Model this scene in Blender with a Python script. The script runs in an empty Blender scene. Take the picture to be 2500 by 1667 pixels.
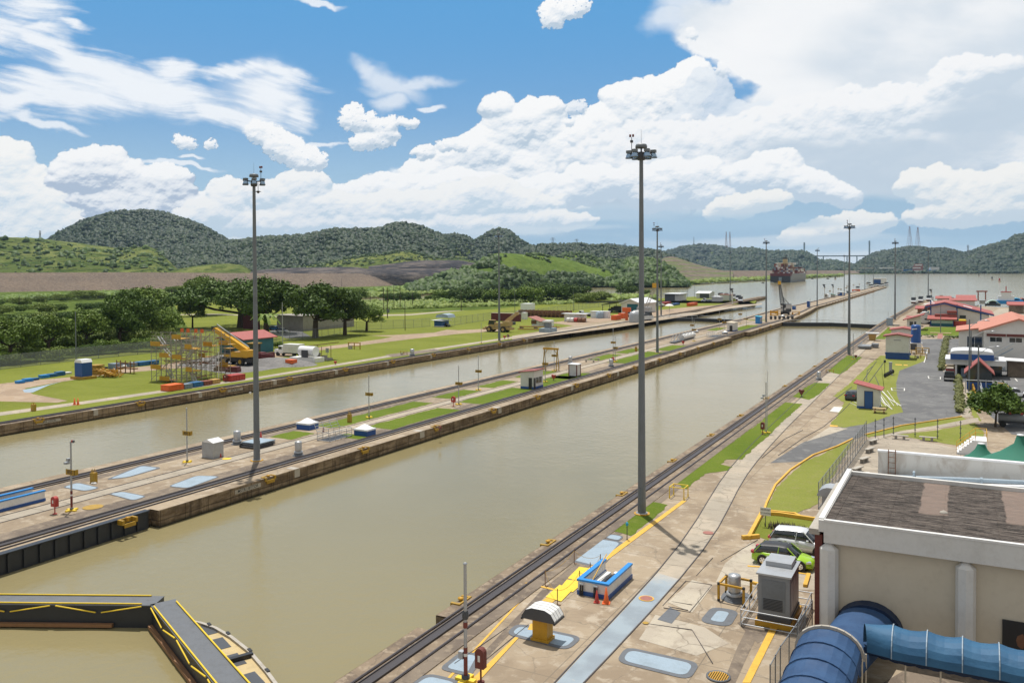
import bpy,math,random
import numpy as np
from mathutils import Vector,Matrix
random.seed(7);RNG=np.random.default_rng(7)
SC=bpy.context.scene
COL=SC.collection
rad=math.radians
# ------------------------------------------------------------------ camera
F,AX,AY,CH=2080.0,1250.0,697.0,21.0          # focal length and axis in photo pixels, eye height
_th,_p,_r=rad(27.98),rad(1.1),rad(-0.26)
FW=np.array([-math.sin(_th)*math.cos(_p),math.cos(_th)*math.cos(_p),-math.sin(_p)])
_rt=np.array([math.cos(_th),math.sin(_th),0.0]);_up=np.cross(_rt,FW)
RT=_rt*math.cos(_r) + _up*math.sin(_r)
UP=_up*math.cos(_r) - _rt*math.sin(_r)
def ray(px,py): return FW + RT*(px-AX)/F - UP*(py-AY)/F
def G(px,py,z=0.0):                                # photo pixel -> point at height z
    d=ray(px,py);t=(z-CH)/d[2];return np.array([0,0,CH]) + d*t
def PD(px,py,dep):                                 # photo pixel -> point at a given depth
    return np.array([0,0,CH]) + ray(px,py)*dep
def PR(p):
    q=np.array(p,float) - [0,0,CH];z=q@FW
    return AX+F*(q@RT)/z,AY-F*(q@UP)/z
def hgt(bx,by,ty,z=0.0):                          # height of an upright thing from its base pixel and top row
    b=G(bx,by,z);dep=(b-[0,0,CH])@FW
    lo,hi=0.0,900.0
    for _ in range(40):
        m=(lo+hi)/2
        if PR((b[0],b[1],z+m))[1]>ty: lo=m
        else: hi=m
    return lo
def gw(bx,by,w,z=0.0):                            # metres spanned by w pixels at that base
    b=G(bx,by,z);return w*((b-[0,0,CH])@FW)/F
cam_d=bpy.data.cameras.new('camera');cam=bpy.data.objects.new('camera',cam_d);COL.objects.link(cam)
cam.matrix_world=Matrix(((RT[0],UP[0],-FW[0],0),(RT[1],UP[1],-FW[1],0),(RT[2],UP[2],-FW[2],CH),(0,0,0,1)))
cam_d.sensor_width=36;cam_d.lens=36*F/2500;cam_d.shift_y=(AY-833.5)/2500
cam_d.clip_start=0.5;cam_d.clip_end=40000
SC.camera=cam
SC.render.resolution_x=1024;SC.render.resolution_y=682
SC.view_settings.view_transform = 'Standard';SC.view_settings.look = 'None'
SC.view_settings.exposure=0.0;SC.view_settings.gamma=1
# ------------------------------------------------------------------ sun
_s=(G(1567,1254) - G(1684,1344));SUNV=Vector((_s[0],_s[1],31.0)).normalized()
SUN_EL=math.asin(SUNV.z);SUN_AZ=math.atan2(SUNV.x,SUNV.y)
sun_d=bpy.data.lights.new('sun','SUN');sun_d.energy=4.4;sun_d.angle=rad(0.5);sun_d.color=(1.0,0.955,0.89)
sun=bpy.data.objects.new('sun',sun_d);COL.objects.link(sun)
sun.rotation_euler=SUNV.to_track_quat('Z','Y').to_euler();sun.location=(0,0,300)
# ------------------------------------------------------------------ node helpers
class N:
    def __init__(s,tree): s.t=tree;s.n=tree.nodes;s.l=tree.links
    def new(s,typ,**kw):
        o=s.n.new(typ)
        for k,v in kw.items(): setattr(o,k,v)
        return o
    def put(s,sock,v):
        if v is None: return
        if isinstance(v,bpy.types.NodeSocket): s.l.new(v,sock)
        else:
            if sock.type in ('VECTOR',) and isinstance(v,(int,float)): v=(v,v,v)
            if sock.type == 'RGBA' and len(v)==3: v=(*v,1)
            sock.default_value=v
    def m(s,op,a,b=None,c=None,clamp=False):
        o=s.new('ShaderNodeMath',operation=op,use_clamp=clamp)
        s.put(o.inputs[0],a);s.put(o.inputs[1],b);s.put(o.inputs[2],c);return o.outputs[0]
    def vm(s,op,a,b=None):
        o=s.new('ShaderNodeVectorMath',operation=op);s.put(o.inputs[0],a);s.put(o.inputs[1],b);return o.outputs[0]
    def xyz(s,x,y,z=0.0):
        o=s.new('ShaderNodeCombineXYZ');s.put(o.inputs[0],x);s.put(o.inputs[1],y);s.put(o.inputs[2],z);return o.outputs[0]
    def sep(s,v):
        o=s.new('ShaderNodeSeparateXYZ');s.put(o.inputs[0],v);return o.outputs
    def noise(s,vec,scale=1.0,detail=4,rough=0.5,dist=0.0,lac=2.0,col=False):
        o=s.new('ShaderNodeTexNoise');s.put(o.inputs['Vector'],vec);s.put(o.inputs['Scale'],scale)
        o.inputs['Detail'].default_value=detail;o.inputs['Roughness'].default_value=rough
        o.inputs['Distortion'].default_value=dist;o.inputs['Lacunarity'].default_value=lac
        return o.outputs['Color' if col else 'Fac']
    def vor(s,vec,scale=1.0,detail=0,rough=0.5,smooth=None,rnd=1.0,out='Distance',feature=None):
        o=s.new('ShaderNodeTexVoronoi');o.feature=feature or ('SMOOTH_F1' if smooth is not None else 'F1')
        s.put(o.inputs['Vector'],vec);s.put(o.inputs['Scale'],scale)
        if feature is None:
            o.inputs['Detail'].default_value=detail;o.inputs['Roughness'].default_value=rough
        if smooth is not None: o.inputs['Smoothness'].default_value=smooth
        o.inputs['Randomness'].default_value=rnd
        return o.outputs[out]
    def ss(s,v,a,b,lo=0.0,hi=1.0,lin=False):
        o=s.new('ShaderNodeMapRange');o.interpolation_type = 'LINEAR' if lin else 'SMOOTHSTEP'
        s.put(o.inputs[0],v);s.put(o.inputs[1],a);s.put(o.inputs[2],b);s.put(o.inputs[3],lo);s.put(o.inputs[4],hi)
        return o.outputs[0]
    def mix(s,f,a,b,mode='MIX'):
        o=s.new('ShaderNodeMix');o.data_type = 'RGBA';o.blend_type=mode
        s.put(o.inputs[0],f);s.put(o.inputs[6],a);s.put(o.inputs[7],b);return o.outputs[2]
    def grey(s,v):
        o=s.new('ShaderNodeCombineColor');[s.put(o.inputs[i],v) for i in range(3)];return o.outputs[0]
    def ramp(s,v,stops):
        o=s.new('ShaderNodeValToRGB');e=o.color_ramp.elements
        while len(e)<len(stops): e.new(0.5)
        for i,(p,c) in enumerate(stops): e[i].position=p;e[i].color=(*c,1) if len(c)==3 else c
        s.put(o.inputs[0],v);return o.outputs[0]
# ------------------------------------------------------------------ world: sky texture with procedural clouds
W=bpy.data.worlds.new('World');SC.world=W;W.use_nodes=True
w=N(W.node_tree);w.n.clear()
def azel(px,py):
    d=ray(px,py);d=d/np.linalg.norm(d)
    return math.atan2(d[0],d[1]),math.asin(d[2])
tc=w.new('ShaderNodeTexCoord').outputs['Generated']
sx,sy,sz=w.sep(tc)
sky=w.new('ShaderNodeTexSky');sky.sky_type = 'NISHITA';sky.sun_disc=False
sky.sun_elevation=SUN_EL;sky.sun_rotation=SUN_AZ;sky.air_density=1.0;sky.dust_density=0.6;sky.ozone_density=2.0
U_=w.m('ARCTAN2',sx,sy);V_=w.m('ARCSINE',sz)
UV=w.xyz(U_,V_,0.0)
def blobs(vec,lst):
    out=None
    for (px,py,rx,ry,rot) in lst:
        a,e=azel(px,py)
        mp=w.new('ShaderNodeMapping',vector_type='TEXTURE')
        w.put(mp.inputs[0],vec);mp.inputs[1].default_value=(a,e,0)
        mp.inputs[2].default_value=(0,0,rad(rot));mp.inputs[3].default_value=(rx/F,ry/F,1)
        g=w.new('ShaderNodeTexGradient',gradient_type='SPHERICAL');w.put(g.inputs[0],mp.outputs[0])
        out=g.outputs['Fac'] if out is None else w.m('MAXIMUM',out,g.outputs['Fac'])
    return out
def off(vec,du,dv): return w.vm('ADD',vec,(du/F,dv/F,0))
K=10.0                                             # world strength is 1/K
def C(r,g,b): return (r*K,g*K,b*K)
# --- clear sky: the Nishita colour, deepened towards the zenith and paled near the horizon
base=w.mix(1.0,sky.outputs[0],(0.80,1.02,1.16,1),'MULTIPLY')
base=w.mix(w.ss(V_,0.0,0.32,0.0,0.55),base,C(0.085,0.345,0.74))
base=w.mix(w.ss(V_,0.17,-0.02,0.0,0.62),base,C(0.42,0.64,0.84))
# --- cirrus: streaked noise
def cirrus(col,lst,amp,lo,hi,rot=-8,sx_=6,sy_=40,opac=0.93,seed=0.0,det=7):
    mp=w.new('ShaderNodeMapping');w.put(mp.inputs[0],UV);mp.inputs[1].default_value=(seed,0,0);mp.inputs[2].default_value=(0,0,rad(rot));mp.inputs[3].default_value=(sx_,sy_,1)
    n=w.noise(mp.outputs[0],1.0,det,0.6,0.8)
    d=w.m('ADD',blobs(UV,lst),w.m('MULTIPLY',w.m('SUBTRACT',n,0.5),amp))
    return w.mix(w.m('MULTIPLY',w.ss(d,lo,hi),opac),base,col)
# ------------------------------------------------------------------ clouds, worked out on an azimuth/elevation grid
def azel(px,py):
    d=ray(px,py);d=d/np.linalg.norm(d)
    return math.atan2(d[0],d[1]),math.asin(d[2])
SU0,SU1,SV0,SV1=-1360.0,1360.0,-30.0,790.0    # grid limits in (radians times F), azimuth counted from the camera heading
SKW,SKH=1500,500
us=np.linspace(SU0,SU1,SKW);vs=np.linspace(SV0,SV1,SKH)
UU0,VV0=np.meshgrid(us,vs)                          # row 0 = lowest
def uvpix(px,py):
    a,e=azel(px,py);return (a+_th)*F,e*F,math.cos(a+_th)**2
def gnoise(x,y,seed):                               # gradient noise, -1..1
    r=np.random.default_rng(seed);n=256
    ang=r.random((n,n))*2*np.pi;gx,gy=np.cos(ang),np.sin(ang)
    xi=np.floor(x).astype(int);yi=np.floor(y).astype(int);xf=x-xi;yf=y-yi
    u=xf**3*(xf*(xf*6-15)+10);v=yf**3*(yf*(yf*6-15)+10)
    def g(i,j):
        a=(xi+i) % n;b=(yi+j) % n
        return gx[a,b]*(xf-i)+gy[a,b]*(yf-j)
    return ((g(0,0)*(1-u)+g(1,0)*u)*(1-v)+(g(0,1)*(1-u)+g(1,1)*u)*v)*1.5
def fbm(x,y,seed,octv=6,rough=0.5,billow=False):
    s=0;a=1;t=0
    for i in range(octv):
        k=gnoise(x*2**i+17.3*i,y*2**i-9.1*i,seed+i)
        s=s+a*(np.abs(k)*2-0.6 if billow else k);t+=a;a *= rough
    return s/t
def sst(x,a,b):
    t=np.clip((x-a)/(b-a),0,1);return t*t*(3-2*t)
def blobf(lst,U,V):
    out=np.full(U.shape,-2.0)
    for (px,py,rx,ry,rot) in lst:
        u0,v0,k=uvpix(px,py);c,s=math.cos(rad(rot)),math.sin(rad(rot))
        dx,dy=U-u0,V-v0
        q=1-np.sqrt(((dx*c+dy*s)/(rx*k))**2+((-dx*s+dy*c)/ry)**2)
        out=np.maximum(out,q)
    return out
def lerp(a,b,t): return a+(b-a)*t[...,None]
def make_clouds():
    RGB=np.zeros((SKH,SKW,3));AL=np.zeros((SKH,SKW));du=us[1]-us[0];dv=vs[1]-vs[0]
    def crop(lst,mg=70):
        q=[(uvpix(a,b),c,d,e) for a,b,c,d,e in lst]
        ex=[max(c*k,d*abs(math.sin(rad(e)))) for (u,v,k),c,d,e in q];ey=[max(d,c*abs(math.sin(rad(e)))) for (u,v,k),c,d,e in q]
        j0=int(max(0,(min(p[0][0]-x for p,x in zip(q,ex))-mg-SU0)/du));j1=int(min(SKW,(max(p[0][0]+x for p,x in zip(q,ex))+mg-SU0)/du))
        i0=int(max(0,(min(p[0][1]-y for p,y in zip(q,ey))-mg-SV0)/dv));i1=int(min(SKH,(max(p[0][1]+y for p,y in zip(q,ey))+mg-SV0)/dv))
        return (slice(i0,i1),slice(j0,j1))
    def over(S,col,m):
        col=np.broadcast_to(np.array(col,float),m.shape+(3,))
        a_=AL[S];o=m+a_*(1-m);o_=np.maximum(o,1e-6)
        RGB[S]=(col*m[...,None]+RGB[S]*(a_*(1-m))[...,None])/o_[...,None];AL[S]=o
    WX0=fbm(UU0/260,VV0/200,50,5)*55;WY0=fbm(UU0/240,VV0/200,60,5)*45
    wx0=fbm(UU0/60,VV0/45,70,5)*16;wy0=fbm(UU0/60,VV0/45,80,5)*14
    G_=lambda S: (UU0[S],VV0[S],WX0[S],WY0[S],wx0[S],wy0[S])
    def cirrus(lst,sx,sy,rot,amp,lo,hi,op,seed,col=(0.90,0.935,0.975)):
        S=crop(lst);UU,VV,WX,WY,wx,wy=G_(S);c,s=math.cos(rad(rot)),math.sin(rad(rot))
        a=UU*c+VV*s;b=-UU*s+VV*c + fbm(UU/300,VV/200,seed+9,3)*40
        n=fbm(a/sx,b/sy,seed,8,0.62);n2=fbm(a/(sx*2.2),b/(sy*2.4),seed+30,4,0.5)
        d=blobf(lst,UU+WX*0.9+wx,VV+WY*0.8+wy)+n*amp+n2*amp*0.6
        over(S,col,sst(d,lo,hi)*op)
    cirrus([(60,0,150,80,6),(-40,80,230,60,0),(90,72,130,20,6),(170,60,60,14,0)],120,13,-8,0.62,0.0,0.95,0.97,101)
    cirrus([(100,110,150,30,-20),(190,150,150,46,-24),(320,200,330,62,-12),(160,235,280,56,2),(420,165,90,36,-6),(590,175,160,26,2),(700,190,120,26,-10),(380,235,240,50,-10),(660,240,90,80,0),(560,285,240,34,-14),(40,250,200,36,4),(720,280,60,40,0)],150,16,-7,0.55,-0.02,0.78,0.98,131)
    cirrus([(650,235,150,100,0),(330,215,330,70,-10)],200,40,-10,0.25,0.0,1.1,0.7,151)
    cirrus([(905,165,70,30,-30),(960,200,120,40,-30),(1010,210,140,22,0),(960,245,55,34,0),(1655,10,90,50,0),(1640,55,95,40,10),(1710,68,110,16,0)],120,40,-12,0.22,0.0,0.8,0.72,171)
    cirrus([(120,303,120,11,-8),(430,402,160,8,-5),(760,342,110,8,4),(1058,276,50,9,0),(780,4,60,9,0),(470,385,50,5,0),(1000,420,70,16,0)],120,12,-4,0.20,0.0,0.5,0.85,181)
    # high pale sheet, upper right
    L=[(2200,40,640,190,0),(2420,200,600,260,0),(1960,90,260,110,0),(1810,110,190,60,-8),(1880,160,170,60,-24),(2000,60,200,160,45),(2450,420,400,320,0),(2080,250,320,110,0),(1960,330,420,70,0),(2100,350,500,100,0),(1700,105,60,22,-10)]
    S=crop(L);UU,VV,WX,WY,wx,wy=G_(S);U1,V1=UU+WX*0.5+wx,VV+WY*0.5+wy
    n=fbm(UU/110,VV/90,201,8,0.55)
    d=blobf(L,UU+WX*0.5+wx,VV+WY*0.5+wy)+n*0.22
    t=fbm(UU/330,VV/150+U1/900,220,7,0.52)
    c=lerp(np.array([0.70,0.77,0.84]),np.array([0.90,0.92,0.94]),sst(t-0.0*VV,-0.42,0.28))
    sh=sst(blobf([(2480,230,460,200,10),(2300,330,700,120,0)],U1,V1),0.0,0.9)
    c=lerp(c,np.array([0.62,0.71,0.80]),sh*0.65)
    edge=sst(blobf([(1900,60,420,160,30),(1820,150,260,80,-20),(1950,220,250,60,-15)],UU,VV),0.0,0.8)
    c=lerp(c,np.array([0.96,0.965,0.97]),edge*0.8)
    over(S,c,sst(d,0.02,0.20))
    def deck(lst,seed,col,op,lo=0.0,hi=0.6,amp=0.4):
        S=crop(lst);UU,VV,WX,WY,wx,wy=G_(S);n=fbm(UU/260,VV/50,seed,7,0.55)
        over(S,col,sst(blobf(lst,UU+WX,VV+WY*0.4)+n*amp,lo,hi)*op)
    def cumulus(lst,seed,rmax=46,rmin=5,n=2600,warp=1.0,lowc=(0.50,0.61,0.72),midc=(0.80,0.85,0.90),topc=(0.985,0.985,0.98),big=1.0,bias=0.0,op=1.0,edge=3.6,thin=0.06):
        S=crop(lst,60);UU,VV,WX,WY,wx,wy=G_(S);h_,w_=UU.shape;us_=UU[0];vs_=VV[:,0]
        r_=np.random.default_rng(seed)
        B=blobf(lst,UU+(WX*0.35+wx*0.8)*warp,VV+(WY*0.30+wy*0.8)*warp)+fbm(UU/60,VV/50,seed+1,6,0.68)*0.42*warp
        ii,jj=np.nonzero(B>thin)
        if len(ii)==0: return
        Z=np.zeros(UU.shape);n=int(n*2.4)
        pick=r_.integers(0,len(ii),n);lift=r_.random(n)*np.linspace(0.25,1.0,n)
        for q,p in enumerate(pick):
            i,j=ii[p],jj[p];b=B[i,j]
            R=rmin*0.8+(rmax-rmin)*0.75*(1-q/n)**2.2
            R=min(R,max(rmin*0.8,b*rmax*1.5+rmin*0.4))
            a0,a1=max(0,int(i-R/dv-1)),min(h_,int(i+R/dv+2));b0,b1=max(0,int(j-R/du-1)),min(w_,int(j+R/du+2))
            yy=(vs_[a0:a1]-vs_[i])[:,None];xx=(us_[b0:b1]-us_[j])[None,:]
            yy=np.where(yy<0,yy*1.45,yy*0.95)
            d2=1-(xx*xx+yy*yy)/(R*R)
            z=np.sqrt(np.maximum(d2,0))*R*0.95+min(b,0.6)*rmax*0.8+lift[q]*rmax*0.75
            Z[a0:a1,b0:b1]=np.maximum(Z[a0:a1,b0:b1],z*(d2>0))
        def blur(a,k):
            for _ in range(2):
                c_=np.cumsum(np.pad(a,((k+1,k),(0,0)),'edge'),0);a=(c_[2*k+1:]-c_[:-2*k-1])/(2*k+1)
                c_=np.cumsum(np.pad(a,((0,0),(k+1,k)),'edge'),1);a=(c_[:,2*k+1:]-c_[:,:-2*k-1])/(2*k+1)
            return a
        # break the round outlines with a small turbulent displacement
        am=7.0*min(1.0,rmax/24+0.2)
        tx=fbm(UU/24,VV/24,seed+6,6,0.72)*am*1.5;ty=fbm(UU/24,VV/24,seed+7,6,0.72)*am*1.5
        ai=np.clip((np.arange(h_)[:,None]+ty/dv).round().astype(int),0,h_-1);aj=np.clip((np.arange(w_)[None,:]+tx/du).round().astype(int),0,w_-1)
        Z=blur(Z[ai,aj],1);M=(Z>1.0).astype(float)
        Z=Z+fbm(UU/24,VV/20,seed+2,6,0.72)*8.0*M
        Zs=Z;gy,gx=np.gradient(Zs,dv,du)
        Zm=blur(Z,3);my,mx=np.gradient(Zm,dv,du)
        Zb=blur(Z,11);by,bx=np.gradient(Zb,dv,du)
        lam=(-gy*0.80+gx*0.16+0.42)/np.sqrt(1+gx*gx+gy*gy)
        lamm=(-my*0.85+mx*0.16+0.35)/np.sqrt(1+mx*mx+my*my)
        lam2=(-by*0.9+bx*0.1+0.30)/np.sqrt(1+bx*bx+by*by)
        cav=np.clip((Zb-Zs)/10,0,1)
        tot=0.42*lam+0.62*lamm+0.60*lam2*big+0.0+bias+fbm(UU/150,VV/60,seed+5,5)*0.26-cav*0.25
        c=lerp(np.array(lowc),np.array(midc),sst(tot,0.05,0.62));c=lerp(c,np.array(topc),sst(tot,0.50,1.10))
        m=blur(M,2)
        m=sst(m+fbm(UU/15,VV/12,seed+3,6,0.75)*0.62*edge/3*sst(blur(M,4),0.0,0.35),0.36,0.66)*op
        over(S,c,m)
    deck([(500,580,1100,70,0),(100,520,300,120,0),(900,560,500,90,0)],299,(0.76,0.84,0.89),0.92,0.0,0.5)
    deck([(1900,560,900,150,0),(2300,500,700,200,0),(1300,590,700,90,0)],301,(0.74,0.82,0.88),0.95)
    cumulus([(1690,200,42,44,0),(1650,235,60,50,0),(1600,290,110,90,0),(1520,240,48,26,0),(1545,270,70,60,0),(1500,330,100,70,0),(1440,345,90,50,0),(1550,380,170,90,0),(1340,275,42,24,0),(1310,300,80,50,0),(1215,275,40,18,0),(1250,320,70,60,0),(1200,370,90,50,0),(1130,400,90,44,0),(1060,430,80,38,0),(1380,380,150,70,0),(1300,430,260,80,0),(1550,450,240,80,0)],401,40,5,3600,bias=0.08)
    cumulus([(960,460,90,36,0),(890,470,60,26,0),(1010,480,150,50,0),(1120,470,150,50,0),(860,510,150,40,0),(745,440,40,24,0),(720,470,80,34,0),(660,490,70,36,0),(790,490,90,36,0),(550,470,42,30,0),(540,510,80,40,0),(620,540,140,40,0),(1000,540,300,50,0),(1250,500,200,60,0)],411,26,4,3400,bias=0.0)
    cumulus([(1720,270,70,90,0),(1780,310,90,60,0),(1880,290,60,34,0),(1700,330,90,80,0)],421,30,5,700,lowc=(0.60,0.70,0.80),midc=(0.72,0.79,0.87),topc=(0.83,0.88,0.93),op=0.85)
    cumulus([(1900,330,330,70,12),(2100,300,300,62,10),(2250,280,170,45,0),(1750,400,420,110,0),(2050,370,330,70,8),(2350,190,110,36,14),(2300,225,90,26,10),(2440,180,70,24,10),(2350,400,300,60,0)],431,40,5,2000,bias=0.04,lowc=(0.62,0.71,0.80),midc=(0.80,0.85,0.90),topc=(0.95,0.955,0.96),edge=4.5,big=0.8)
    deck([(2150,390,330,80,0),(2050,440,460,60,4),(2300,460,400,70,0),(2420,300,260,120,20),(1950,380,200,50,0)],305,(0.56,0.66,0.76),0.9)
    cumulus([(10,400,80,60,0),(30,470,110,80,0),(90,500,110,60,0),(140,560,140,40,0),(0,560,200,50,0)],441,34,5,1400,bias=0.10,topc=(0.97,0.965,0.94),midc=(0.82,0.87,0.90),lowc=(0.60,0.72,0.82))
    cumulus([(230,415,120,40,0),(250,390,50,28,0),(300,440,120,36,-10),(400,460,90,50,-10),(200,440,90,26,0),(330,500,170,50,0)],451,28,4,1200,lowc=(0.44,0.53,0.66),midc=(0.80,0.84,0.89))
    deck([(1650,560,600,50,0),(1500,530,380,26,0),(1950,520,520,46,2),(2350,565,500,46,0),(1250,590,560,30,0)],311,(0.33,0.52,0.69),0.88,0.0,0.55)
    deck([(1450,520,340,30,0),(1050,565,420,22,0)],316,(0.55,0.68,0.79),0.7,0.0,0.6)
    cumulus([(1900,420,70,45,0),(1960,450,110,38,-10),(1850,440,80,36,0),(1720,440,80,50,0),(1650,440,80,50,0),(1560,450,90,45,0),(1440,450,90,50,0),(1350,470,110,42,0),(1590,480,90,30,0),(1740,480,70,22,0),(2055,478,44,20,0)],461,30,4,2200,bias=0.06,lowc=(0.55,0.66,0.77))
    cumulus([(560,485,60,40,0),(530,520,90,34,0),(740,460,70,40,0),(680,480,90,36,0),(750,510,110,34,0),(860,510,110,36,0),(980,505,120,38,0),(1080,500,100,36,0),(1190,480,110,42,0),(1260,500,120,36,0),(700,550,200,30,0),(900,555,180,28,0),(1130,550,160,24,0),(1300,540,160,22,0),(480,540,60,24,0)],471,26,4,2600,lowc=(0.58,0.70,0.80),topc=(0.955,0.955,0.94),bias=0.02)
    cumulus([(2330,470,140,40,0),(2260,450,80,30,0),(2400,500,160,36,-8),(2470,460,80,50,0),(2350,525,150,22,0),(1820,505,120,20,6),(2050,560,150,26,8)],481,28,4,1300,topc=(0.965,0.955,0.92),midc=(0.84,0.87,0.88),lowc=(0.62,0.72,0.80),bias=0.05,edge=4)
    deck([(1500,610,1100,22,0),(2300,600,700,30,0),(1750,545,400,22,0)],321,(0.42,0.60,0.75),0.7,0.0,0.6)
    deck([(1900,585,420,16,0),(1300,560,260,12,0),(900,590,500,16,0)],326,(0.72,0.80,0.86),0.6,0.0,0.6)
    cumulus([(862,275,26,20,0),(885,290,52,20,0),(940,300,44,14,0),(1000,305,26,9,0),(905,342,62,20,0),(940,328,34,16,0)],491,15,3,420,bias=0.25,warp=1.3,edge=7)
    cumulus([(1035,378,26,15,0),(1105,362,42,14,0),(1015,375,14,7,0)],496,11,3,160,bias=0.25,warp=1.3,edge=7)
    cumulus([(450,343,30,14,-20),(524,349,12,8,0)],501,10,3,90,bias=0.25,warp=1.3,edge=7)
    cumulus([(630,325,34,20,-20),(690,350,70,28,-20),(755,380,50,26,-14),(720,372,70,26,-20)],506,19,3,420,bias=0.3,warp=1.3,edge=7)
    cumulus([(1375,18,56,22,0),(1350,38,26,20,0),(1410,12,34,18,0)],511,14,3,300,bias=0.3,warp=1.3,edge=7)
    cumulus([(1690,90,18,16,20),(1762,172,18,14,0),(1412,262,30,18,0),(1394,300,10,8,0)],516,9,3,160,bias=0.2,warp=1.3,edge=7,op=0.85)
    UU,VV=UU0,VV0
    fade=sst(UU,SU0,SU0+160)*sst(-UU,-SU1,-SU1+160)*sst(-VV,-SV1,-SV1+120)
    return np.clip(RGB,0,1.2),AL*fade
def cloud_mesh():
    rgb,al=make_clouds()
    e=VV0/F;a=UU0/F-_th;R=18000.0
    co=np.stack([np.sin(a)*np.cos(e)*R,np.cos(a)*np.cos(e)*R,np.sin(e)*R+CH],-1).reshape(-1,3)
    idx=np.arange(SKW*SKH).reshape(SKH,SKW)
    f=np.stack([idx[:-1,:-1],idx[:-1,1:],idx[1:,1:],idx[1:,:-1]],-1).reshape(-1,4)
    keep=(al.reshape(-1)[f]>0.004).any(1);f=f[keep]
    me=bpy.data.meshes.new('sky');me.vertices.add(len(co));me.vertices.foreach_set('co',co.ravel().astype(np.float32))
    me.loops.add(f.size);me.loops.foreach_set('vertex_index',f.ravel().astype(np.int32))
    me.polygons.add(len(f));me.polygons.foreach_set('loop_start',np.arange(0,f.size,4,dtype=np.int32))
    me.update(calc_edges=True)
    at=me.color_attributes.new('cloud','FLOAT_COLOR','POINT')
    at.data.foreach_set('color',np.concatenate([rgb,al[...,None]],-1).reshape(-1).astype(np.float32))
    m=bpy.data.materials.new('clouds');m.use_nodes=True;k=N(m.node_tree);k.n.clear()
    at_=k.new('ShaderNodeAttribute');at_.attribute_name = 'cloud'
    em=k.new('ShaderNodeEmission');k.put(em.inputs[0],at_.outputs['Color'])
    tr=k.new('ShaderNodeBsdfTransparent');mx=k.new('ShaderNodeMixShader')
    k.put(mx.inputs[0],at_.outputs['Alpha']);k.l.new(tr.outputs[0],mx.inputs[1]);k.l.new(em.outputs[0],mx.inputs[2])
    o=k.new('ShaderNodeOutputMaterial');k.l.new(mx.outputs[0],o.inputs[0])
    m.cycles.emission_sampling = 'NONE';m.use_backface_culling=False
    me.materials.append(m)
    ob=bpy.data.objects.new('sky',me);COL.objects.link(ob);ob['kind'] = 'structure'
cloud_mesh()
W=bpy.data.worlds.new('World');SC.world=W;W.use_nodes=True
w=N(W.node_tree);w.n.clear()
tc=w.new('ShaderNodeTexCoord').outputs['Generated']
sz=w.sep(tc)[2];V_=w.m('ARCSINE',sz)
sky=w.new('ShaderNodeTexSky');sky.sky_type = 'NISHITA';sky.sun_disc=False
sky.sun_elevation=SUN_EL;sky.sun_rotation=SUN_AZ;sky.air_density=1.0;sky.dust_density=0.6;sky.ozone_density=2.0
K=10.0                                             # world strength is 1/K
def C(r,g,b): return (r*K,g*K,b*K)
base=w.mix(w.ss(V_,0.0,0.32,0.10,0.85),sky.outputs[0],C(0.095,0.365,0.72))
base=w.mix(w.ss(V_,0.19,-0.01,0.0,0.85),base,C(0.40,0.62,0.82))
hv=w.new('ShaderNodeVectorMath',operation='DOT_PRODUCT');w.put(hv.inputs[0],tc);hv.inputs[1].default_value=(-math.sin(_th),math.cos(_th),0);front=w.m('DIVIDE',hv.outputs['Value'],w.m('COSINE',V_))
gen=w.noise(w.vm('MULTIPLY',tc,(2.2,2.2,4.0)),1.6,4,0.55)
base=w.mix(w.m('MULTIPLY',w.m('MULTIPLY',w.ss(gen,0.30,0.52),w.m('MAXIMUM',w.ss(V_,0.37,0.55),w.ss(front,0.80,0.72))),0.95),base,C(0.66,0.62,0.56))
base=w.mix(w.ss(V_,-0.03,-0.005),C(0.25,0.30,0.30),base)
bg=w.new('ShaderNodeBackground');w.put(bg.inputs[0],base);bg.inputs[1].default_value=1/K
wo=w.new('ShaderNodeOutputWorld');w.l.new(bg.outputs[0],wo.inputs[0])
W.cycles.sampling_method = 'MANUAL';W.cycles.sample_map_resolution=512
SC.cycles.max_bounces=5;SC.cycles.diffuse_bounces=2;SC.cycles.glossy_bounces=3;SC.cycles.transparent_max_bounces=12
SC.cycles.volume_bounces=0;SC.cycles.caustics_reflective=False;SC.cycles.caustics_refractive=False
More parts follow.
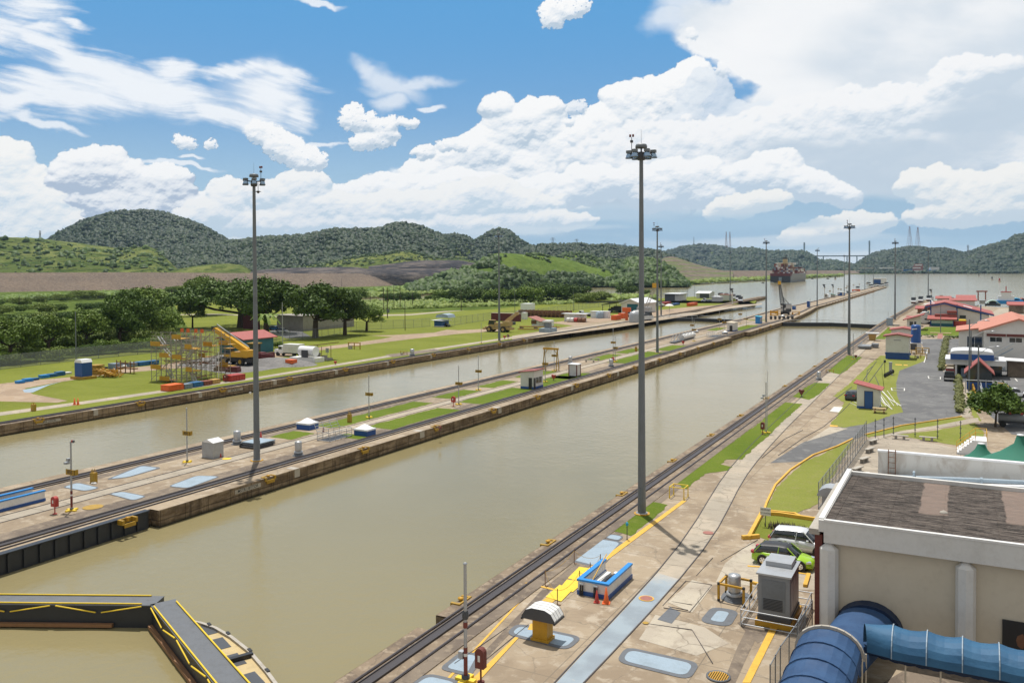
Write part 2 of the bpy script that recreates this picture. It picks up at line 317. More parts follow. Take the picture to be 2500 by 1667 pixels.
# ------------------------------------------------------------------ mesh and object helpers
class MB:
    def __init__(s): s.v=[];s.f=[];s.mi=[];s.M=None;s.sm=[]
    def add(s,vs,fs,m=0,smooth=False):
        b=len(s.v)
        if s.M is not None: vs=[tuple(s.M@Vector(v)) for v in vs]
        s.v+=[tuple(map(float,v)) for v in vs]
        for f in fs: s.f.append(tuple(i+b for i in f));s.mi.append(m);s.sm.append(smooth)
        return s
    def bx(s,x0,x1,y0,y1,z0,z1,m=0,rz=0.0,c=None):
        v=[(x,y,z) for z in (z0,z1) for x,y in ((x0,y0),(x1,y0),(x1,y1),(x0,y1))]
        if rz:
            cx,cy=c or ((x0+x1)/2,(y0+y1)/2);co,si=math.cos(rz),math.sin(rz)
            v=[(cx+(x-cx)*co-(y-cy)*si,cy+(x-cx)*si+(y-cy)*co,z) for x,y,z in v]
        return s.add(v,[(3,2,1,0),(4,5,6,7),(0,1,5,4),(1,2,6,5),(2,3,7,6),(3,0,4,7)],m)
    def box(s,cx,cy,cz,sx,sy,sz,m=0,rz=0.0): return s.bx(cx-sx/2,cx+sx/2,cy-sy/2,cy+sy/2,cz-sz/2,cz+sz/2,m,rz)
    def taper(s,cx,cy,z0,z1,a,b,c,d,m=0):      # a,b bottom size, c,d top size
        v=[(cx+i*a/2,cy+j*b/2,z0) for i,j in ((-1,-1),(1,-1),(1,1),(-1,1))]+[(cx+i*c/2,cy+j*d/2,z1) for i,j in ((-1,-1),(1,-1),(1,1),(-1,1))]
        return s.add(v,[(3,2,1,0),(4,5,6,7),(0,1,5,4),(1,2,6,5),(2,3,7,6),(3,0,4,7)],m)
    def ring(s,p0,p1,r0,r1=None,n=10,m=0,caps=True,smooth=True):
        r1=r0 if r1 is None else r1
        p0,p1=Vector(p0),Vector(p1);d=(p1-p0).normalized()
        a=d.orthogonal().normalized() if abs(d.z)<0.999 else Vector((1,0,0));b=d.cross(a)
        v=[tuple(p+(a*math.cos(2*math.pi*i/n)+b*math.sin(2*math.pi*i/n))*r) for p,r in ((p0,r0),(p1,r1)) for i in range(n)]
        s.add(v,[(i,(i+1) % n,n+(i+1) % n,n+i) for i in range(n)],m,smooth)
        if caps: s.add(v,[tuple(range(n))[::-1],tuple(range(n,2*n))],m)
        return s
    def bar(s,p0,p1,w_,m=0): return s.ring(p0,p1,w_/2*1.414,None,4,m,True,False)
    def tube(s,pts,r,n=6,m=0):
        for a,b in zip(pts,pts[1:]): s.ring(a,b,r,r,n,m,True)
        return s
    def lathe(s,prof,c=(0,0,0),n=16,m=0,smooth=True,sx=1,sy=1):
        v=[(c[0]+r*sx*math.cos(2*math.pi*i/n),c[1]+r*sy*math.sin(2*math.pi*i/n),c[2]+z) for r,z in prof for i in range(n)]
        s.add(v,[(k*n+i,k*n+(i+1) % n,(k+1)*n+(i+1) % n,(k+1)*n+i) for k in range(len(prof)-1) for i in range(n)],m,smooth)
        return s
    def prism(s,poly,z0,z1,m=0,mt=None):
        n=len(poly);area=sum(poly[i][0]*poly[(i+1) % n][1]-poly[(i+1) % n][0]*poly[i][1] for i in range(n))
        if area<0: poly=poly[::-1]
        v=[(x,y,z0) for x,y in poly]+[(x,y,z1) for x,y in poly]
        s.add(v,[(i,(i+1) % n,n+(i+1) % n,n+i) for i in range(n)]+[tuple(range(n))[::-1]],m)
        s.add(v,[tuple(range(n,2*n))],m if mt is None else mt)
        return s
    def ext(s,prof,axis,a,b,m=0,smooth=False):     # profile (u,v) extruded along x or y
        n=len(prof)
        v=[((t,u,z) if axis == 'x' else (u,t,z)) for t in (a,b) for u,z in prof]
        s.add(v,[(i,(i+1) % n,n+(i+1) % n,n+i) for i in range(n)],m,smooth)
        return s.add(v,[tuple(range(n))[::-1],tuple(range(n,2*n))],m)
    def sheet(s,poly,z,m=0):
        n=len(poly);area=sum(poly[i][0]*poly[(i+1) % n][1]-poly[(i+1) % n][0]*poly[i][1] for i in range(n))
        if area<0: poly=poly[::-1]
        return s.add([(p[0],p[1],z) for p in poly],[tuple(range(n))],m)
    def build(s,name,mats,parent=None,loc=None,rz=0.0):
        me=bpy.data.meshes.new(name);me.from_pydata(s.v,[],s.f)
        for m in (mats if isinstance(mats,(list,tuple)) else [mats]): me.materials.append(MAT[m] if isinstance(m,str) else m)
        me.polygons.foreach_set('material_index',s.mi);me.polygons.foreach_set('use_smooth',s.sm)
        me.validate();me.update()
        o=bpy.data.objects.new(name,me);COL.objects.link(o)
        if parent is not None: o.parent=parent
        if loc is not None: o.location=loc
        if rz: o.rotation_euler=(0,0,rz)
        return o
def np_mesh(name,co,tris,mats,parent=None,quads=False,smooth=False,mi=None):
    k=tris.shape[1]
    me=bpy.data.meshes.new(name);me.vertices.add(len(co));me.vertices.foreach_set('co',np.ascontiguousarray(co,dtype=np.float32).ravel())
    me.loops.add(tris.size);me.loops.foreach_set('vertex_index',np.ascontiguousarray(tris,dtype=np.int32).ravel())
    me.polygons.add(len(tris));me.polygons.foreach_set('loop_start',np.arange(0,tris.size,k,dtype=np.int32))
    for m in (mats if isinstance(mats,(list,tuple)) else [mats]): me.materials.append(MAT[m])
    if mi is not None: me.polygons.foreach_set('material_index',mi)
    me.update(calc_edges=True)
    if smooth: me.polygons.foreach_set('use_smooth',np.ones(len(tris),dtype=bool))
    o=bpy.data.objects.new(name,me);COL.objects.link(o)
    if parent is not None: o.parent=parent
    return o
def tag(o,label,cat,group=None):
    o['label']=label;o['category']=cat
    if group: o['group']=group
    return o
def thing(name,label,cat,loc=(0,0,0),rz=0.0,group=None):
    o=bpy.data.objects.new(name,None);COL.objects.link(o);o.location=loc;o.rotation_euler=(0,0,rz);o.empty_display_size=0.3
    return tag(o,label,cat,group)
def struct(o): o['kind'] = 'structure';return o
def dup(root,loc,rz=None,label=None,group=None,sc=None):
    def cp(o,par):
        c=o.copy();COL.objects.link(c)
        if par is not None: c.parent=par
        for ch in KIDS.get(o.name,[]): cp(ch,c)
        return c
    KIDS={}
    def walk(o):
        KIDS[o.name]=[c for c in bpy.data.objects if c.parent==o]
        for c in KIDS[o.name]: walk(c)
    walk(root)
    r=cp(root,None);r.location=loc
    if rz is not None: r.rotation_euler=(0,0,rz)
    if label: r['label']=label
    if group: r['group']=group
    if sc is not None: r.scale=sc if isinstance(sc,tuple) else (sc,sc,sc)
    return r
_txt={}
def text_mb(txt,size,mat,name,parent,loc,rot):
    """writing as a flat mesh"""
    if txt not in _txt:
        cu=bpy.data.curves.new('t','FONT');cu.body=txt;cu.align_x = 'CENTER';cu.align_y = 'CENTER';cu.size=1.0;cu.offset=0.012
        to=bpy.data.objects.new('t',cu);COL.objects.link(to)
        dg=bpy.context.evaluated_depsgraph_get();me=bpy.data.meshes.new_from_object(to.evaluated_get(dg))
        bpy.data.objects.remove(to);_txt[txt]=me
    me=_txt[txt].copy();me.materials.clear();me.materials.append(MAT[mat])
    o=bpy.data.objects.new(name,me);COL.objects.link(o);o.parent=parent;o.location=loc;o.rotation_euler=rot;o.scale=(size,size,size)
    return o
# ------------------------------------------------------------------ materials
MAT={}
def mat(name,col,rough=0.6,metal=0.0,spec=0.5,fn=None,bump=None,alpha=None):
    m=bpy.data.materials.new(name);m.use_nodes=True;k=N(m.node_tree)
    b=[x for x in k.n if x.type == 'BSDF_PRINCIPLED'][0]
    c=fn(k) if fn else None
    k.put(b.inputs['Base Color'],c if c is not None else col)
    b.inputs['Roughness'].default_value=rough;b.inputs['Metallic'].default_value=metal
    b.inputs['Specular IOR Level'].default_value=spec
    if bump:
        bp=k.new('ShaderNodeBump');k.put(bp.inputs['Height'],bump(k));bp.inputs['Strength'].default_value=1.0;bp.inputs['Distance'].default_value=1.0
        k.l.new(bp.outputs[0],b.inputs['Normal'])
    MAT[name]=m;return m
def pos(k): return k.new('ShaderNodeNewGeometry').outputs['Position']
def loc_(k): return k.new('ShaderNodeTexCoord').outputs['Object']
def dirty(col,amt=0.25,sc=1.2,dark=0.55,tint=(0.8,0.72,0.6)):
    def fn(k):
        n=k.noise(pos(k),sc,6,0.65);n2=k.noise(pos(k),sc*9,4,0.6)
        f=k.m('ADD',k.m('MULTIPLY',k.ss(n,0.42,0.72),0.7),k.m('MULTIPLY',k.ss(n2,0.45,0.75),0.45))
        return k.mix(k.m('MULTIPLY',f,amt),col,tuple(c*dark*t for c,t in zip(col,tint)))
    return fn
def paint(name,col,rough=0.45,amt=0.25,sc=1.5,metal=0.0): return mat(name,col,rough,metal,fn=dirty(col,amt,sc))
def concrete(name,c1,c2,c3,sc=1.0,joints=None):
    def fn(k):
        p=pos(k)
        n=k.noise(p,0.16*sc,8,0.6,0.6);n2=k.noise(p,0.9*sc,7,0.65,0.4);n3=k.noise(p,7*sc,4,0.65)
        c=k.mix(k.ss(n,0.42,0.58),c1,c2)
        c=k.mix(k.m('MULTIPLY',k.ss(n2,0.50,0.64),0.75),c,c3)
        n4=k.noise(p,0.35*sc,8,0.7,1.0);c=k.mix(k.m('MULTIPLY',k.ss(n4,0.56,0.70),0.55),c,tuple(x*0.52 for x in c2))
        vr=k.vor(k.vm('ADD',p,k.vm('MULTIPLY',k.noise(p,0.5,4,0.6,col=True),(1.6,1.6,0))),0.22*sc,feature='DISTANCE_TO_EDGE')
        c=k.mix(k.m('MULTIPLY',k.ss(vr,0.011,0.0),0.55),c,tuple(x*0.35 for x in c3))
        c=k.mix(k.m('MULTIPLY',k.ss(n3,0.55,0.75),0.35),c,tuple(x*0.6 for x in c3))
        if joints:
            x,y,z=k.sep(p)
            j=None
            for s_,o_,stp in ((x,0.3,joints[0]),(y,0.7,joints[1])):
                fr=k.m('ABSOLUTE',k.m('SUBTRACT',k.m('FRACT',k.m('DIVIDE',k.m('ADD',s_,1000+o_),stp)),0.5))
                g=k.ss(fr,0.5-0.05/stp,0.5-0.01/stp)
                j=g if j is None else k.m('MAXIMUM',j,g)
            c=k.mix(k.m('MULTIPLY',j,0.8),c,tuple(x*0.3 for x in c3))
            cell=k.new('ShaderNodeTexWhiteNoise',noise_dimensions='2D')
            k.put(cell.inputs['Vector'],k.xyz(k.m('FLOOR',k.m('DIVIDE',k.m('ADD',x,1000.3),joints[0])),k.m('FLOOR',k.m('DIVIDE',k.m('ADD',y,1000.7),joints[1]))))
            c=k.mix(k.m('MULTIPLY',cell.outputs['Value'],0.42),c,tuple(x*0.75 for x in c1))
        return c
    def bp(k): return k.m('MULTIPLY',k.noise(pos(k),6*sc,5,0.65),0.012)
    return mat(name,c1,0.85,spec=0.25,fn=fn,bump=bp)
concrete('concrete',(0.355,0.283,0.198),(0.250,0.192,0.132),(0.45,0.385,0.300),joints=(6.5,5.0))
concrete('coping_stone',(0.235,0.180,0.125),(0.150,0.115,0.085),(0.36,0.29,0.21),sc=1.6)
concrete('concrete_path',(0.44,0.375,0.290),(0.35,0.31,0.25),(0.30,0.26,0.20),joints=(400,3.0))
concrete('concrete_pale',(0.46,0.41,0.325),(0.40,0.35,0.28),(0.33,0.28,0.22))
concrete('concrete_dark',(0.205,0.165,0.125),(0.145,0.115,0.090),(0.28,0.225,0.165),sc=1.4)
concrete('plaza',(0.40,0.345,0.27),(0.34,0.29,0.23),(0.30,0.26,0.21),joints=(40,1.6))
concrete('dirt',(0.36,0.265,0.18),(0.30,0.22,0.15),(0.40,0.32,0.24),sc=0.7)
concrete('gravel',(0.17,0.165,0.16),(0.21,0.20,0.19),(0.12,0.115,0.11),sc=1.5)
concrete('asphalt',(0.155,0.155,0.155),(0.12,0.12,0.122),(0.20,0.198,0.19),sc=0.6)
def wallfn(k):
    p=pos(k);x,y,z=k.sep(p)
    n=k.noise(k.vm('MULTIPLY',p,(1,0.35,1.2)),0.9,8,0.65,0.5);n2=k.noise(k.vm('MULTIPLY',p,(1,1,0.12)),1.6,6,0.7);n3=k.noise(p,0.22,5,0.6)
    c=k.mix(k.ss(n,0.36,0.64),(0.135,0.095,0.060),(0.310,0.235,0.155))
    c=k.mix(k.m('MULTIPLY',k.ss(n2,0.50,0.68),0.75),c,(0.055,0.040,0.028))
    c=k.mix(k.m('MULTIPLY',k.ss(n3,0.5,0.72),0.5),c,(0.30,0.24,0.17))
    c=k.mix(k.ss(z,-1.05,-1.5),c,(0.035,0.032,0.018))
    for st in (9.3,2.7):
        fr=k.m('ABSOLUTE',k.m('SUBTRACT',k.m('FRACT',k.m('DIVIDE',k.m('ADD',y,k.m('MULTIPLY',n,0.3)),st)),0.5))
        c=k.mix(k.m('MULTIPLY',k.ss(fr,0.5-0.07/st,0.5),0.7),c,(0.02,0.016,0.012))
    zz=k.m('ABSOLUTE',k.m('ADD',k.m('ADD',z,0.75),k.m('MULTIPLY',k.noise(p,0.5,3),0.25)))
    return k.mix(k.m('MULTIPLY',k.ss(zz,0.09,0.02),0.6),c,(0.03,0.024,0.018))
mat('lockwall',(0.2,0.15,0.1),0.9,spec=0.2,fn=wallfn,bump=lambda k: k.m('ADD',k.m('MULTIPLY',k.noise(pos(k),1.2,8,0.7),0.35),k.m('MULTIPLY',k.noise(k.vm('MULTIPLY',pos(k),(1,1,0.2)),2.5,4),0.15)))
def grassfn(a,b,c_):
    def fn(k):
        p=pos(k);n=k.noise(p,0.07,6,0.6,0.4);n2=k.noise(p,0.8,6,0.7);n3=k.noise(k.vm('MULTIPLY',p,(1,1,1)),6.0,4,0.7)
        c=k.mix(k.ss(n,0.35,0.65),a,b)
        c=k.mix(k.m('MULTIPLY',k.ss(n2,0.46,0.70),0.55),c,c_)
        return k.mix(k.m('MULTIPLY',k.ss(n3,0.42,0.72),0.40),c,tuple(x*0.55 for x in a))
    return fn
gb=lambda k: k.m('ADD',k.m('MULTIPLY',k.noise(pos(k),5,5,0.7),0.10),k.m('MULTIPLY',k.noise(pos(k),0.9,4,0.6),0.12))
mat('lawn',0,0.95,spec=0.08,fn=grassfn((0.155,0.182,0.028),(0.195,0.220,0.038),(0.235,0.240,0.060)),bump=gb)
mat('lawn_vivid',0,0.95,spec=0.08,fn=grassfn((0.105,0.155,0.018),(0.135,0.185,0.024),(0.170,0.195,0.040)),bump=gb)
mat('slopegreen',0,0.95,spec=0.05,fn=grassfn((0.115,0.180,0.035),(0.165,0.230,0.050),(0.080,0.135,0.028)),bump=lambda k: k.m('MULTIPLY',k.noise(pos(k),0.12,7,0.7),5.0))
mat('lawn_dry',0,0.95,spec=0.08,fn=grassfn((0.200,0.225,0.045),(0.240,0.260,0.060),(0.270,0.250,0.100)),bump=gb)
mat('scrub',0,0.95,spec=0.08,fn=grassfn((0.080,0.125,0.020),(0.150,0.205,0.035),(0.055,0.090,0.018)),bump=lambda k: k.m('MULTIPLY',k.noise(pos(k),0.25,6,0.7),3.0))
def hillgreen(k):
    p=pos(k);x,y,z=k.sep(p);n=k.noise(p,0.012,7,0.62,0.6);n2=k.noise(k.vm('MULTIPLY',p,(1,1,3)),0.05,6,0.7)
    c=k.mix(k.ss(n,0.40,0.60),(0.105,0.145,0.036),(0.205,0.230,0.070))
    c=k.mix(k.m('MULTIPLY',k.ss(n2,0.48,0.58),0.8),c,(0.045,0.080,0.018))
    fr=k.m('FRACT',k.m('DIVIDE',k.m('ADD',z,k.m('MULTIPLY',n,6)),5.5))
    return k.mix(k.m('MULTIPLY',k.m('MULTIPLY',k.ss(fr,0.75,0.95),k.ss(n2,0.42,0.52)),0.5),c,(0.14,0.12,0.05))
mat('hillgreen',0,0.95,spec=0.05,fn=hillgreen,bump=lambda k: k.m('MULTIPLY',k.noise(pos(k),0.06,7,0.7),9.0))
def terrace(k):
    p=pos(k);x,y,z=k.sep(p);n=k.noise(p,0.02,6,0.6);n2=k.noise(p,0.1,6,0.7)
    fr=k.m('FRACT',k.m('DIVIDE',k.m('ADD',z,k.m('MULTIPLY',n,3.0)),7.0))
    c=k.mix(k.ss(n2,0.4,0.6),(0.15,0.125,0.095),(0.23,0.19,0.145))
    c=k.mix(k.m('MULTIPLY',k.ss(fr,0.72,0.80),0.8),c,(0.13,0.17,0.05))
    return k.mix(k.m('MULTIPLY',k.ss(n,0.52,0.62),0.7),c,(0.12,0.165,0.045))
mat('terrace',0,0.95,spec=0.05,fn=terrace,bump=lambda k: k.m('MULTIPLY',k.noise(pos(k),0.1,6,0.7),5.0))
def damfn(k):
    p=pos(k);n=k.noise(p,0.03,6,0.6);n2=k.noise(p,0.5,6,0.75);n3=k.vor(p,0.35)
    c=k.mix(k.ss(n,0.35,0.65),(0.215,0.165,0.125),(0.165,0.130,0.105))
    c=k.mix(k.m('MULTIPLY',k.ss(n2,0.45,0.6),0.6),c,(0.28,0.23,0.18))
    return k.mix(k.m('MULTIPLY',k.ss(n3,0.35,0.8),0.4),c,(0.10,0.08,0.065))
mat('damrock',0,0.95,spec=0.05,fn=damfn,bump=lambda k: k.m('MULTIPLY',k.noise(pos(k),0.4,5,0.75),2.0))
mat('quarry',0,0.95,spec=0.05,fn=lambda k: k.mix(k.ss(k.noise(k.vm('MULTIPLY',pos(k),(1,1,6)),0.03,7,0.7),0.4,0.62),(0.055,0.055,0.062),(0.175,0.15,0.135)),bump=lambda k: k.m('MULTIPLY',k.noise(pos(k),0.1,6,0.7),6.0))
def leaf(name,a,b,c_,sc=0.35):
    def fn(k):
        g=k.new('ShaderNodeNewGeometry');oi=k.new('ShaderNodeObjectInfo')
        r=g.outputs['Random Per Island'];n=k.noise(g.outputs['Position'],sc,4,0.6)
        c=k.mix(k.ss(r,0.0,1.0,lin=True),a,b);c=k.mix(k.m('MULTIPLY',k.ss(n,0.45,0.65),0.6),c,c_)
        return k.mix(k.m('MULTIPLY',oi.outputs['Random'],0.35),c,tuple(x*0.55 for x in a))
    m=mat(name,a,0.6,spec=0.25,fn=fn);return m
leaf('leaf_dark',(0.050,0.095,0.014),(0.125,0.200,0.030),(0.085,0.150,0.020))
leaf('leaf_mid',(0.085,0.150,0.018),(0.205,0.285,0.042),(0.145,0.225,0.030))
leaf('leaf_light',(0.115,0.175,0.024),(0.240,0.300,0.055),(0.17,0.24,0.04))
leaf('leaf_far',(0.008,0.024,0.010),(0.036,0.063,0.018),(0.012,0.032,0.010),0.010)
leaf('leaf_grove',(0.030,0.060,0.012),(0.085,0.140,0.026),(0.030,0.060,0.012),0.03)
leaf('leaf_olive',(0.075,0.085,0.020),(0.15,0.155,0.045),(0.10,0.115,0.03))
mat('bark',0,0.9,spec=0.1,fn=dirty((0.085,0.065,0.045),0.6,3))
def waterfn(k):
    p=pos(k);n=k.noise(k.vm('MULTIPLY',p,(1,0.5,1)),0.012,5,0.55,0.5)
    return k.mix(k.ss(n,0.36,0.64),(0.215,0.178,0.082),(0.250,0.213,0.110))
def waterbump(k):
    p=pos(k)
    a=k.noise(k.vm('MULTIPLY',p,(1,1,1)),1.1,5,0.6,0.3);b=k.noise(p,0.16,3,0.5)
    calm=k.ss(k.noise(p,0.02,4,0.6),0.35,0.62,0.35,1.0)
    return k.m('ADD',k.m('MULTIPLY',k.m('MULTIPLY',a,calm),0.042),k.m('MULTIPLY',b,0.03))
mat('water',0,0.13,spec=0.5,fn=waterfn,bump=waterbump);MAT['water'].node_tree.nodes['Principled BSDF'].inputs['IOR'].default_value=1.33
# paints and metals
paint('white',(0.72,0.72,0.70),0.5,0.35);paint('white_clean',(0.78,0.79,0.80),0.4,0.12);paint('wall_white',(0.66,0.65,0.62),0.7,0.25,0.6)
paint('cream',(0.60,0.53,0.41),0.75,0.22,0.3);paint('pole_grey',(0.155,0.175,0.195),0.45,0.35,0.8);paint('grey',(0.22,0.235,0.25),0.5,0.3)
paint('gate_black',(0.022,0.026,0.034),0.45,0.3);paint('dark_grey',(0.06,0.065,0.075),0.5,0.3);paint('black',(0.02,0.02,0.022),0.45,0.2);paint('yellow',(0.62,0.40,0.03),0.5,0.4);paint('orange_yellow',(0.52,0.28,0.015),0.5,0.45)
paint('mustard',(0.40,0.24,0.02),0.55,0.5);paint('red',(0.42,0.045,0.035),0.45,0.3);paint('dark_red',(0.17,0.035,0.028),0.5,0.35);paint('rust',(0.20,0.095,0.05),0.8,0.6)
paint('orange',(0.72,0.13,0.02),0.5,0.3);paint('blue',(0.018,0.085,0.30),0.4,0.25);paint('bright_blue',(0.02,0.24,0.62),0.4,0.25);paint('teal',(0.008,0.115,0.145),0.55,0.3)
paint('roof_red',(0.36,0.088,0.072),0.6,0.35,0.8);paint('roof_orange',(0.52,0.20,0.13),0.6,0.3,0.8);paint('roof_brown',(0.27,0.07,0.055),0.6,0.4);paint('slate_blue',(0.29,0.37,0.44),0.6,0.4,0.9)
paint('slate_edge',(0.12,0.13,0.145),0.7,0.4);paint('line_yellow',(0.68,0.40,0.05),0.7,0.45,2.0);paint('mat_yellow',(0.78,0.55,0.03),0.6,0.2,2.0);paint('line_white',(0.66,0.65,0.61),0.7,0.5,2.0)
paint('steel',(0.52,0.53,0.54),0.35,0.3,1.5,metal=0.6);paint('galv',(0.42,0.44,0.46),0.45,0.3,1.5,metal=0.4);paint('rail',(0.045,0.038,0.040),0.55,0.4,2.0);paint('rail_top',(0.12,0.10,0.10),0.4,0.4,2.0,metal=0.5)
paint('brick_red',(0.16,0.045,0.035),0.8,0.5,4.0);paint('terracotta',(0.33,0.13,0.10),0.7,0.3);paint('mint',(0.42,0.56,0.50),0.6,0.3);paint('sand',(0.52,0.40,0.20),0.55,0.35)
paint('crane_yellow',(0.66,0.36,0.02),0.4,0.3);paint('khaki',(0.45,0.31,0.13),0.55,0.4);paint('wood',(0.25,0.13,0.06),0.8,0.4);paint('tyre',(0.02,0.02,0.02),0.85,0.3);paint('stone',(0.42,0.39,0.34),0.85,0.5)
paint('container_grey',(0.20,0.26,0.33),0.6,0.4);paint('container_blue',(0.02,0.13,0.30),0.6,0.4);paint('container_brown',(0.22,0.06,0.035),0.6,0.4);paint('container_tan',(0.50,0.31,0.09),0.6,0.3);paint('maroon',(0.12,0.02,0.022),0.6,0.3)
paint('sky_blue',(0.03,0.33,0.50),0.5,0.3);paint('canopy_green',(0.022,0.16,0.105),0.8,0.2,0.5);paint('concrete_grey',(0.33,0.31,0.28),0.85,0.5,0.8)
mat('glass',(0.02,0.03,0.035),0.08,spec=0.8);mat('lamp_glass',(0.30,0.42,0.55),0.12,metal=0.7);mat('car_silver',(0.68,0.70,0.72),0.28,metal=0.15,spec=0.7);mat('car_green',(0.33,0.56,0.015),0.22,metal=0.0,spec=0.7)
mat('car_glass',(0.015,0.022,0.03),0.05,spec=0.9);mat('chrome',(0.75,0.75,0.75),0.15,metal=1.0);mat('tail_red',(0.45,0.01,0.02),0.15,spec=0.8)
# (buildings helper)
def OY(px,py,Y):
    a=G(px,py,0.0);o=np.array([0,0,CH]);d=a-o;p=o+d*(Y-o[1])/d[1];return p[0],p[2]
def hut(loc,w_,d_,h,lb,wall='wall_white',roof='roof_brown',slope=0.25,plinth='blue',over=0.3,windows=(),doors=(),name='hut',cat='hut',gable=None,rz=0.0,trim=None,ph=0.35,thick=0.12):
    """box building; roof slopes along x (or gabled); windows/doors = (face, u0, u1, z0, z1)"""
    t=thing(name,lb,cat,loc,rz)
    z1l,z1r=(h+max(slope,0),h+max(-slope,0)) if gable is None else (h,h)
    a=MB();X,Y=w_/2,d_/2
    if gable is None: a.ext([(-X,0),(X,0),(X,z1r),(-X,z1l)],'y',-Y,Y)
    elif gable == 'y': a.ext([(-X,0),(X,0),(X,h),(0,h+slope),(-X,h)],'y',-Y,Y)
    else: a.ext([(-Y,0),(Y,0),(Y,h),(0,h+slope),(-Y,h)],'x',-X,X)
    a.build('wall',wall,t)
    if plinth: b=MB();b.bx(-X-0.02,X+0.02,-Y-0.02,Y+0.02,0,ph);b.build('plinth',plinth,t)
    if roof:
        r=MB();th=thick;o_=over
        if gable is None:
            s=(z1r-z1l)/w_;r.ext([(-X-o_,z1l-s*o_+0.004),(X+o_,z1r+s*o_+0.004),(X+o_,z1r+s*o_+th),(-X-o_,z1l-s*o_+th)],'y',-Y-o_,Y+o_)
        else:
            H=X if gable == 'y' else Y;s=slope/H;pr=[(-H-o_,h-s*o_+0.004),(0,h+slope+0.004),(H+o_,h-s*o_+0.004),(H+o_,h-s*o_+th),(0,h+slope+th),(-H-o_,h-s*o_+th)]
            r.ext(pr,'y' if gable == 'y' else 'x',-(Y if gable == 'y' else X)-o_,(Y if gable == 'y' else X)+o_)
        r.build('roof',roof,t)
    def opening(nm,m,face,u0,u1,z0,z1,dd=0.03,fr=True):
        b=MB();f=MB();q=0.07
        def put(mb,a0,a1,b0,b1,e0,e1,mm=0):
            if face == 's': mb.bx(a0,a1,-Y-e1,-Y-e0,b0,b1,mm)
            elif face == 'n': mb.bx(a0,a1,Y+e0,Y+e1,b0,b1,mm)
            elif face == 'e': mb.bx(X+e0,X+e1,a0,a1,b0,b1,mm)
            else: mb.bx(-X-e1,-X-e0,a0,a1,b0,b1,mm)
        put(b,u0,u1,z0,z1,-0.02,dd);o=b.build(nm,m,t)
        if fr:
            for (c0,c1,e0,e1) in ((u0-q,u0,z0-q,z1+q),(u1,u1+q,z0-q,z1+q),(u0,u1,z1,z1+q),(u0,u1,z0-q,z0)): put(f,c0,c1,e0,e1,-0.02,dd+0.03)
            if u1-u0>1.2: put(f,(u0+u1)/2-0.03,(u0+u1)/2+0.03,z0,z1,dd,dd+0.02)
            f.build('frame','white_clean' if nm == 'window' else 'dark_grey',o)
    for wd in windows: opening('window','glass',*wd)
    for dr_ in doors: opening('door',dr_[5] if len(dr_)>5 else 'dark_grey',*dr_[:5])
    if trim:
        for x in (-X,X):
            for y in (-Y,Y): b=MB();b.bx(x-0.08,x+0.08,y-0.08,y+0.08,0,h+max(slope,0)*0.0);b.build('corner_trim',trim,t)
    return t
def px_hut(px,py,wpx,top,d_,*a,z=0.02,**k):
    """front (south) face centred on px,py spanning wpx, eaves at row top"""
    x,y,_=at(px,py,z);return hut((x,y+d_/2,z),gw(px,py,wpx,z),d_,hgt(px,py,top,z),*a,**k)
def bld(px0,px1,py,top,d_,*a,z=0.0,pm=None,ap=None,**k):
    """building from px0 to px1 (its near front corner at pm), base row py, eaves at row top"""
    if pm is not None:
        Y=G(px0,py,z)[1];x0=G(px0,py,z)[0];x1=OY(pm,py,Y)[0];r_=ray(px1,700);d_=max(1.0,x1*r_[1]/r_[0]-Y);h=hgt(pm,PR((x1,Y,z))[1],top,z)
        if ap: k['slope']=hgt((px0+pm)/2,py,ap,z)-h
        return hut(((x0+x1)/2,Y+d_/2,z),x1-x0,d_,h,*a,**k)
    p=G((px0+px1)/2,py,z);Y=p[1];x0=OY(px0,py,Y)[0];x1=OY(px1,py,Y)[0]
    return hut(((x0+x1)/2,Y+d_/2,z),x1-x0,d_,hgt((px0+px1)/2,py,top,z),*a,**k)
# ================================================================== SETTING
ZW=-1.5
WR,WCR,WCL,WL=-28.3,-62.2,-82.6,-116.1      # faces of the lock walls
def xy(*pts,z=0.0): return [tuple(G(px,py,z)[:2]) for px,py in pts]
_pc=[0]
def ragged(P,st=0.7,am=0.13):
    out=[]
    for a,b in zip(P,P[1:]+P[:1]):
        L=math.hypot(b[0]-a[0],b[1]-a[1]);n=max(1,min(60,int(L/st)))
        out+=[(a[0]+(b[0]-a[0])*i/n+random.uniform(-am,am),a[1]+(b[1]-a[1])*i/n+random.uniform(-am,am)) for i in range(n)]
    return out
def zk(k): _pc[0]+=1;return 0.006*k+0.0015*(_pc[0] % 4)
def patch(name,m,pts,k=1,world=False,z=0.0,kind='structure'):
    P_=pts if world else xy(*pts)
    if m.startswith('lawn'): P_=ragged(P_)
    mb=MB();mb.sheet(P_,z+zk(k));o=mb.build(name,m)
    if kind: o['kind']=kind
    return o
# bed, water
mb=MB();mb.sheet([(-14000,-600),(9000,-600),(9000,15000),(-14000,15000)],-9.0);struct(mb.build('ground','dirt'))
mb=MB();mb.sheet([(-6000,-500),(4000,-500),(4000,9000),(-6000,9000)],ZW);struct(mb.build('water','water'))
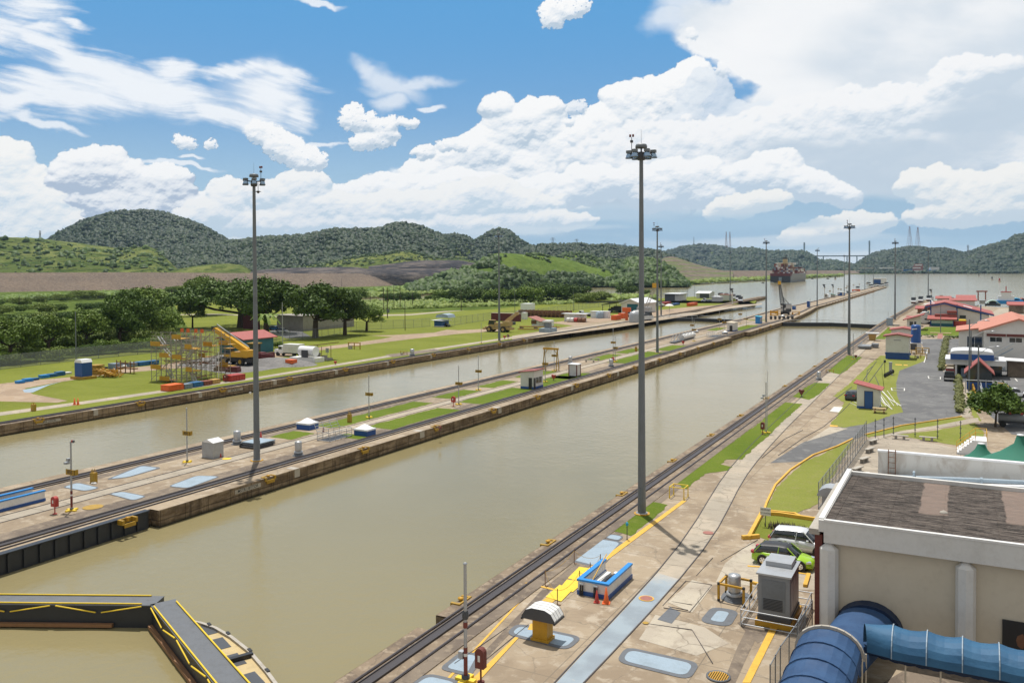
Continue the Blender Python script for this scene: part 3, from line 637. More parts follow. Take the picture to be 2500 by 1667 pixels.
# left bank and far land
LA=[(-118.6,-120),(-118.6,560)]+xy((1842,741),(1825,735),(1795,729),(1720,723),(1608,728),(1500,723),(1412,723),(1330,729),(1200,735),(1063,735),(960,736),(875,735),(860,728))+[(-3000,1000),(-3000,-120)]
mb=MB();mb.prism(LA,-6,0.0);struct(mb.build('ground','lawn'))
LB=xy((860,726),(875,722),(960,714),(1030,711),(1075,708),(1103,711),(1200,707),(1300,702),(1405,699),(1480,699),(1560,698),(1640,697),(1690,695.5),(1712,691),(1760,685),(1840,680),(1910,676),(2000,672.5),(2080,670),(2157,667.8),(2500,666.8),(2900,665),z=-1.5)+[(9000,14000),(-13000,14000),(-13000,-300),(-700,60)]
mb=MB();mb.prism(LB,-6,-0.5);struct(mb.build('ground','scrub'))
# right bank
RB=[(-24.6,-40),(-24.6,300),(-24.0,600),(-10,604),(-2,560),(8,520),(30,500),(70,505),(160,520),(400,500),(400,-60)]
mb=MB();mb.prism(RB,-6,0.0);struct(mb.build('ground','concrete'))
# ---- lock walls: each wall > coping, rail, rack
def wall(label,xs,y0,y1,rails,racks,notch=(),top=0.0):
    t=thing('lock_wall',label,'lock wall',((xs[0]+xs[1])/2,y0,0));ox,oy=(xs[0]+xs[1])/2,y0
    mb=MB();segs=sorted(notch)
    for face_x,dirn in ((xs[0],1),(xs[1],-1)):
        pass
    def block(a,b,c,d): mb.bx(a-ox,b-ox,c-oy,d-oy,-6,top,0)
    ys=y0
    for (side,a,b,dp) in segs:
        block(xs[0],xs[1],ys,a)
        if side>0: block(xs[0],xs[1]-dp,a,b)
        else: block(xs[0]+dp,xs[1],a,b)
        ys=b
    block(xs[0],xs[1],ys,y1)
    mb.build('wall_face','lockwall',t)
    cop=MB()
    ys=y0;E_=[]
    for (side,a,b,dp) in segs+[(0,y1,y1,0)]:
        E_.append((xs[0],xs[1],ys,a))
        if side>0: E_.append((xs[0],xs[1]-dp,a,b))
        elif side<0: E_.append((xs[0]+dp,xs[1],a,b))
        ys=b
    for a,b,c,d in E_:
        if d>c: cop.bx(a-ox+0.06,b-ox-0.06,c-oy,d-oy,top-0.05,top+0.02)
    cop.build('coping','concrete' if len(racks)>1 else 'coping_stone',t)
    for x in rails:
        r=MB();r.bx(x-0.075-ox,x+0.075-ox,0,y1-oy-y0+oy,top+0.02,top+0.10,0);r.bx(x-0.03-ox,x+0.03-ox,0,y1-y0,top+0.10,top+0.125,1);r.build('rail',['rail','rail_top'],t)
    for x in racks:
        r=MB();r.bx(x-0.26-ox,x+0.26-ox,0,y1-y0,top+0.02,top+0.14,0);r.bx(x-0.32-ox,x-0.26-ox,0,y1-y0,top+0.02,top+0.20,0);r.build('rack',['rail'],t)
    return t
wall('stained concrete lock wall along the right side with black rack rail by the car park',(WR,-24.6),-30,330,(-27.35,-25.6),(-26.65,),notch=((-1,41.2,43.2,1.0),))
wall('stained concrete centre lock wall between the two water chambers carrying two rack rails',(WCL,WCR),8,352,(-64.15,-65.8,-79.0,-80.6),(-65.0,-79.8),notch=((1,8,51.0,1.1),(1,259,283,1.6)))
wall('weathered concrete lock wall edging the left bank lawn with one black rail',(-118.6,WL),-60,372,(-117.0,-118.3),(-117.6,),notch=((1,232,262,1.6),))
gd=MB();gd.bx(WCR-1.15,WCR-0.75,8,50.5,-1.5,0.0,0);[gd.bx(WCR-0.76,WCR-0.60,8+i*1.25,8.22+i*1.25,-1.4,-0.05,0) for i in range(34)];gd.bx(WCR-1.2,WCR-0.55,8,50.5,0.025,0.11,0);tag(gd.build('track_girder','gate_black'),'black ribbed steel girder carrying the track along the near centre wall','girder')
# dark bands of track bed beside the racks
for a,b in ((-68.0,-66.2),(-78.6,-77.3)): patch('track_bed','concrete_dark',[(a,30),(b,30),(b,340),(a,340)],1,True,z=0.02)
patch('track_bed','concrete_dark',[(-25.5,-30),(-24.65,-30),(-24.65,600),(-25.5,600)],2,True,z=0.02)
patch('track_bed','concrete_dark',[(-24.55,56),(-23.9,56),(-23.9,330),(-24.55,330)],2,True)
# return track with pale walkway in the middle of the centre wall
patch('path','concrete_path',[(-72.85,20),(-71.15,20),(-71.15,345),(-72.85,345)],2,True,z=0.02)
for x in (-72.95,-71.05):
    mb=MB();mb.bx(x-0.05,x+0.05,20,345,0.02,0.055);struct(mb.build('track_rail','rail'))
# grass panels on the centre wall (x range, y range)
for (a,b,y0,y1) in ((-77.2,-73.6,88.5,112),(-70.6,-66.3,91,108.5),(-69.9,-66.2,84,86.2),(-77.2,-73.6,80,84.5),(-77.2,-73.5,117,127),(-70.7,-66.2,114.5,133),(-77,-73.5,131,141),(-77.2,-73.5,146,158),(-70.6,-66.3,137,152),(-70.6,-66.2,148,158),(-77.2,-73.5,181,196),(-70.6,-66.3,178,206),(-77.2,-73.5,199,212),(-70.5,-66.4,210,226),(-77.2,-73.6,285,300),(-70.6,-66.4,290,318),(-77.0,-70,346,351)):
    mb=MB();n=10
    e1=[(a+random.uniform(-.12,.12),y0+(y1-y0)*i/n) for i in range(n+1)];e2=[(b+random.uniform(-.12,.12),y1-(y1-y0)*i/n) for i in range(n+1)]
    mb.sheet(ragged(e1+e2),0.034);struct(mb.build('lawn','lawn_vivid'))
# ---- beyond the chamber: ramp down to the approach wall
t=thing('approach_wall','long lower concrete approach wall running out into the lake behind the crane','approach wall',(-72,352,0))
mb=MB();P0,P1=G(2172,706,-3.0),G(2178,697,-3.0)
YE=1030.0;XE0,XE1=-100.0,-80.0
def cx(y): return np.interp(y,[352,430,500,YE],[0,-3.5,-7.0,-11.0])
def cz(y): return float(np.interp(y,[352,470,505,560,YE],[0,0,-0.5,-0.6,-0.6]))
ysr=[352,400,440,470,480,490,500,520,600,700,800,YE]
v=[];f=[]
for y in ysr:
    hw=np.interp(y,[352,430,480,YE],[10.2,9.5,8.0,6.6]);c=cx(y);z=cz(y)
    v+=[(c-hw,y-352,-6),(c-hw,y-352,z),(c+hw,y-352,z),(c+hw,y-352,-6)]
for i in range(len(ysr)-1):
    b=i*4;f+=[(b,b+4,b+5,b+1),(b+1,b+5,b+6,b+2),(b+2,b+6,b+7,b+3)]
mb.add(v,[f_ for i,f_ in enumerate(f) if i % 3 != 1],0);mb.add(v,[f_ for i,f_ in enumerate(f) if i % 3==1],1);mb.add(v,[(0,1,2,3),tuple(len(v)-4+i for i in (3,2,1,0))],0)
mb.build('wall_body',['lockwall','concrete'],t)
for sgn,nm in ((1,'rack'),(-1,'rack')):
    r=MB()
    for i in range(len(ysr)-1):
        a,b=ysr[i],ysr[i+1];ha=np.interp(a,[352,430,480,YE],[10.2,9.5,8.0,6.6])-2.6;hb=np.interp(b,[352,430,480,YE],[10.2,9.5,8.0,6.6])-2.6
        r.bar((cx(a)+sgn*ha,a-352,cz(a)+0.08),(cx(b)+sgn*hb,b-352,cz(b)+0.08),0.55)
    r.build(nm,'rail',t)
fe=MB()
for i,y in enumerate(range(530,870,14)): fe.box(cx(y)+7.3,y-352,-1.6,1.2,9,0.5);fe.box(cx(y)+7.6,y-352,-0.95,0.5,1.0,1.3)
fe.build('timber_fender','wood',t)
t=thing('approach_wall','short concrete approach wall ending the left bank beside the parked locomotives','approach wall',(-118,372,0))
mb=MB();v=[];f=[]
pl=[(372,-2.5,2.5),(420,-3.0,2.0),(470,-6,-0.5),(520,-9,-3),(600,-14,-7),(640,-16,-10)]
for y,a,b in pl: v+=[(a,y-372,-6),(a,y-372,0.03),(b,y-372,0.03),(b,y-372,-6)]
for i in range(len(pl)-1): b=i*4;f+=[(b,b+4,b+5,b+1),(b+1,b+5,b+6,b+2),(b+2,b+6,b+7,b+3)]
mb.add(v,f+[(0,1,2,3),tuple(len(v)-4+i for i in (3,2,1,0))],0);mb.build('wall_body',['lockwall'],t)
r=MB()
for i in range(len(pl)-1): r.bar((pl[i][2]-1.6,pl[i][0]-372,0.10),(pl[i+1][2]-1.6,pl[i+1][0]-372,0.10),0.5)
r.build('rack','rail',t)
t=thing('approach_wall','stained concrete wall continuing the right bank beyond the far gates to two silver locomotives','approach wall',(-26.5,330,0))
mb=MB();v=[];f=[]
pl=[(330,-1.8,2.6),(400,-1.4,2.9),(440,-0.6,4),(520,0.4,5),(604,1.5,6)]
for y,a,b in pl: v+=[(a,y-330,-6),(a,y-330,0.03),(b,y-330,0.03),(b,y-330,-6)]
for i in range(len(pl)-1): b=i*4;f+=[(b,b+4,b+5,b+1),(b+1,b+5,b+6,b+2),(b+2,b+6,b+7,b+3)]
mb.add(v,f+[(0,1,2,3),tuple(len(v)-4+i for i in (3,2,1,0))],0);mb.build('wall_body',['lockwall'],t)
for dx in (1.0,1.7,2.6):
    r=MB()
    for i in range(len(pl)-1): r.bar((pl[i][1]+dx,pl[i][0]-330,0.09),(pl[i+1][1]+dx,pl[i+1][0]-330,0.09),0.45 if dx==1.7 else 0.12)
    r.build('rack' if dx==1.7 else 'rail','rail',t)
# ---- pavement details on the right bank
def pillar(lst): return xy(*lst)
trackL=[(1300,1725),(1358,1667),(1445,1562),(1540,1468),(1612,1396),(1668,1320),(1693,1290),(1722,1240),(1737,1200),(1758,1168),(1800,1120),(1880,1040),(1960,966),(2040,890),(2100,840),(2135,812)]
trackR=[(1370,1725),(1425,1667),(1520,1572),(1620,1460),(1700,1368),(1755,1300),(1777,1250),(1792,1205),(1820,1160),(1862,1108),(1920,1045),(2000,966),(2070,895),(2125,842),(2150,820)]
def strip(name,m,A,B,k=2):
    mb=MB();a=xy(*A);b=xy(*B);mb.sheet(a+b[::-1],0.004*k);return struct(mb.build(name,m))
def densify(L,n=40):
    p=np.array(xy(*L));s=np.concatenate([[0],np.cumsum(np.linalg.norm(np.diff(p,axis=0),axis=1))]);t_=np.linspace(0,s[-1],n)
    q=np.stack([np.interp(t_,s,p[:,0]),np.interp(t_,s,p[:,1])],1)
    for _ in range(2): q[1:-1]=(q[:-2]+2*q[1:-1]+q[2:])/4
    return [tuple(a) for a in q]
dl,dr=densify(trackL),densify(trackR)
mb=MB()
for i in range(len(dl)-1): mb.add([(*dl[i],0.008),(*dr[i],0.008),(*dr[i+1],0.008),(*dl[i+1],0.008)],[(0,1,2,3)])
struct(mb.build('path','concrete_path'))
# worn grey-blue paint between the crane rails (kept to the stretch in front of the camera)
a=[p for p in dl if p[1]<59.5];b=[p for p in dr if p[1]<57.5]
mb=MB();mb.sheet([(x+0.08,y) for x,y in a]+[(x-0.08,y) for x,y in b[::-1]],0.012)
def worn(k):
    p=pos(k);n=k.noise(p,1.1,8,0.7,0.5);y=k.sep(p)[1]
    c=k.mix(k.ss(k.noise(p,0.5,6),0.4,0.65),(0.29,0.345,0.385),(0.235,0.275,0.31))
    f=k.m('ADD',k.ss(n,0.63,0.70,0,0.7),k.m('MULTIPLY',k.ss(k.m('ADD',y,k.m('MULTIPLY',n,6)),56.5,60.5),1.0),clamp=True)
    return k.mix(f,c,(0.44,0.40,0.34))
mat('worn_blue',0,0.7,spec=0.3,fn=worn)
struct(mb.build('painted_strip','worn_blue'))
for L in (dl,dr):
    mb=MB()
    for i in range(len(L)-1): mb.bar((*L[i],0.012),(*L[i+1],0.012),0.07)
    struct(mb.build('track_rail','rail'))
# lawns, roads, markings (photo pixels)
patch('lawn','lawn_vivid',[(1486,1294),(1516,1262),(1560,1228),(1584,1222),(1632,1232),(1600,1262),(1560,1293),(1540,1308)],3)
patch('lawn','lawn_vivid',[(1652,1180),(1700,1140),(1780,1085),(1850,1035),(1912,982),(1960,986),(1944,1000),(1900,1040),(1870,1070),(1835,1100),(1812,1121),(1774,1121),(1762,1133),(1790,1140),(1776,1148),(1722,1156),(1700,1174),(1674,1194)],3)
patch('lawn','lawn_vivid',[(1925,966),(1990,934),(2028,936),(1998,964),(1976,976)],3)
patch('lawn','lawn_vivid',[(2020,906),(2068,868),(2105,872),(2070,902),(2050,914)],3)
patch('lawn','lawn_vivid',[(2135,828),(2168,800),(2186,802),(2160,828)],3)
patch('lawn','lawn_dry',[(2035,966),(2070,940),(2120,892),(2150,868),(2200,872),(2260,875),(2200,888),(2178,915),(2168,935),(2166,948),(2160,960),(2150,950),(2110,975),(2073,978),(2060,982)],3)
patch('lawn','lawn_dry',[(2025,1035),(2060,1005),(2075,985),(2200,1000),(2170,1016),(2120,1034),(2060,1044)],3)
patch('lawn','lawn_dry',[(2113,1060),(2200,1040),(2347,1017),(2368,1026),(2280,1044),(2190,1054),(2120,1068)],3)
patch('lawn','lawn_dry',[(2185,1062),(2290,1050),(2380,1032),(2402,1055),(2400,1090),(2330,1086),(2230,1070)],3)
patch('lawn','lawn_dry',[(1868,1246),(1895,1190),(1960,1130),(2030,1098),(2085,1074),(2040,1150),(1995,1232),(1945,1252)],3)
patch('lawn','lawn',[(1828,1308),(1868,1256),(1995,1272),(1995,1330),(1900,1330),(1850,1310)],3)
patch('lawn','lawn_vivid',[(2243,808),(2260,798),(2372,799),(2372,820),(2250,818)],3)
patch('lawn','lawn_dry',[(2360,960),(2374,950),(2386,1010),(2396,1030),(2376,1018)],3)
patch('lawn','lawn_dry',[(2035,1030),(2060,985),(2100,925),(2150,868),(2262,868),(2262,905),(2240,1000),(2125,1050),(2070,1050)],1)
patch('road','asphalt',[(1880,1130),(1960,1080),(2030,1050),(2105,1028),(2205,1006),(2190,965),(2188,935),(2196,905),(2260,880),(2255,850),(2246,828),(2320,827),(2318,860),(2300,905),(2345,915),(2345,1014),(2240,1036),(2125,1058),(2065,1080),(2010,1100),(1966,1126)],2)
patch('road','asphalt',[(2318,827),(2380,828),(2385,880),(2318,860)],2)
patch('car_park','asphalt',[(2345,912),(2380,880),(2520,890),(2620,900),(2620,1075),(2470,1060),(2400,1000),(2346,980)],1)
patch('path','concrete_path',[(2302,907),(2318,872),(2330,872),(2345,906),(2342,918)],3)
patch('path','concrete_path',[(2345,933),(2360,933),(2370,1018),(2346,1018)],3)
patch('path','concrete_path',[(2118,1072),(2200,1052),(2290,1038),(2368,1022),(2388,1020),(2390,1030),(2280,1047),(2180,1062),(2125,1078)],4)
patch('path','terracotta',[(2288,827),(2290,815),(2302,815),(2300,827)],4)
patch('parking_bay','concrete_pale',[(1748,1420),(1770,1375),(1830,1325),(1992,1338),(1990,1440),(1870,1436),(1800,1425)],1)
patch('plaza','plaza',[(2085,1105),(2115,1075),(2190,1064),(2330,1092),(2400,1100),(2520,1110),(2560,1200),(2100,1200),(2040,1250),(2000,1262),(1998,1236)],1)
patch('concrete_slab','concrete_pale',[(1968,1078),(2026,1042),(2070,1046),(2020,1062)],3)
patch('grass_pavers','lawn_dry',[(2071,985),(2090,976),(2150,948),(2175,950),(2200,990),(2150,996)],4)
mb=MB()
for i in range(11):
    q0=np.array(xy((2076+9*i,984-3.0*i),(2096+9.6*i,993-0.2*i)));mb.bar((*q0[0],0.04),(*q0[1],0.04),0.07)
for q in ([(2148,950),(2172,975),(2200,992)],[(2146,962),(2160,985),(2178,1000)],[(2098,974),(2150,994)]):
    for a_,b_ in zip(q,q[1:]): c_=xy(a_,b_);mb.bar((*c_[0],0.03),(*c_[1],0.03),0.16)
struct(mb.build('paver_curbs','line_white'))
mb=MB()
for (a_,b_) in (((2086,960),(2140,882)),((2106,955),(2160,882)),((2116,930),(2117,905)),((2136,918),(2150,950)),((2117,905),(2130,895)),((2005,1000),(2080,945))):
    q=xy(a_,b_);mb.bar((*q[0],0.03),(*q[1],0.03),0.10)
struct(mb.build('track_rail','rail'))
mb=MB()
for q in ([(1900,1112),(1960,1070),(2010,1042),(2055,1005),(2100,960)],[(1860,1118),(1915,1072),(1960,1050)]):
    for a_,b_ in zip(q,q[1:]): c_=xy(a_,b_);mb.bar((*c_[0],0.012),(*c_[1],0.012),0.07)
struct(mb.build('track_rail','rail'))
patch('tank_cover','line_white',[(2025,1004),(2036,993),(2058,994),(2048,1007)],5)
# yellow lines
patch('yellow_line','line_yellow',[(1300,1482),(1374,1432),(1515,1330),(1665,1222),(1677,1222),(1530,1332),(1392,1434),(1338,1480)],5)
patch('yellow_line','line_yellow',[(1150,1660),(1258,1555),(1266,1557),(1165,1667),(1130,1700)],5)
patch('yellow_line','line_yellow',[(1288,1537),(1296,1522),(1304,1524),(1302,1539)],5)
patch('yellow_line','line_yellow',[(1812,1667),(1886,1520),(1903,1524),(1832,1667)],5)
patch('yellow_line','line_yellow',[(1280,1423),(1288,1422),(1356,1438),(1350,1441)],5)
patch('yellow_line','line_yellow',[(1825,1380),(1870,1383),(1870,1386),(1825,1383)],5)
patch('yellow_line','line_yellow',[(1858,1383),(1872,1384),(1866,1396),(1854,1395)],6)
patch('yellow_line','line_yellow',[(1937,1394),(1976,1401),(1977,1404),(1937,1398)],5)
patch('yellow_line','line_yellow',[(1970,1365),(1986,1366),(1986,1369),(1970,1368)],5)
for q in ([(2186,889),(2202,890),(2202,892),(2186,891)],[(2206,890),(2216,891),(2216,893),(2206,892)],[(2093,948),(2104,949),(2104,952),(2093,951)],[(2026,1037),(2046,1039),(2044,1042),(2026,1041)]): patch('yellow_line','line_yellow',q,5)
for q in ([(2020,1250),(2021,1250),(2021,1252),(2020,1252)],): pass
for q in ([(2266,919),(2296,921),(2296,927),(2268,925)],[(2176,948),(2208,949),(2208,955),(2178,954)]):
    mb=MB();p_=xy(*q)
    for a_,b_ in zip(p_,p_[1:]+p_[:1]): mb.bar((*a_,0.012),(*b_,0.012),0.18)
    struct(mb.build('road_marking','line_white'))
for q in ((2455,909,2500,912),(2478,925,2484,932),(2455,902,2468,904)):
    c_=xy((q[0],q[1]),(q[2],q[3]));mb=MB();mb.bar((*c_[0],0.012),(*c_[1],0.012),0.2);struct(mb.build('road_marking','line_white'))
# yellow kerbs
def kerb(pts,w_=0.18,h=0.15,m='line_yellow'):
    p_=xy(*pts);mb=MB()
    for a_,b_ in zip(p_,p_[1:]):
        a_,b_=Vector((*a_,0)),Vector((*b_,0));d_=(b_-a_).normalized();n_=Vector((-d_.y,d_.x,0))*w_/2;a_=a_-d_*w_*0.4;b_=b_+d_*w_*0.4
        v=[tuple(q) for q in (a_-n_,b_-n_,b_+n_,a_+n_)];v+=[(x,y,h+random.uniform(0,0.002)) for x,y,z in v]
        mb.add(v,[(0,1,5,4),(1,2,6,5),(2,3,7,6),(3,0,4,7),(4,5,6,7)])
    return struct(mb.build('kerb',m))
kerb([(1866,1246),(1872,1228),(1893,1185),(1930,1148),(1985,1112),(2045,1090),(2082,1072)])
kerb([(2113,1062),(2200,1040),(2347,1018)])
kerb([(1864,1248),(1940,1256),(1952,1262)],0.22,0.2)
kerb([(1828,1316),(1860,1256),(1900,1258),(1994,1272)],0.28,0.3)
kerb([(1815,1316),(1850,1313)],0.28,0.3)
kerb([(1840,1425),(1872,1433)],0.2,0.16)
kerb([(1978,1390),(1990,1366)],0.26,0.2);kerb([(1966,1432),(1974,1406)],0.26,0.2)
kerb([(2256,886),(2262,868),(2264,855)],0.2,0.12,'line_white');kerb([(2438,936),(2456,938),(2462,950)],0.3,0.15)
# painted covers: pale blue plates with dark rims
def rrect(p_,r,n=5):
    """rounded outline from four corner points"""
    P=[np.array(q) for q in p_];out=[];r=min(r,0.42*min(np.linalg.norm(P[i]-P[i-1]) for i in range(4)))
    for i in range(4):
        a_,b_,c_=P[i-1],P[i],P[(i+1) % 4];u=(a_-b_)/np.linalg.norm(a_-b_)*r;v_=(c_-b_)/np.linalg.norm(c_-b_)*r
        for k_ in range(n+1): t_=k_/n;out.append(tuple((b_+u)*(1-t_)**2+b_*2*t_*(1-t_)+(b_+v_)*t_*t_))
    return out
def cover(pts,k=4,rim=0.30,r=0.7,z=0.0):
    P=np.array(xy(*pts));c=P.mean(0);mb=MB();mb.sheet(rrect(P,r),z+zk(k))
    struct(mb.build('cover_rim','slate_edge'))
    Q=[]
    for i in range(4):
        a_,b_,c_=P[i-1],P[i],P[(i+1) % 4];u=(a_-b_)/np.linalg.norm(a_-b_)+(c_-b_)/np.linalg.norm(c_-b_);Q.append(b_+u*rim)
    mb=MB();mb.sheet(rrect(Q,r*0.8),z+zk(k+1));return struct(mb.build('cover_plate','slate_blue'))
cover([(1503,1615),(1528,1578),(1710,1618),(1684,1660)]);cover([(1233,1548),(1262,1521),(1424,1555),(1386,1588)])
cover([(1706,1518),(1738,1480),(1806,1491),(1782,1531)],rim=0.5);cover([(1755,1465),(1770,1440),(1835,1448),(1818,1477)],rim=0.3)
cover([(1385,1368),(1448,1311),(1526,1323),(1466,1388)]);cover([(1474,1313),(1490,1303),(1524,1309),(1512,1321)],rim=0.15,r=0.4)
cover([(1070,1633),(1125,1590),(1180,1596),(1150,1652)]);cover([(985,1680),(1042,1642),(1128,1662),(1110,1700)])
cover([(256,1172),(345,1136),(397,1142),(313,1166)],z=0.02);cover([(150,1190),(190,1178),(246,1191),(208,1200)],z=0.02,rim=0.15);cover([(408,1188),(480,1161),(540,1163),(458,1193)],z=0.02,rim=0.15);cover([(262,1206),(300,1200),(360,1212),(325,1223)],z=0.02,rim=0.15)
# round lids
def lid(px,py,r,m,z=0.0,ring_=None,k=6):
    c=G(px,py,z);mb=MB();n=28
    if ring_: mb.sheet([(c[0]+(r+0.09)*math.cos(6.2832*i/n),c[1]+(r+0.09)*math.sin(6.2832*i/n)) for i in range(n)],z+zk(k),1)
    mb.sheet([(c[0]+r*math.cos(6.2832*i/n),c[1]+r*math.sin(6.2832*i/n)) for i in range(n)],z+zk(k+1),0)
    return struct(mb.build('manhole_cover',[m,ring_ or m]))
lid(1578,1461,0.40,'terracotta',ring_='line_yellow');lid(1729,1301,0.42,'terracotta');lid(227,1238,0.85,'mustard',z=0.02);lid(554,1120,0.5,'mat_yellow',z=0.02);lid(1576,1521,0.18,'mustard')
# yellow steel mats in the excavation strip
for i,q in enumerate(([(1386,1412),(1414,1384),(1452,1389),(1416,1420)],[(1370,1432),(1384,1415),(1425,1422),(1398,1446)],[(1332,1458),(1366,1428),(1398,1440),(1370,1469)])): patch('steel_mat','mat_yellow',q,6+i)
patch('dark_patch','slate_edge',[(1605,1512),(1636,1482),(1662,1495),(1640,1522)],3)
patch('dark_patch','concrete_dark',[(1335,1440),(1400,1372),(1450,1378),(1375,1435)],3)
patch('dark_patch','concrete_dark',[(1765,1667),(1800,1580),(1830,1520),(1860,1530),(1825,1600),(1795,1667)],2)
patch('dark_patch','concrete_dark',[(1800,1520),(1845,1500),(1920,1530),(1850,1570),(1835,1555)],2)
patch('concrete_slab','concrete_pale',[(1560,1560),(1600,1500),(1720,1530),(1780,1570),(1700,1600)],1)
patch('concrete_slab','concrete_pale',[(1630,1470),(1690,1415),(1740,1430),(1690,1495)],2)
for q in ([(1618,1478),(1675,1418),(1738,1428)],[(1738,1428),(1684,1494),(1620,1484)],[(1640,1468),(1690,1477)],[(1632,1480),(1680,1490)],[(1575,1521),(1690,1538),(1740,1620)],[(1180,1615),(1290,1525)],[(1240,1530),(1110,1620)],[(1700,1405),(1740,1362)],[(1760,1370),(1850,1318)]):
    mb=MB();p_=xy(*q)
    for a_,b_ in zip(p_,p_[1:]): mb.bar((*a_,0.006),(*b_,0.035),0.035)
    struct(mb.build('pavement_joint','rail'))
for i,(q,m) in enumerate((([(1110,1667),(1330,1432),(1440,1352),(1452,1354),(1345,1440),(1130,1667)],'concrete_dark'),([(1080,1667),(1300,1432),(1305,1432),(1088,1667)],'line_yellow'))): patch('painted_strip',m,q,2+i)
# ---- left bank paths and dirt
patch('path','concrete_path',[(-60,1014),(200,980),(640,918),(1000,859),(1250,822),(1250,826),(1000,864),(640,923),(200,987),(-60,1023)],2)
patch('path','concrete_path',[(1250,822),(1480,790),(1680,762),(1860,740),(1860,743),(1680,767),(1480,795),(1250,826)],2)
patch('dirt_road','dirt',[(-200,960),(40,932),(180,920),(290,900),(400,890),(470,878),(470,896),(280,912),(130,935),(60,948),(80,962),(165,978),(140,983),(-200,975)],2)
patch('gravel_yard','gravel',[(470,878),(520,868),(600,860),(660,880),(700,884),(712,893),(640,905),(560,914),(505,905),(430,892)],3)
patch('dirt_road','dirt',[(560,862),(640,862),(700,855),(780,848),(930,828),(960,822),(900,819),(960,818),(1060,812),(1090,805),(1120,806),(1250,800),(1250,806),(1120,815),(1000,828),(800,853),(740,860),(690,872),(640,872)],2)
patch('dirt_road','dirt',[(1340,788),(1460,774),(1560,762),(1700,748),(1800,742),(1700,762),(1560,776),(1400,795)],2)
patch('concrete_slab','concrete_dark',[(940,866),(1060,852),(1080,856),(960,872)],3)
patch('concrete_slab','concrete',[(1250,820),(1400,795),(1620,770),(1800,744),(1845,742),(1700,768),(1500,800),(1250,832)],1)
patch('puddle','slate_blue',[(55,952),(90,945),(150,932),(120,940),(80,958),(60,958)],3)
patch('road','asphalt',[(660,795),(720,800),(760,822),(700,826),(660,812)],2)
patch('path','concrete_path',[(395,770),(520,768),(700,775),(1000,770),(1240,748),(1240,746),(1000,767),(700,772),(520,766),(395,768)],2)
patch('scrub_field','scrub',[(860,728),(875,735),(1063,735),(1330,729),(1412,723),(1400,730),(1300,745),(1200,755),(950,765),(890,768)],2)
patch('scrub_field','scrub',[(-900,905),(0,895),(230,868),(480,838),(400,700),(0,690),(-900,700)],1)
# ================================================================== HILLS, DAM, FAR FORESTS
RIDGES={}
def ridge(key,name,m,pts,df,dc,back=1.0,pw=0.8,rough=1.0,step=6,rows=26,seed=1,z0=-0.5,kind='structure',drop=2.5):
    px=np.array([p[0] for p in pts],float);py=np.array([p[1] for p in pts],float)
    nx=int((px[-1]-px[0])/step)+2;X=np.linspace(px[0],px[-1],nx);Y=np.interp(X,px,py)
    k_=np.ones(5)/5;Yp=np.pad(Y,2,'edge');Y=np.convolve(Yp,k_,'valid')+drop
    dfa=np.interp(X,px,df) if hasattr(df,'__len__') else np.full(nx,float(df));dca=np.interp(X,px,dc) if hasattr(dc,'__len__') else np.full(nx,float(dc))
    crest=np.array([PD(a,b,c) for a,b,c in zip(X,Y,dca)])
    base=np.array([PD(a,700,c) for a,c in zip(X,dfa)]);end=np.array([PD(a,700,c+(c-d)*back) for a,c,d in zip(X,dca,dfa)])
    T=np.linspace(0,1,rows);V=np.zeros((2*rows-1,nx,3))
    for i,t in enumerate(T):
        V[i,:,:2]=base[:,:2]*(1-t)+crest[:,:2]*t;V[i,:,2]=z0+(crest[:,2]-z0)*math.sin(math.pi/2*t)**pw
        if i: V[2*rows-1-i-1+0,:,:2]=V[2*rows-2-i,:,:2]
    for i in range(1,rows):
        t=i/(rows-1);V[rows-1+i,:,:2]=crest[:,:2]*(1-t)+end[:,:2]*t;V[rows-1+i,:,2]=z0+(crest[:,2]-z0)*math.cos(math.pi/2*t)
    amp=np.minimum(1.0,np.concatenate([T,T[::-1][1:]])*4)[:,None]*rough
    V[...,2]+=fbm(V[...,0]/190,V[...,1]/190,seed,5,0.55)*amp*np.clip((crest[:,2]-z0)*0.26,0,26)[None,:]*np.sin(np.pi*np.linspace(0,1,2*rows-1)*2)[:,None].clip(-1,1)*1.0
    R,Cn=V.shape[:2];idx=np.arange(R*Cn).reshape(R,Cn)
    f=np.stack([idx[:-1,:-1],idx[:-1,1:],idx[1:,1:],idx[1:,:-1]],-1).reshape(-1,4)
    o=np_mesh(name,V.reshape(-1,3),f,m,smooth=True);o['kind']=kind;RIDGES[key]=V;return o
_ico=None
def lump():
    global _ico
    if _ico is None:
        import bmesh
        b=bmesh.new();bmesh.ops.create_icosphere(b,subdivisions=2,radius=1);b.verts.ensure_lookup_table()
        bmesh.ops.delete(b,geom=[v for v in b.verts if v.co.z<-0.35],context='VERTS');b.verts.index_update()
        _ico=(np.array([v.co[:] for v in b.verts]),np.array([[v.index for v in f.verts] for f in b.faces]));b.free()
    return _ico
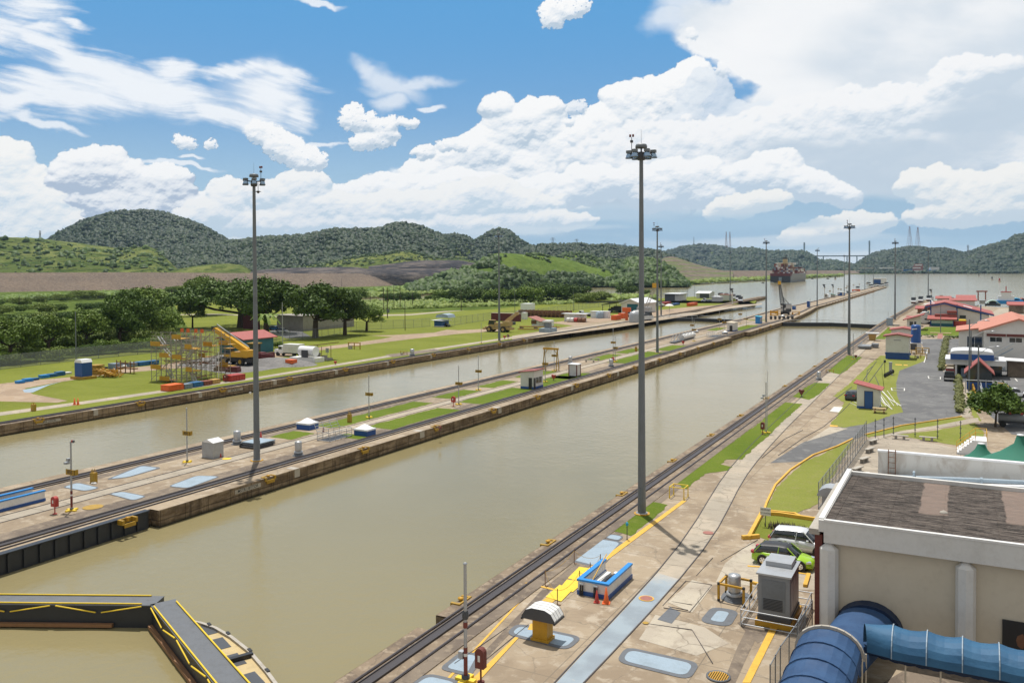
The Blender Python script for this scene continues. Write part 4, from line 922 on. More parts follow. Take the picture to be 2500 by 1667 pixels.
def lumps(name,P,R,m,flat=0.8,seed=0,label=None,cat=None,jag=0.42,kind='stuff'):
    v,f=lump();r_=np.random.default_rng(seed);n=len(P);P=np.asarray(P);R=np.asarray(R)
    a=r_.random(n)*6.283;ca,sa=np.cos(a),np.sin(a)
    D=1+(r_.random((n,len(v)))-0.5)*2*jag
    vx=v[None,:,0]*D;vy=v[None,:,1]*D;vz=v[None,:,2]*D
    el=0.8+r_.random((n,1))*0.5
    X=(vx*ca[:,None]-vy*sa[:,None])*R[:,None]*el+P[:,0:1];Y=(vx*sa[:,None]+vy*ca[:,None])*R[:,None]+P[:,1:2];Z=vz*R[:,None]*flat*(0.8+r_.random((n,1))*0.5)+P[:,2:3]
    co=np.stack([X,Y,Z],-1).reshape(-1,3);F_=(f[None]+np.arange(n)[:,None,None]*len(v)).reshape(-1,3)
    o=np_mesh(name,co,F_,m)
    if kind: o['kind']=kind
    if label: o['label']=label;o['category']=cat
    return o
def sample(key,n,t0=0.0,t1=1.05,c0=0.0,c1=1.0,seed=0,cond=None):
    V=RIDGES[key];R,Cn=V.shape[:2];h=(R-1)/2;r_=np.random.default_rng(seed)
    s=t0+(t1-t0)*r_.random(n);c=c0+(c1-c0)*r_.random(n)
    i=np.clip(s*h,0,R-2);j=np.clip(c*(Cn-1),0,Cn-2);i0,j0=i.astype(int),j.astype(int);fi,fj=(i-i0)[:,None],(j-j0)[:,None]
    p=(V[i0,j0]*(1-fi)+V[i0+1,j0]*fi)*(1-fj)+(V[i0,j0+1]*(1-fi)+V[i0+1,j0+1]*fi)*fj
    if cond is not None: k=cond(p,s,c);p=p[k]
    return p
def forest(key,n,r0,r1,m='leaf_far',label='',seed=0,name='forest',**kw):
    p=sample(key,n,seed=seed,**kw);r_=np.random.default_rng(seed+1);R=r0*0.48+(r1*1.0-r0*0.48)*r_.random(len(p))**2.6
    p=p.copy();p[:,2]+=R*0.1
    return lumps(name,p,R,m,seed=seed,label=label,cat='forest',flat=0.95)
# far blue ranges
ridge('r4','hill','hillgreen',[(1400,610),(1450,600),(1490,596),(1540,602),(1600,610),(1620,616),(1660,603),(1700,596),(1740,597),(1775,604),(1800,610),(1850,620)],4200,5600,seed=4,drop=7)
forest('r4',7000,9,18,label='blue hazy forest on the far ridge behind the light masts',seed=4)
ridge('r5','hill','hillgreen',[(1720,640),(1775,614),(1800,606),(1830,604),(1880,612),(1920,611),(1955,611),(1980,620),(2000,636),(2040,633),(2056,640),(2085,645),(2110,648)],3600,4700,seed=5,drop=7)
forest('r5',9000,8,15,label='hazy forest on the hill rising behind the container ship',seed=5)
ridge('r5b','hill','hillgreen',[(1960,650),(2000,640),(2026,630),(2050,640),(2080,645),(2130,641),(2160,645)],6500,8000,seed=51)
ridge('r6','hill','hillgreen',[(2085,650),(2105,632),(2130,619),(2160,611),(2185,608),(2200,603),(2240,601),(2270,608),(2285,607),(2310,605),(2340,615),(2360,618)],3300,4200,seed=6,drop=8)
forest('r6',11000,7.5,14,label='dark green forest on the hill with the two lattice towers',seed=6)
ridge('r7','hill','hillgreen',[(2300,640),(2340,622),(2375,612),(2405,601),(2440,595),(2462,585),(2480,574),(2520,566),(2600,560),(2700,575)],3000,3700,seed=7,drop=8)
forest('r7',12000,7.5,14,label='dark green forest on the steep hill at the right edge',seed=7)
# left hills
ridge('r1','hill','hillgreen',[(60,606),(108,588),(135,570),(165,553),(200,536),(230,524),(290,513),(350,514),(400,519),(450,530),(500,550),(560,582),(600,600)],1900,2500,seed=11,drop=13)
forest('r1',22000,5,10,label='dense forest covering the round hill at the left',seed=11)
ridge('r2','hill','hillgreen',[(300,640),(345,622),(420,604),(520,592),(600,584),(660,577),(720,574),(770,570),(812,562),(850,564),(900,560),(935,555),(955,545),(985,543),(1020,548),(1050,562),(1085,575),(1110,600)],1500,2100,seed=12,drop=10)
forest('r2',25000,4.6,9,label='dense forest on the long ridge left of the middle',seed=12)
ridge('r2b','hill','hillgreen',[(1040,600),(1075,574),(1105,567),(1130,572),(1160,585),(1200,600)],2000,2500,seed=13,drop=6)
forest('r2b',1500,4,7,label='low bushes on the rounded grassy hilltop',seed=13,t0=0.3)
ridge('r3','hill','hillgreen',[(1140,602),(1165,588),(1190,568),(1210,558),(1230,557),(1248,565),(1268,584),(1290,594),(1320,602)],2000,2500,seed=14,drop=10)
forest('r3',7000,5,9.5,label='forest on the small pointed hill in the middle',seed=14)
ridge('r3b','hill','hillgreen',[(1270,612),(1310,600),(1345,596),(1400,595),(1440,598),(1500,605),(1560,607),(1600,612),(1640,625),(1680,640)],1700,2200,seed=15,drop=7)
forest('r3b',7500,4.5,8.5,label='scattered forest on the low hills behind the tallest mast',seed=15)
ridge('r0','hill','hillgreen',[(-500,560),(-100,570),(0,579),(60,584),(110,588),(170,592),(240,600),(290,604),(340,600),(370,600),(400,622),(430,650),(450,668)],1075,1600,seed=16,drop=4)
forest('r0',900,2,6.0,'leaf_grove',label='scattered trees on the grassy slope at the left',seed=16,t0=0.0,t1=0.7)
ridge('r0b','hill','hillgreen',[(380,668),(430,655),(490,646),(560,641),(600,646),(620,668)],1100,1280,seed=17)
ridge('r2c','hill','hillgreen',[(620,660),(700,652),(800,640),(850,628),(900,622),(960,615),(985,610),(1030,620),(1070,629),(1130,630),(1170,636),(1210,650)],1320,1600,seed=18)
forest('r2c',600,2,4.5,'leaf_grove',label='bushes dotting the pale green slope above the quarry',seed=18,t0=0.3,t1=1.0)
# quarry terraces
for i,(pts,d0,d1) in enumerate((([(600,662),(650,655),(720,651),(870,649),(900,655),(1100,652),(1180,655)],1180,1260),([(900,648),(960,641),(1010,634),(1120,632),(1160,640)],1300,1380),([(620,666),(700,660),(860,658),(1050,660),(1100,668)],1150,1180))):
    ridge('q%d' % i,'quarry','quarry',pts,d0,d1,pw=0.25,seed=30+i,rough=0.3,rows=10)
# rock dam
def dam(pts_b,pts_t,dd,name='dam',label=''):
    xs=np.linspace(pts_b[0][0],pts_b[-1][0],60);v=[]
    for x in xs:
        b_=G(x,np.interp(x,[p[0] for p in pts_b],[p[1] for p in pts_b]),-0.6);dep=(b_-[0,0,CH])@FW
        yt=np.interp(x,[p[0] for p in pts_t],[p[1] for p in pts_t]);t_=PD(x,yt,dep+dd);t2=PD(x,yt,dep+dd+14);t2[2]=t_[2];m_=b_*0.12+t_*0.88;m2=m_+(t2-t_)*0.4;t_=t_+(t2-t_)*0.4
        e=PD(x,700,dep+dd*2.2+30);e[2]=-0.6;v+=[b_,m_,m2,t_,t2,e]
    n=len(xs);f=[(i*6+k,i*6+6+k,i*6+7+k,i*6+1+k) for i in range(n-1) for k in range(5)]
    mb=MB();mb.add([tuple(q) for q in v],[q for i,q in enumerate(f) if i % 5 != 1],0);mb.add([tuple(q) for q in v],[q for i,q in enumerate(f) if i % 5==1],1)
    return tag(mb.build(name,['damrock','concrete_pale']),label,'dam')
dam([(-700,730),(0,715),(300,709),(620,704),(900,700),(1000,696),(1100,690)],[(-700,672),(0,666),(300,665),(640,667),(900,668),(1100,672)],70,label='long brown rockfill dam below the hills at the left')
dam([(1640,682),(1750,681),(1900,676),(2000,671),(2100,668)],[(1640,660),(1700,661),(1850,660.5),(2000,660),(2100,660.5)],110,label='brown rockfill dam along the lake shore behind the container ship')
ridge('dr','hill','terrace',[(1590,668),(1610,630),(1640,622),(1680,636),(1710,645),(1750,655),(1790,662)],1500,1800,seed=31,rough=0.4)
# wooded peninsula in the middle
ridge('p1','hill','slopegreen',[(985,705),(1030,680),(1080,660),(1125,650),(1160,640),(1190,618),(1215,609),(1260,611),(1300,616),(1340,616),(1400,628),(1440,642),(1480,650),(1530,665),(1560,690)],[760,780,800,820,840,860,880,900,930,960,990,1010,1030,1050,1070],[860,900,930,950,980,1000,1010,1020,1050,1080,1100,1110,1120,1130,1140],seed=21,drop=9,rows=22,step=5)
forest('p1',2400,2.6,5.5,'leaf_grove',label='dark trees on the near left flank of the peninsula',seed=21,c0=0.02,c1=0.40,t0=0.0,t1=0.62,cond=lambda p,s,c: (fbm(p[:,0]/45,p[:,1]/45,77,3)>-0.10) | (s<0.25))
forest('p1',2600,2.6,5.5,'leaf_grove',label='dark trees lining the lake shore of the peninsula',seed=22,c0=0.40,c1=1.0,t0=0.0,t1=0.40,cond=lambda p,s,c: s<0.12+0.20*(fbm(p[:,0]/60,p[:,1]/60,78,3)+0.55))
forest('p1',420,2.2,4.5,'leaf_grove',label='scattered trees along the grassy crest of the peninsula',seed=23,c0=0.2,c1=0.95,t0=0.5,t1=1.05,cond=lambda p,s,c: fbm(p[:,0]/50,p[:,1]/50,79,3)>0.16)
ridge('p0','hill','slopegreen',[(1330,640),(1370,618),(1410,614),(1450,625),(1500,634),(1560,632),(1600,640)],1250,1500,seed=24,drop=7)
forest('p0',800,3,6,'leaf_grove',label='trees around the green hill behind the peninsula',seed=24,t0=0.2,t1=1.0)
ridge('p2','hill','scrub',[(1495,700),(1510,652),(1525,634),(1550,628),(1590,626),(1612,636),(1640,655),(1665,678),(1680,696)],1000,1110,seed=25,drop=10)
forest('p2',2300,3,6,'leaf_grove',label='dark wooded knoll at the tip of the peninsula',seed=25)
# shore vegetation strips
def shore(px0,px1,py0,py1,n,r0,r1,m,label,seed,z=-0.5,cat='shrubs',dens=None):
    r_=np.random.default_rng(seed);P=[]
    for _ in range(n):
        a,b=r_.uniform(px0,px1),r_.uniform(0,1);y=(py0[0]+(py1[0]-py0[0])*(a-px0)/(px1-px0))*(1-b)+(py0[1]+(py1[1]-py0[1])*(a-px0)/(px1-px0))*b
        if dens is not None and not dens(a,y): continue
        P.append(G(a,y,z))
    if not P: return
    P=np.array(P);R=r_.uniform(r0,r1,len(P));P[:,2]+=R*0.15
    o=lumps('shrubbery',P,R,m,seed=seed,flat=0.9,label=label,cat=cat);return o
shore(1690,2060,(693,691),(674,671.5),900,2.5,5,'leaf_light','pale green bank vegetation along the far lake shore',41)
shore(868,1110,(728,716),(714,707),700,1.2,2.4,'leaf_light','low bright bushes around the small lagoon',42)
shore(900,1100,(722,716),(706,698),320,2.0,4.5,'leaf_mid','dark bushes between the dam and the lagoon',43,dens=lambda a,y: abs(a-1015)>25)
shore(1070,1410,(742,726),(729,722),900,1.2,2.6,'leaf_mid','mixed shrubs on the field behind the peninsula shore',44,z=0)
shore(1405,1600,(735,724),(732,726),260,1.0,2.6,'leaf_light','bright shrubs on the spit beside the white shed',45,z=0)
shore(880,1400,(758,737),(742,728),2600,0.6,1.7,'leaf_light','tall bright grass and weeds behind the left bank fence',46,z=0)
shore(2060,2500,(668,666),(667.5,666),900,5,9,'leaf_far','dark trees along the waterline below the right hills',47)
shore(-40,230,(664,650),(664,652),160,3,6,'leaf_mid','bushes along the crest of the left dam',48,z=15)
shore(-300,560,(752,742),(716,708),1700,1.2,3.2,'leaf_mid','low mixed shrubs at the foot of the rock dam',51,z=0)
shore(-200,400,(880,842),(750,742),2600,0.9,2.0,'leaf_mid','undergrowth between the bushes of the left thicket',52,z=0)
shore(395,530,(752,750),(722,716),300,0.8,1.6,'leaf_light','tall bright grass on the meadow before the dam',53,z=0)
# ================================================================== LIGHT MASTS AND WALL FURNITURE
# helper: a thing whose base is at a photo pixel
def at(px,py,z=0.0): p=G(px,py,z);return (p[0],p[1],z)
def floodlight(par,loc,k):
    f=MB();f.lathe([(0.30,-0.42),(0.285,-0.30),(0.23,-0.12),(0.14,0.0),(0.0,0.02)],n=12,m=0);f.lathe([(0.33,-0.44),(0.33,-0.38),(0.29,-0.38)],n=12,m=1)
    o=f.build('floodlight',['lamp_glass','dark_grey'],par,loc)
    b=MB();b.bx(-0.22,0.22,-0.17,0.17,0.0,0.24);b.build('ballast_box','pole_grey',o)
def make_mast(label,h=32.55):
    t=thing('light_mast',label,'light mast',group='tall light masts along the locks')
    m=MB();m.lathe([(0.36,0.12),(0.34,1.5),(0.30,8),(0.245,16),(0.20,24),(0.16,h-1.9)],n=16);m.bx(-0.12,0.12,-0.40,-0.32,0.9,2.2,0);m.build('pole','pole_grey',t)
    f=MB();f.lathe([(0.0,0.13),(0.52,0.13),(0.52,0.05),(0.44,0.0)],n=12);f.build('base_plate','galv',t)
    c=MB();n=8;c.lathe([(0.72,-0.02),(0.72,0.08),(0.60,0.10),(0.0,0.10)],n=8,smooth=False);c.build('footing','orange_yellow',t)
    z=h-1.75
    g=MB();g.lathe([(0.30,z-0.6),(0.36,z-0.5),(0.36,z-0.05),(0.2,z+0.1)],n=10)
    for i in range(6):
        a=math.pi/3*i+0.3;g.bar((0.3*math.cos(a),0.3*math.sin(a),z-0.05),(1.05*math.cos(a),1.05*math.sin(a),z-0.02),0.07)
    g.ring((0,0,z),(0,0,z+0.5),0.07);g.build('head_frame','dark_grey',t)
    d=MB();d.lathe([(0.0,z+0.42),(0.50,z+0.42),(0.50,z+0.60),(0.44,z+0.74),(0.0,z+0.78)],n=14);d.build('winch_cap','pole_grey',t)
    for i in range(6):
        a=math.pi/3*i+0.3;floodlight(t,(1.02*math.cos(a),1.02*math.sin(a),z+0.0),i)
    r=MB();r.ring((0,0,z+0.7),(0,0,z+2.0),0.018,0.008,5);r.build('lightning_rod','pole_grey',t)
    s=MB();s.ring((-0.75,-0.3,z),(-0.75,-0.3,z+1.35),0.03,None,6);s.box(-0.75,-0.3,z+1.0,0.2,0.2,0.2)
    o=s.build('beacon_stem','dark_grey',t);l=MB()
    for dx in (-0.13,0.13): l.lathe([(0.0,0),(0.09,0),(0.09,0.2),(0.0,0.24)],(-0.75+dx,-0.3,z+1.38),n=8)
    l.build('beacon','dark_red',o)
    return t
mast_spots=[
    ((1567,1254),0,'tallest grey light mast standing on the lawn strip beside the right lock wall'),
    ((2073,867),0,'grey light mast on the right bank beside the blue-based white pump house'),
    ((2185,781),0,'grey light mast on the right bank just beyond the end of the far lock gates'),
    ((2266,735),0,'farthest light mast of the right bank, beside the parked silver locomotives'),
    ((627,1124),0,'grey light mast on a yellow collar in the foreground of the centre wall'),
    ((1605,861),0,'grey light mast on the centre wall just right of the tallest mast'),
    ((1870.5,787),0,'grey light mast on the centre wall beside the bright blue booth'),
    ((1995,748),-0.3,'light mast at the foot of the sloping tracks beyond the crawler crane'),
    ((2061,719),-0.6,'light mast on the approach wall right behind the blue and white sheds'),
    ((2111.6,708),-0.6,'light mast midway along the approach wall beside the orange wagon'),
    ((2132,697),-0.6,'light mast at the far end of the approach wall by the blue signal cabin'),
    ((1219,832),0,'grey light mast on the left bank beside the tan mobile crane'),
    ((1614,770),0,'light mast on the left bank beside the silver locomotive and white shed'),
    ((1782.6,736),0,'light mast on the left bank beside the white sheds near the point')]
M0=make_mast(mast_spots[0][2]);M0.location=at(*mast_spots[0][0])
for (p_,z,lb) in mast_spots[1:]:
    o=dup(M0,at(*p_,z),random.uniform(0,6),lb)
# small camera dome hanging from the centre-wall mast
cx_,cy_,_=at(627,1124);q=MB();q.ring((0,0,0),(0,0,-0.9),0.03);q.lathe([(0.0,-1.15),(0.12,-1.08),(0.14,-0.98),(0.34,-0.95),(0.12,-0.85),(0.0,-0.85)],n=10)
tag(q.build('camera_dome','dark_grey',None,(cx_+0.9,cy_-0.3,30.5)),'small dark camera dome hanging under the lamps of the left foreground mast','camera')
# distance marker posts
def marker(px,py,top,sy=None,num=None,lb='',face=True,w_=1.1,red=False,lamp=False,tri=False,m='galv',z=0.02,foot=True,thick=0.07,cat='marker post',grp='distance marker posts'):
    t=thing('marker_post' if num else 'steel_post',lb,cat,at(px,py,z),0,grp);h=hgt(px,py,top,z)
    p=MB();p.ring((0,0,0.1),(0,0,h),thick,thick*0.85,8,0);p.lathe([(0,h+0.06),(thick*1.2,h),(thick*1.2,h-0.05)],n=8,m=0);p.build('post',m,t)
    if red:
        r=MB()
        for a,b,mm in ((0.3,1.3,1),(1.3,1.45,0),(1.45,1.75,1)): r.ring((0,0,a),(0,0,b),thick+0.012,None,8,mm)
        r.build('painted_band',['white','dark_red'],t)
    if foot:
        f=MB();f.bx(-0.55,0.55,-0.13,0.13,0.0,0.12);f.bx(-0.13,0.13,-0.56,0.56,0.003,0.123);f.lathe([(0.16,0.1),(0.16,0.22),(0,0.23)],n=8,m=1);f.build('foot',['mat_yellow','dark_grey'],t)
    if sy is not None:
        zs=hgt(px,py,sy,z);b=MB();hh=w_*0.42
        b.bx(-w_/2,w_/2,-0.12,-0.08,zs-hh/2,zs+hh/2,0);b.bx(w_/2-0.02,w_/2+0.0,-0.12,0.28,zs-hh/2+0.002,zs+hh/2-0.002,0)
        o=b.build('sign_board',['mustard'],t)
        if num: text_mb(num,hh*0.92,'black','sign_text',o,(-0.02,-0.125,zs),(math.pi/2,0,0))
    if lamp:
        l=MB();zz=h*0.72;l.bar((0,0,zz+0.2),(-0.28,-0.05,zz+0.15),0.05);l.bx(-0.42,-0.16,-0.18,0.1,zz-0.05,zz+0.22);l.bx(-0.62,-0.30,-0.28,0.1,zz-0.3,zz-0.12);l.build('floodlight','galv',t)
    if tri:
        l=MB();l.bar((0,0,h-0.05),(0.42,0,h-0.05),0.06,0);l.box(0.22,0,h+0.07,0.14,0.14,0.18,1);l.box(0.40,0,h+0.07,0.14,0.14,0.18,2);l.box(0.10,0,h+0.06,0.10,0.12,0.14,3);l.build('signal_lamp',['galv','red','slate_edge','white'],t)
    return t
marker(175,1246,1078,1152,'850','marker post with the yellow sign 850, floodlight and red and white foot',w_=1.15,red=True,lamp=True,tri=True,thick=0.085)
marker(457,1128,996,1057,'800','marker post with the yellow sign 800 beside the grey steel cabinet',thick=0.075)
marker(901,1019,916,962,'700','marker post with the yellow sign 700 right of the yellow box')
marker(1120,987,893,936,'650','marker post with the yellow sign 650 beside the red box on the centre wall')
marker(1168,952,868,906,'600','marker post with the yellow sign 600 nearest the water behind the red box')
marker(1331,932,853,888,'550','marker post with a yellow sign between the white hut and the yellow gantry')
marker(1353,905,834,868,'500','marker post with a yellow sign standing against the yellow gantry')
marker(1497,884,803,836,'450','taller of two marker posts beside the red cabinet left of the tallest mast',red=True)
marker(1502,882,820,849,'400','shorter of two marker posts beside the red cabinet left of the tallest mast')
marker(1690,821,774,794,'350','marker post with a yellow sign behind the white dome skylight',w_=1.3)
marker(1694.5,833,781,805,'300','marker post with a hooked top and yellow sign near the gangway racks',w_=1.3)
marker(1756.5,802,760,779,'250','marker post with a yellow sign left of the white far hut, nearer the water',w_=1.4)
marker(1768,808,767,787,'200','marker post with a yellow sign left of the white far hut, farther right',w_=1.4)
marker(1807,790,751,767,'150','marker post with a yellow sign between the far hut and the left chamber gates',w_=1.4)
marker(1822,796,756,779,'100','thin marker post right of the white far hut',w_=1.2)
marker(1870,1056,933,None,None,'thin grey post with a camera on the right bank lawn',lamp=True,grp='thin posts')
marker(1873.5,1048,906,None,None,'very thin whip antenna beside the camera post on the right lawn',foot=False,thick=0.03,grp='thin posts')
marker(2083,877,813,None,None,'thin post on the lawn right beside the second right bank mast',grp='thin posts',thick=0.08)
marker(2168,800,762,None,None,'thin post by the grey cabinet at the far end of the right wall',foot=True,grp='thin posts')
marker(1366.5,900,887,None,None,'short grey post between the gantry and the small red-trimmed hut',foot=False,grp='thin posts')
marker(1175,838,788,None,None,'thin post on the left bank lawn left of the tan crane',foot=True,grp='thin posts')
marker(534,930,860,None,None,'thin white pole at the gravel yard in front of the yellow crane',foot=False,m='white',grp='thin posts')
marker(1634,766,742,None,None,'thin grey post beside the pale umbrella on the left bank',foot=False,grp='thin posts',m='galv')
marker(1358,808,795,None,None,'small red topped post on the left bank path',foot=False,grp='thin posts',m='rust')
for i,(x,y,ty) in enumerate(((1978,757,727),(2026,719,705),(2047,713,700),(2053,714,701),(2066,711,697),(2069,709,692),(2084,704,691),(2098,700,690),(2116,699,686))):
    lb=['marker post in front of the blue cabinet on the grass ramp','marker post left of the green roofed box on the approach wall','marker post between the green box and the blue sheds','second marker post before the blue and white sheds','marker post left of the approach wall mast','thin marker post right of the approach wall mast','marker post above the orange wagon','marker post right of the orange wagon','last marker post before the row of locomotives'][i]
    marker(x,y,ty,ty+(y-ty)*0.42 if i else None,'0' if i else None,lb,w_=1.6,z=-0.3,foot=False,thick=0.1)
# near post with boxes and striped foot
t=marker(1137,1662,1374,None,None,'rusty grey post with junction box and yellow base at the bottom of the picture',red=True,thick=0.095,grp='thin posts',foot=False,z=0)
f=MB();f.bx(-0.55,0.55,-0.16,0.16,0,0.16);f.bx(-0.16,0.16,-0.56,0.56,0.002,0.162);f.lathe([(0.22,0.15),(0.22,0.32),(0,0.33)],n=8,m=1);f.build('foot',['mat_yellow','dark_grey'],t)
b=MB();b.bx(-0.36,-0.10,-0.14,0.14,1.15,1.52);b.build('junction_box','galv',t)
b=MB();b.lathe([(0.14,3.2),(0.17,3.3),(0.17,3.5),(0.13,3.6)],n=8);b.lathe([(0.11,2.75),(0.12,2.8),(0.12,3.0),(0.11,3.05)],n=8,m=1);b.build('clamp',['dark_grey','dark_red'],t)
# pillar boxes: rounded head on a stem
def pillar_box(px,py,top,lb,m='red',z=0.02,w_=0.55,wood=False):
    t=thing('call_box',lb,'call box',at(px,py,z),0,'red call boxes on stems');h=hgt(px,py,top,z)
    s=MB();s.ring((0,0,0),(0,0,h*0.45),0.05,None,8);s.lathe([(0.2,0),(0.2,0.04),(0,0.05)],n=10);s.build('stem',m,t)
    p=[(-w_/2,h*0.42),(w_/2,h*0.42)]+[(w_/2*math.cos(a),h-w_/2+w_/2*math.sin(a)) for a in np.linspace(0,math.pi,9)]
    b=MB();b.ext(p,'y',-0.17,0.17);b.build('cabinet',m,t)
    d=MB();d.bx(-w_*0.16,w_*0.10,-0.18,-0.172,h*0.62,h*0.80);d.build('window','white',t)
    return t
pillar_box(134,1254,1211,'bright red rounded call box on a stem beside the 850 post',w_=0.62)
pillar_box(1174,1664,1580,'brown red rounded call box at the bottom edge beside the near post','brick_red',z=0,w_=0.5)
pillar_box(1107,992,967,'red call box left of the 650 post on the centre wall',w_=0.65)
pillar_box(1074,1050,1040,'small red hydrant post beside the right dome skylight','dark_red',w_=0.35)
pillar_box(1496,886,872,'red cabinet at the foot of two marker posts left of the tallest mast',w_=0.7)
pillar_box(1862,1060,1030,'dark red call box at the foot of the camera post on the right lawn','dark_red',z=0,w_=0.5)
pillar_box(551,932,913,'red call box beside the red containers on the left bank','dark_red',z=0,w_=0.8)
pillar_box(752,880,868,'red call box in front of the white tank','dark_red',z=0,w_=0.9)
pillar_box(1240.5,828,816,'dark call box right of the left bank mast','dark_red',z=0,w_=0.8)
# funnel shaped hydrant covers
def funnel(px,py,h_px,lb,z=0.0,m='dark_red'):
    t=thing('hose_reel',lb,'hose reel',at(px,py,z),0,'red wedge shaped hose reels');h=gw(px,py,h_px,z)
    s=MB();s.ring((0,0,0),(0,0,h*0.4),0.06,None,8);s.lathe([(0.22,0),(0.22,0.05),(0,0.06)],n=10);s.build('stem','dark_grey',t)
    b=MB();b.ext([(-0.10,h*0.30),(0.10,h*0.30),(h*0.34,h*0.78),(h*0.30,h*0.97),(0.05,h*0.90),(-h*0.28,h*0.99),(-h*0.36,h*0.80)],'y',-0.22,0.22);b.build('reel_cover',m,t)
funnel(1352,929,15,'bright red wedge shaped hose reel right of the white hut',m='red');funnel(1668,842,10,'bright red wedge shaped hose reel before the gangway racks',m='red')
funnel(1957,969,19,'dark red wedge shaped hose reel on the right bank lawn');funnel(2089.5,876,10,'dark red wedge shaped hose reel right of the second right mast')
funnel(819,890,9,'red wedge shaped hose reel on the left bank near the white tank',m='red');funnel(1232,828,9,'red wedge shaped hose reel right of the left bank mast',m='red')
# silver mushroom vents
def vent(px,py,wpx,lb,z=0.02,base='slate_edge'):
    w_=gw(px,py,wpx,z)/2;t=thing('roof_vent',lb,'vent',at(px,py,z),0,'silver cylindrical vents')
    a=MB();a.lathe([(w_*1.7,0),(w_*1.6,0.08),(w_*1.25,0.12),(w_*1.2,0.3),(w_*0.9,0.34)],n=16);a.build('base',base,t)
    b=MB();b.lathe([(w_*1.25,0.34),(w_*1.25,0.50),(w_*0.85,0.52)],n=16);b.build('collar','galv',t)
    c=MB();c.lathe([(w_,0.62),(w_,1.5),(w_*0.9,1.62),(0,1.66)],n=18);c.lathe([(w_*0.8,0.5),(w_*0.8,0.64)],n=14);c.build('cylinder','steel',t)
    return t
vent(547+32,1084,17,'silver cylindrical vent behind the stack of steel plates');vent(728.5,1112,17,'silver cylindrical vent nearest the right edge of the centre wall')
vent(1006.5,868,10,'white cylindrical vent on the left bank by the wall',z=0);vent(1392.5,888,9,'silver cylindrical vent behind the small red-trimmed hut');vent(1492,895,10,'silver cylindrical vent on the centre wall left of the tallest mast')
vent(1999.5,928,10,'silver cylindrical vent on the concrete between right bank lawns',z=0)
# skylight domes
def dome(px,py,wpx,lb,z=0.02,m='blue'):
    w_=gw(px,py,wpx,z)/2;t=thing('skylight',lb,'skylight',at(px,py,z),0,'white domed skylights on boxes')
    a=MB();a.bx(-w_,w_,-w_*0.85,w_*0.85,0,w_*0.62);a.build('base_box',m,t)
    b=MB();b.taper(0,0,w_*0.622,w_*0.80,w_*2.14,w_*1.84,w_*2.08,w_*1.78)
    n=8
    v=[];fs=[]
    for i in range(n+1):
        for j in range(n+1):
            x,y=-1+2*i/n,-1+2*j/n;v.append((x*w_*0.98,y*w_*0.83,w_*0.80+w_*0.52*(1-abs(x)**1.6)*(1-abs(y)**1.6)))
    fs=[(i*(n+1)+j,(i+1)*(n+1)+j,(i+1)*(n+1)+j+1,i*(n+1)+j+1) for i in range(n) for j in range(n)]
    b.add(v,fs,0,True);b.build('dome','white_clean',t);return t
dome(751,1046,40,'white domed skylight on a blue box at the left side of the centre wall');dome(891,1061,40,'white domed skylight on a blue box beside the red hydrant')
dome(1699,812,11,'small white domed skylight behind the hooked marker post',m='grey');dome(1770,815,12,'small white domed skylight in front of the far white hut',m='grey');dome(1911,774,9,'small white domed skylight beside the crawler crane',m='grey')
# grey steel cabinet with gable roof
def cabinet(px,py,w_,d_,h,lb,body,roof,z=0.02,rise=0.25,over=0.06,name='cabinet',cat='cabinet'):
    x,y,_=at(px,py,z);t=thing(name,lb,cat,(x,y+d_/2,z))
    a=MB();a.bx(-w_/2,w_/2,-d_/2,d_/2,0,h);a.bx(-w_/2-0.04,w_/2+0.04,-d_/2-0.04,d_/2+0.04,0,0.06);a.build('body',body,t)
    r=MB();r.ext([(-w_/2-over,h+0.003),(w_/2+over,h+0.003),(0,h+rise)],'y',-d_/2-over,d_/2+over);r.build('roof',roof,t);return t
cabinet(507,1118,1.75,1.5,1.75,'grey steel cabinet with white gabled lid beside the 800 post','galv','white_clean',rise=0.35)
# cones
def cone(px,py,h,lb,m='orange',z=0.02,grp='traffic cones'):
    t=thing('traffic_cone',lb,'cone',at(px,py,z),0.3,grp);s=h/0.9
    a=MB();a.lathe([(0.17*s,0.04),(0.03*s,h),(0,h+0.01)],n=12);a.build('cone',m,t);b=MB();b.lathe([(0.125*s,h*0.30),(0.095*s,h*0.48)],n=12);b.build('band','white',t)
    c=MB();c.bx(-0.22*s,0.22*s,-0.22*s,0.22*s,0,0.045);c.build('base',m,t)
cone(537,1115,1.0,'red cone beside the grey steel cabinet','red');cone(637,1072,0.95,'red cone behind the left foreground mast','red');cone(789,1055,0.7,'dark red cone beside the steel railing frame','dark_red')
cone(1457,1470,0.78,'shorter red cone in front of the blue-rimmed stair wall','red',0);cone(1480,1472,1.0,'taller orange cone at the corner of the blue-rimmed stair wall','orange',0)
cone(182,988,1.1,'left one of two orange cones beside the left bank path','orange',0);cone(190.5,988,1.1,'right one of two orange cones beside the left bank path','orange',0)
# stacked plates
t=thing('plate_stack','stack of grey steel cover plates on black timbers behind the left foreground mast','steel plates',at(603,1095,0.02),math.radians(0))
for i in range(3):
    a=MB();a.bx(-1.3+0.05*i,1.4,0.2*i,3.2,0.12+0.2*i,0.24+0.2*i);a.build('plate','dark_grey' if i<2 else 'slate_blue',t)
    a=MB();a.bx(-1.2,-1.0,0,3,0.0+0.2*i,0.118+0.2*i);a.bx(1.0,1.2,0,3,0.0+0.2*i,0.118+0.2*i);a.build('timber','black',t)
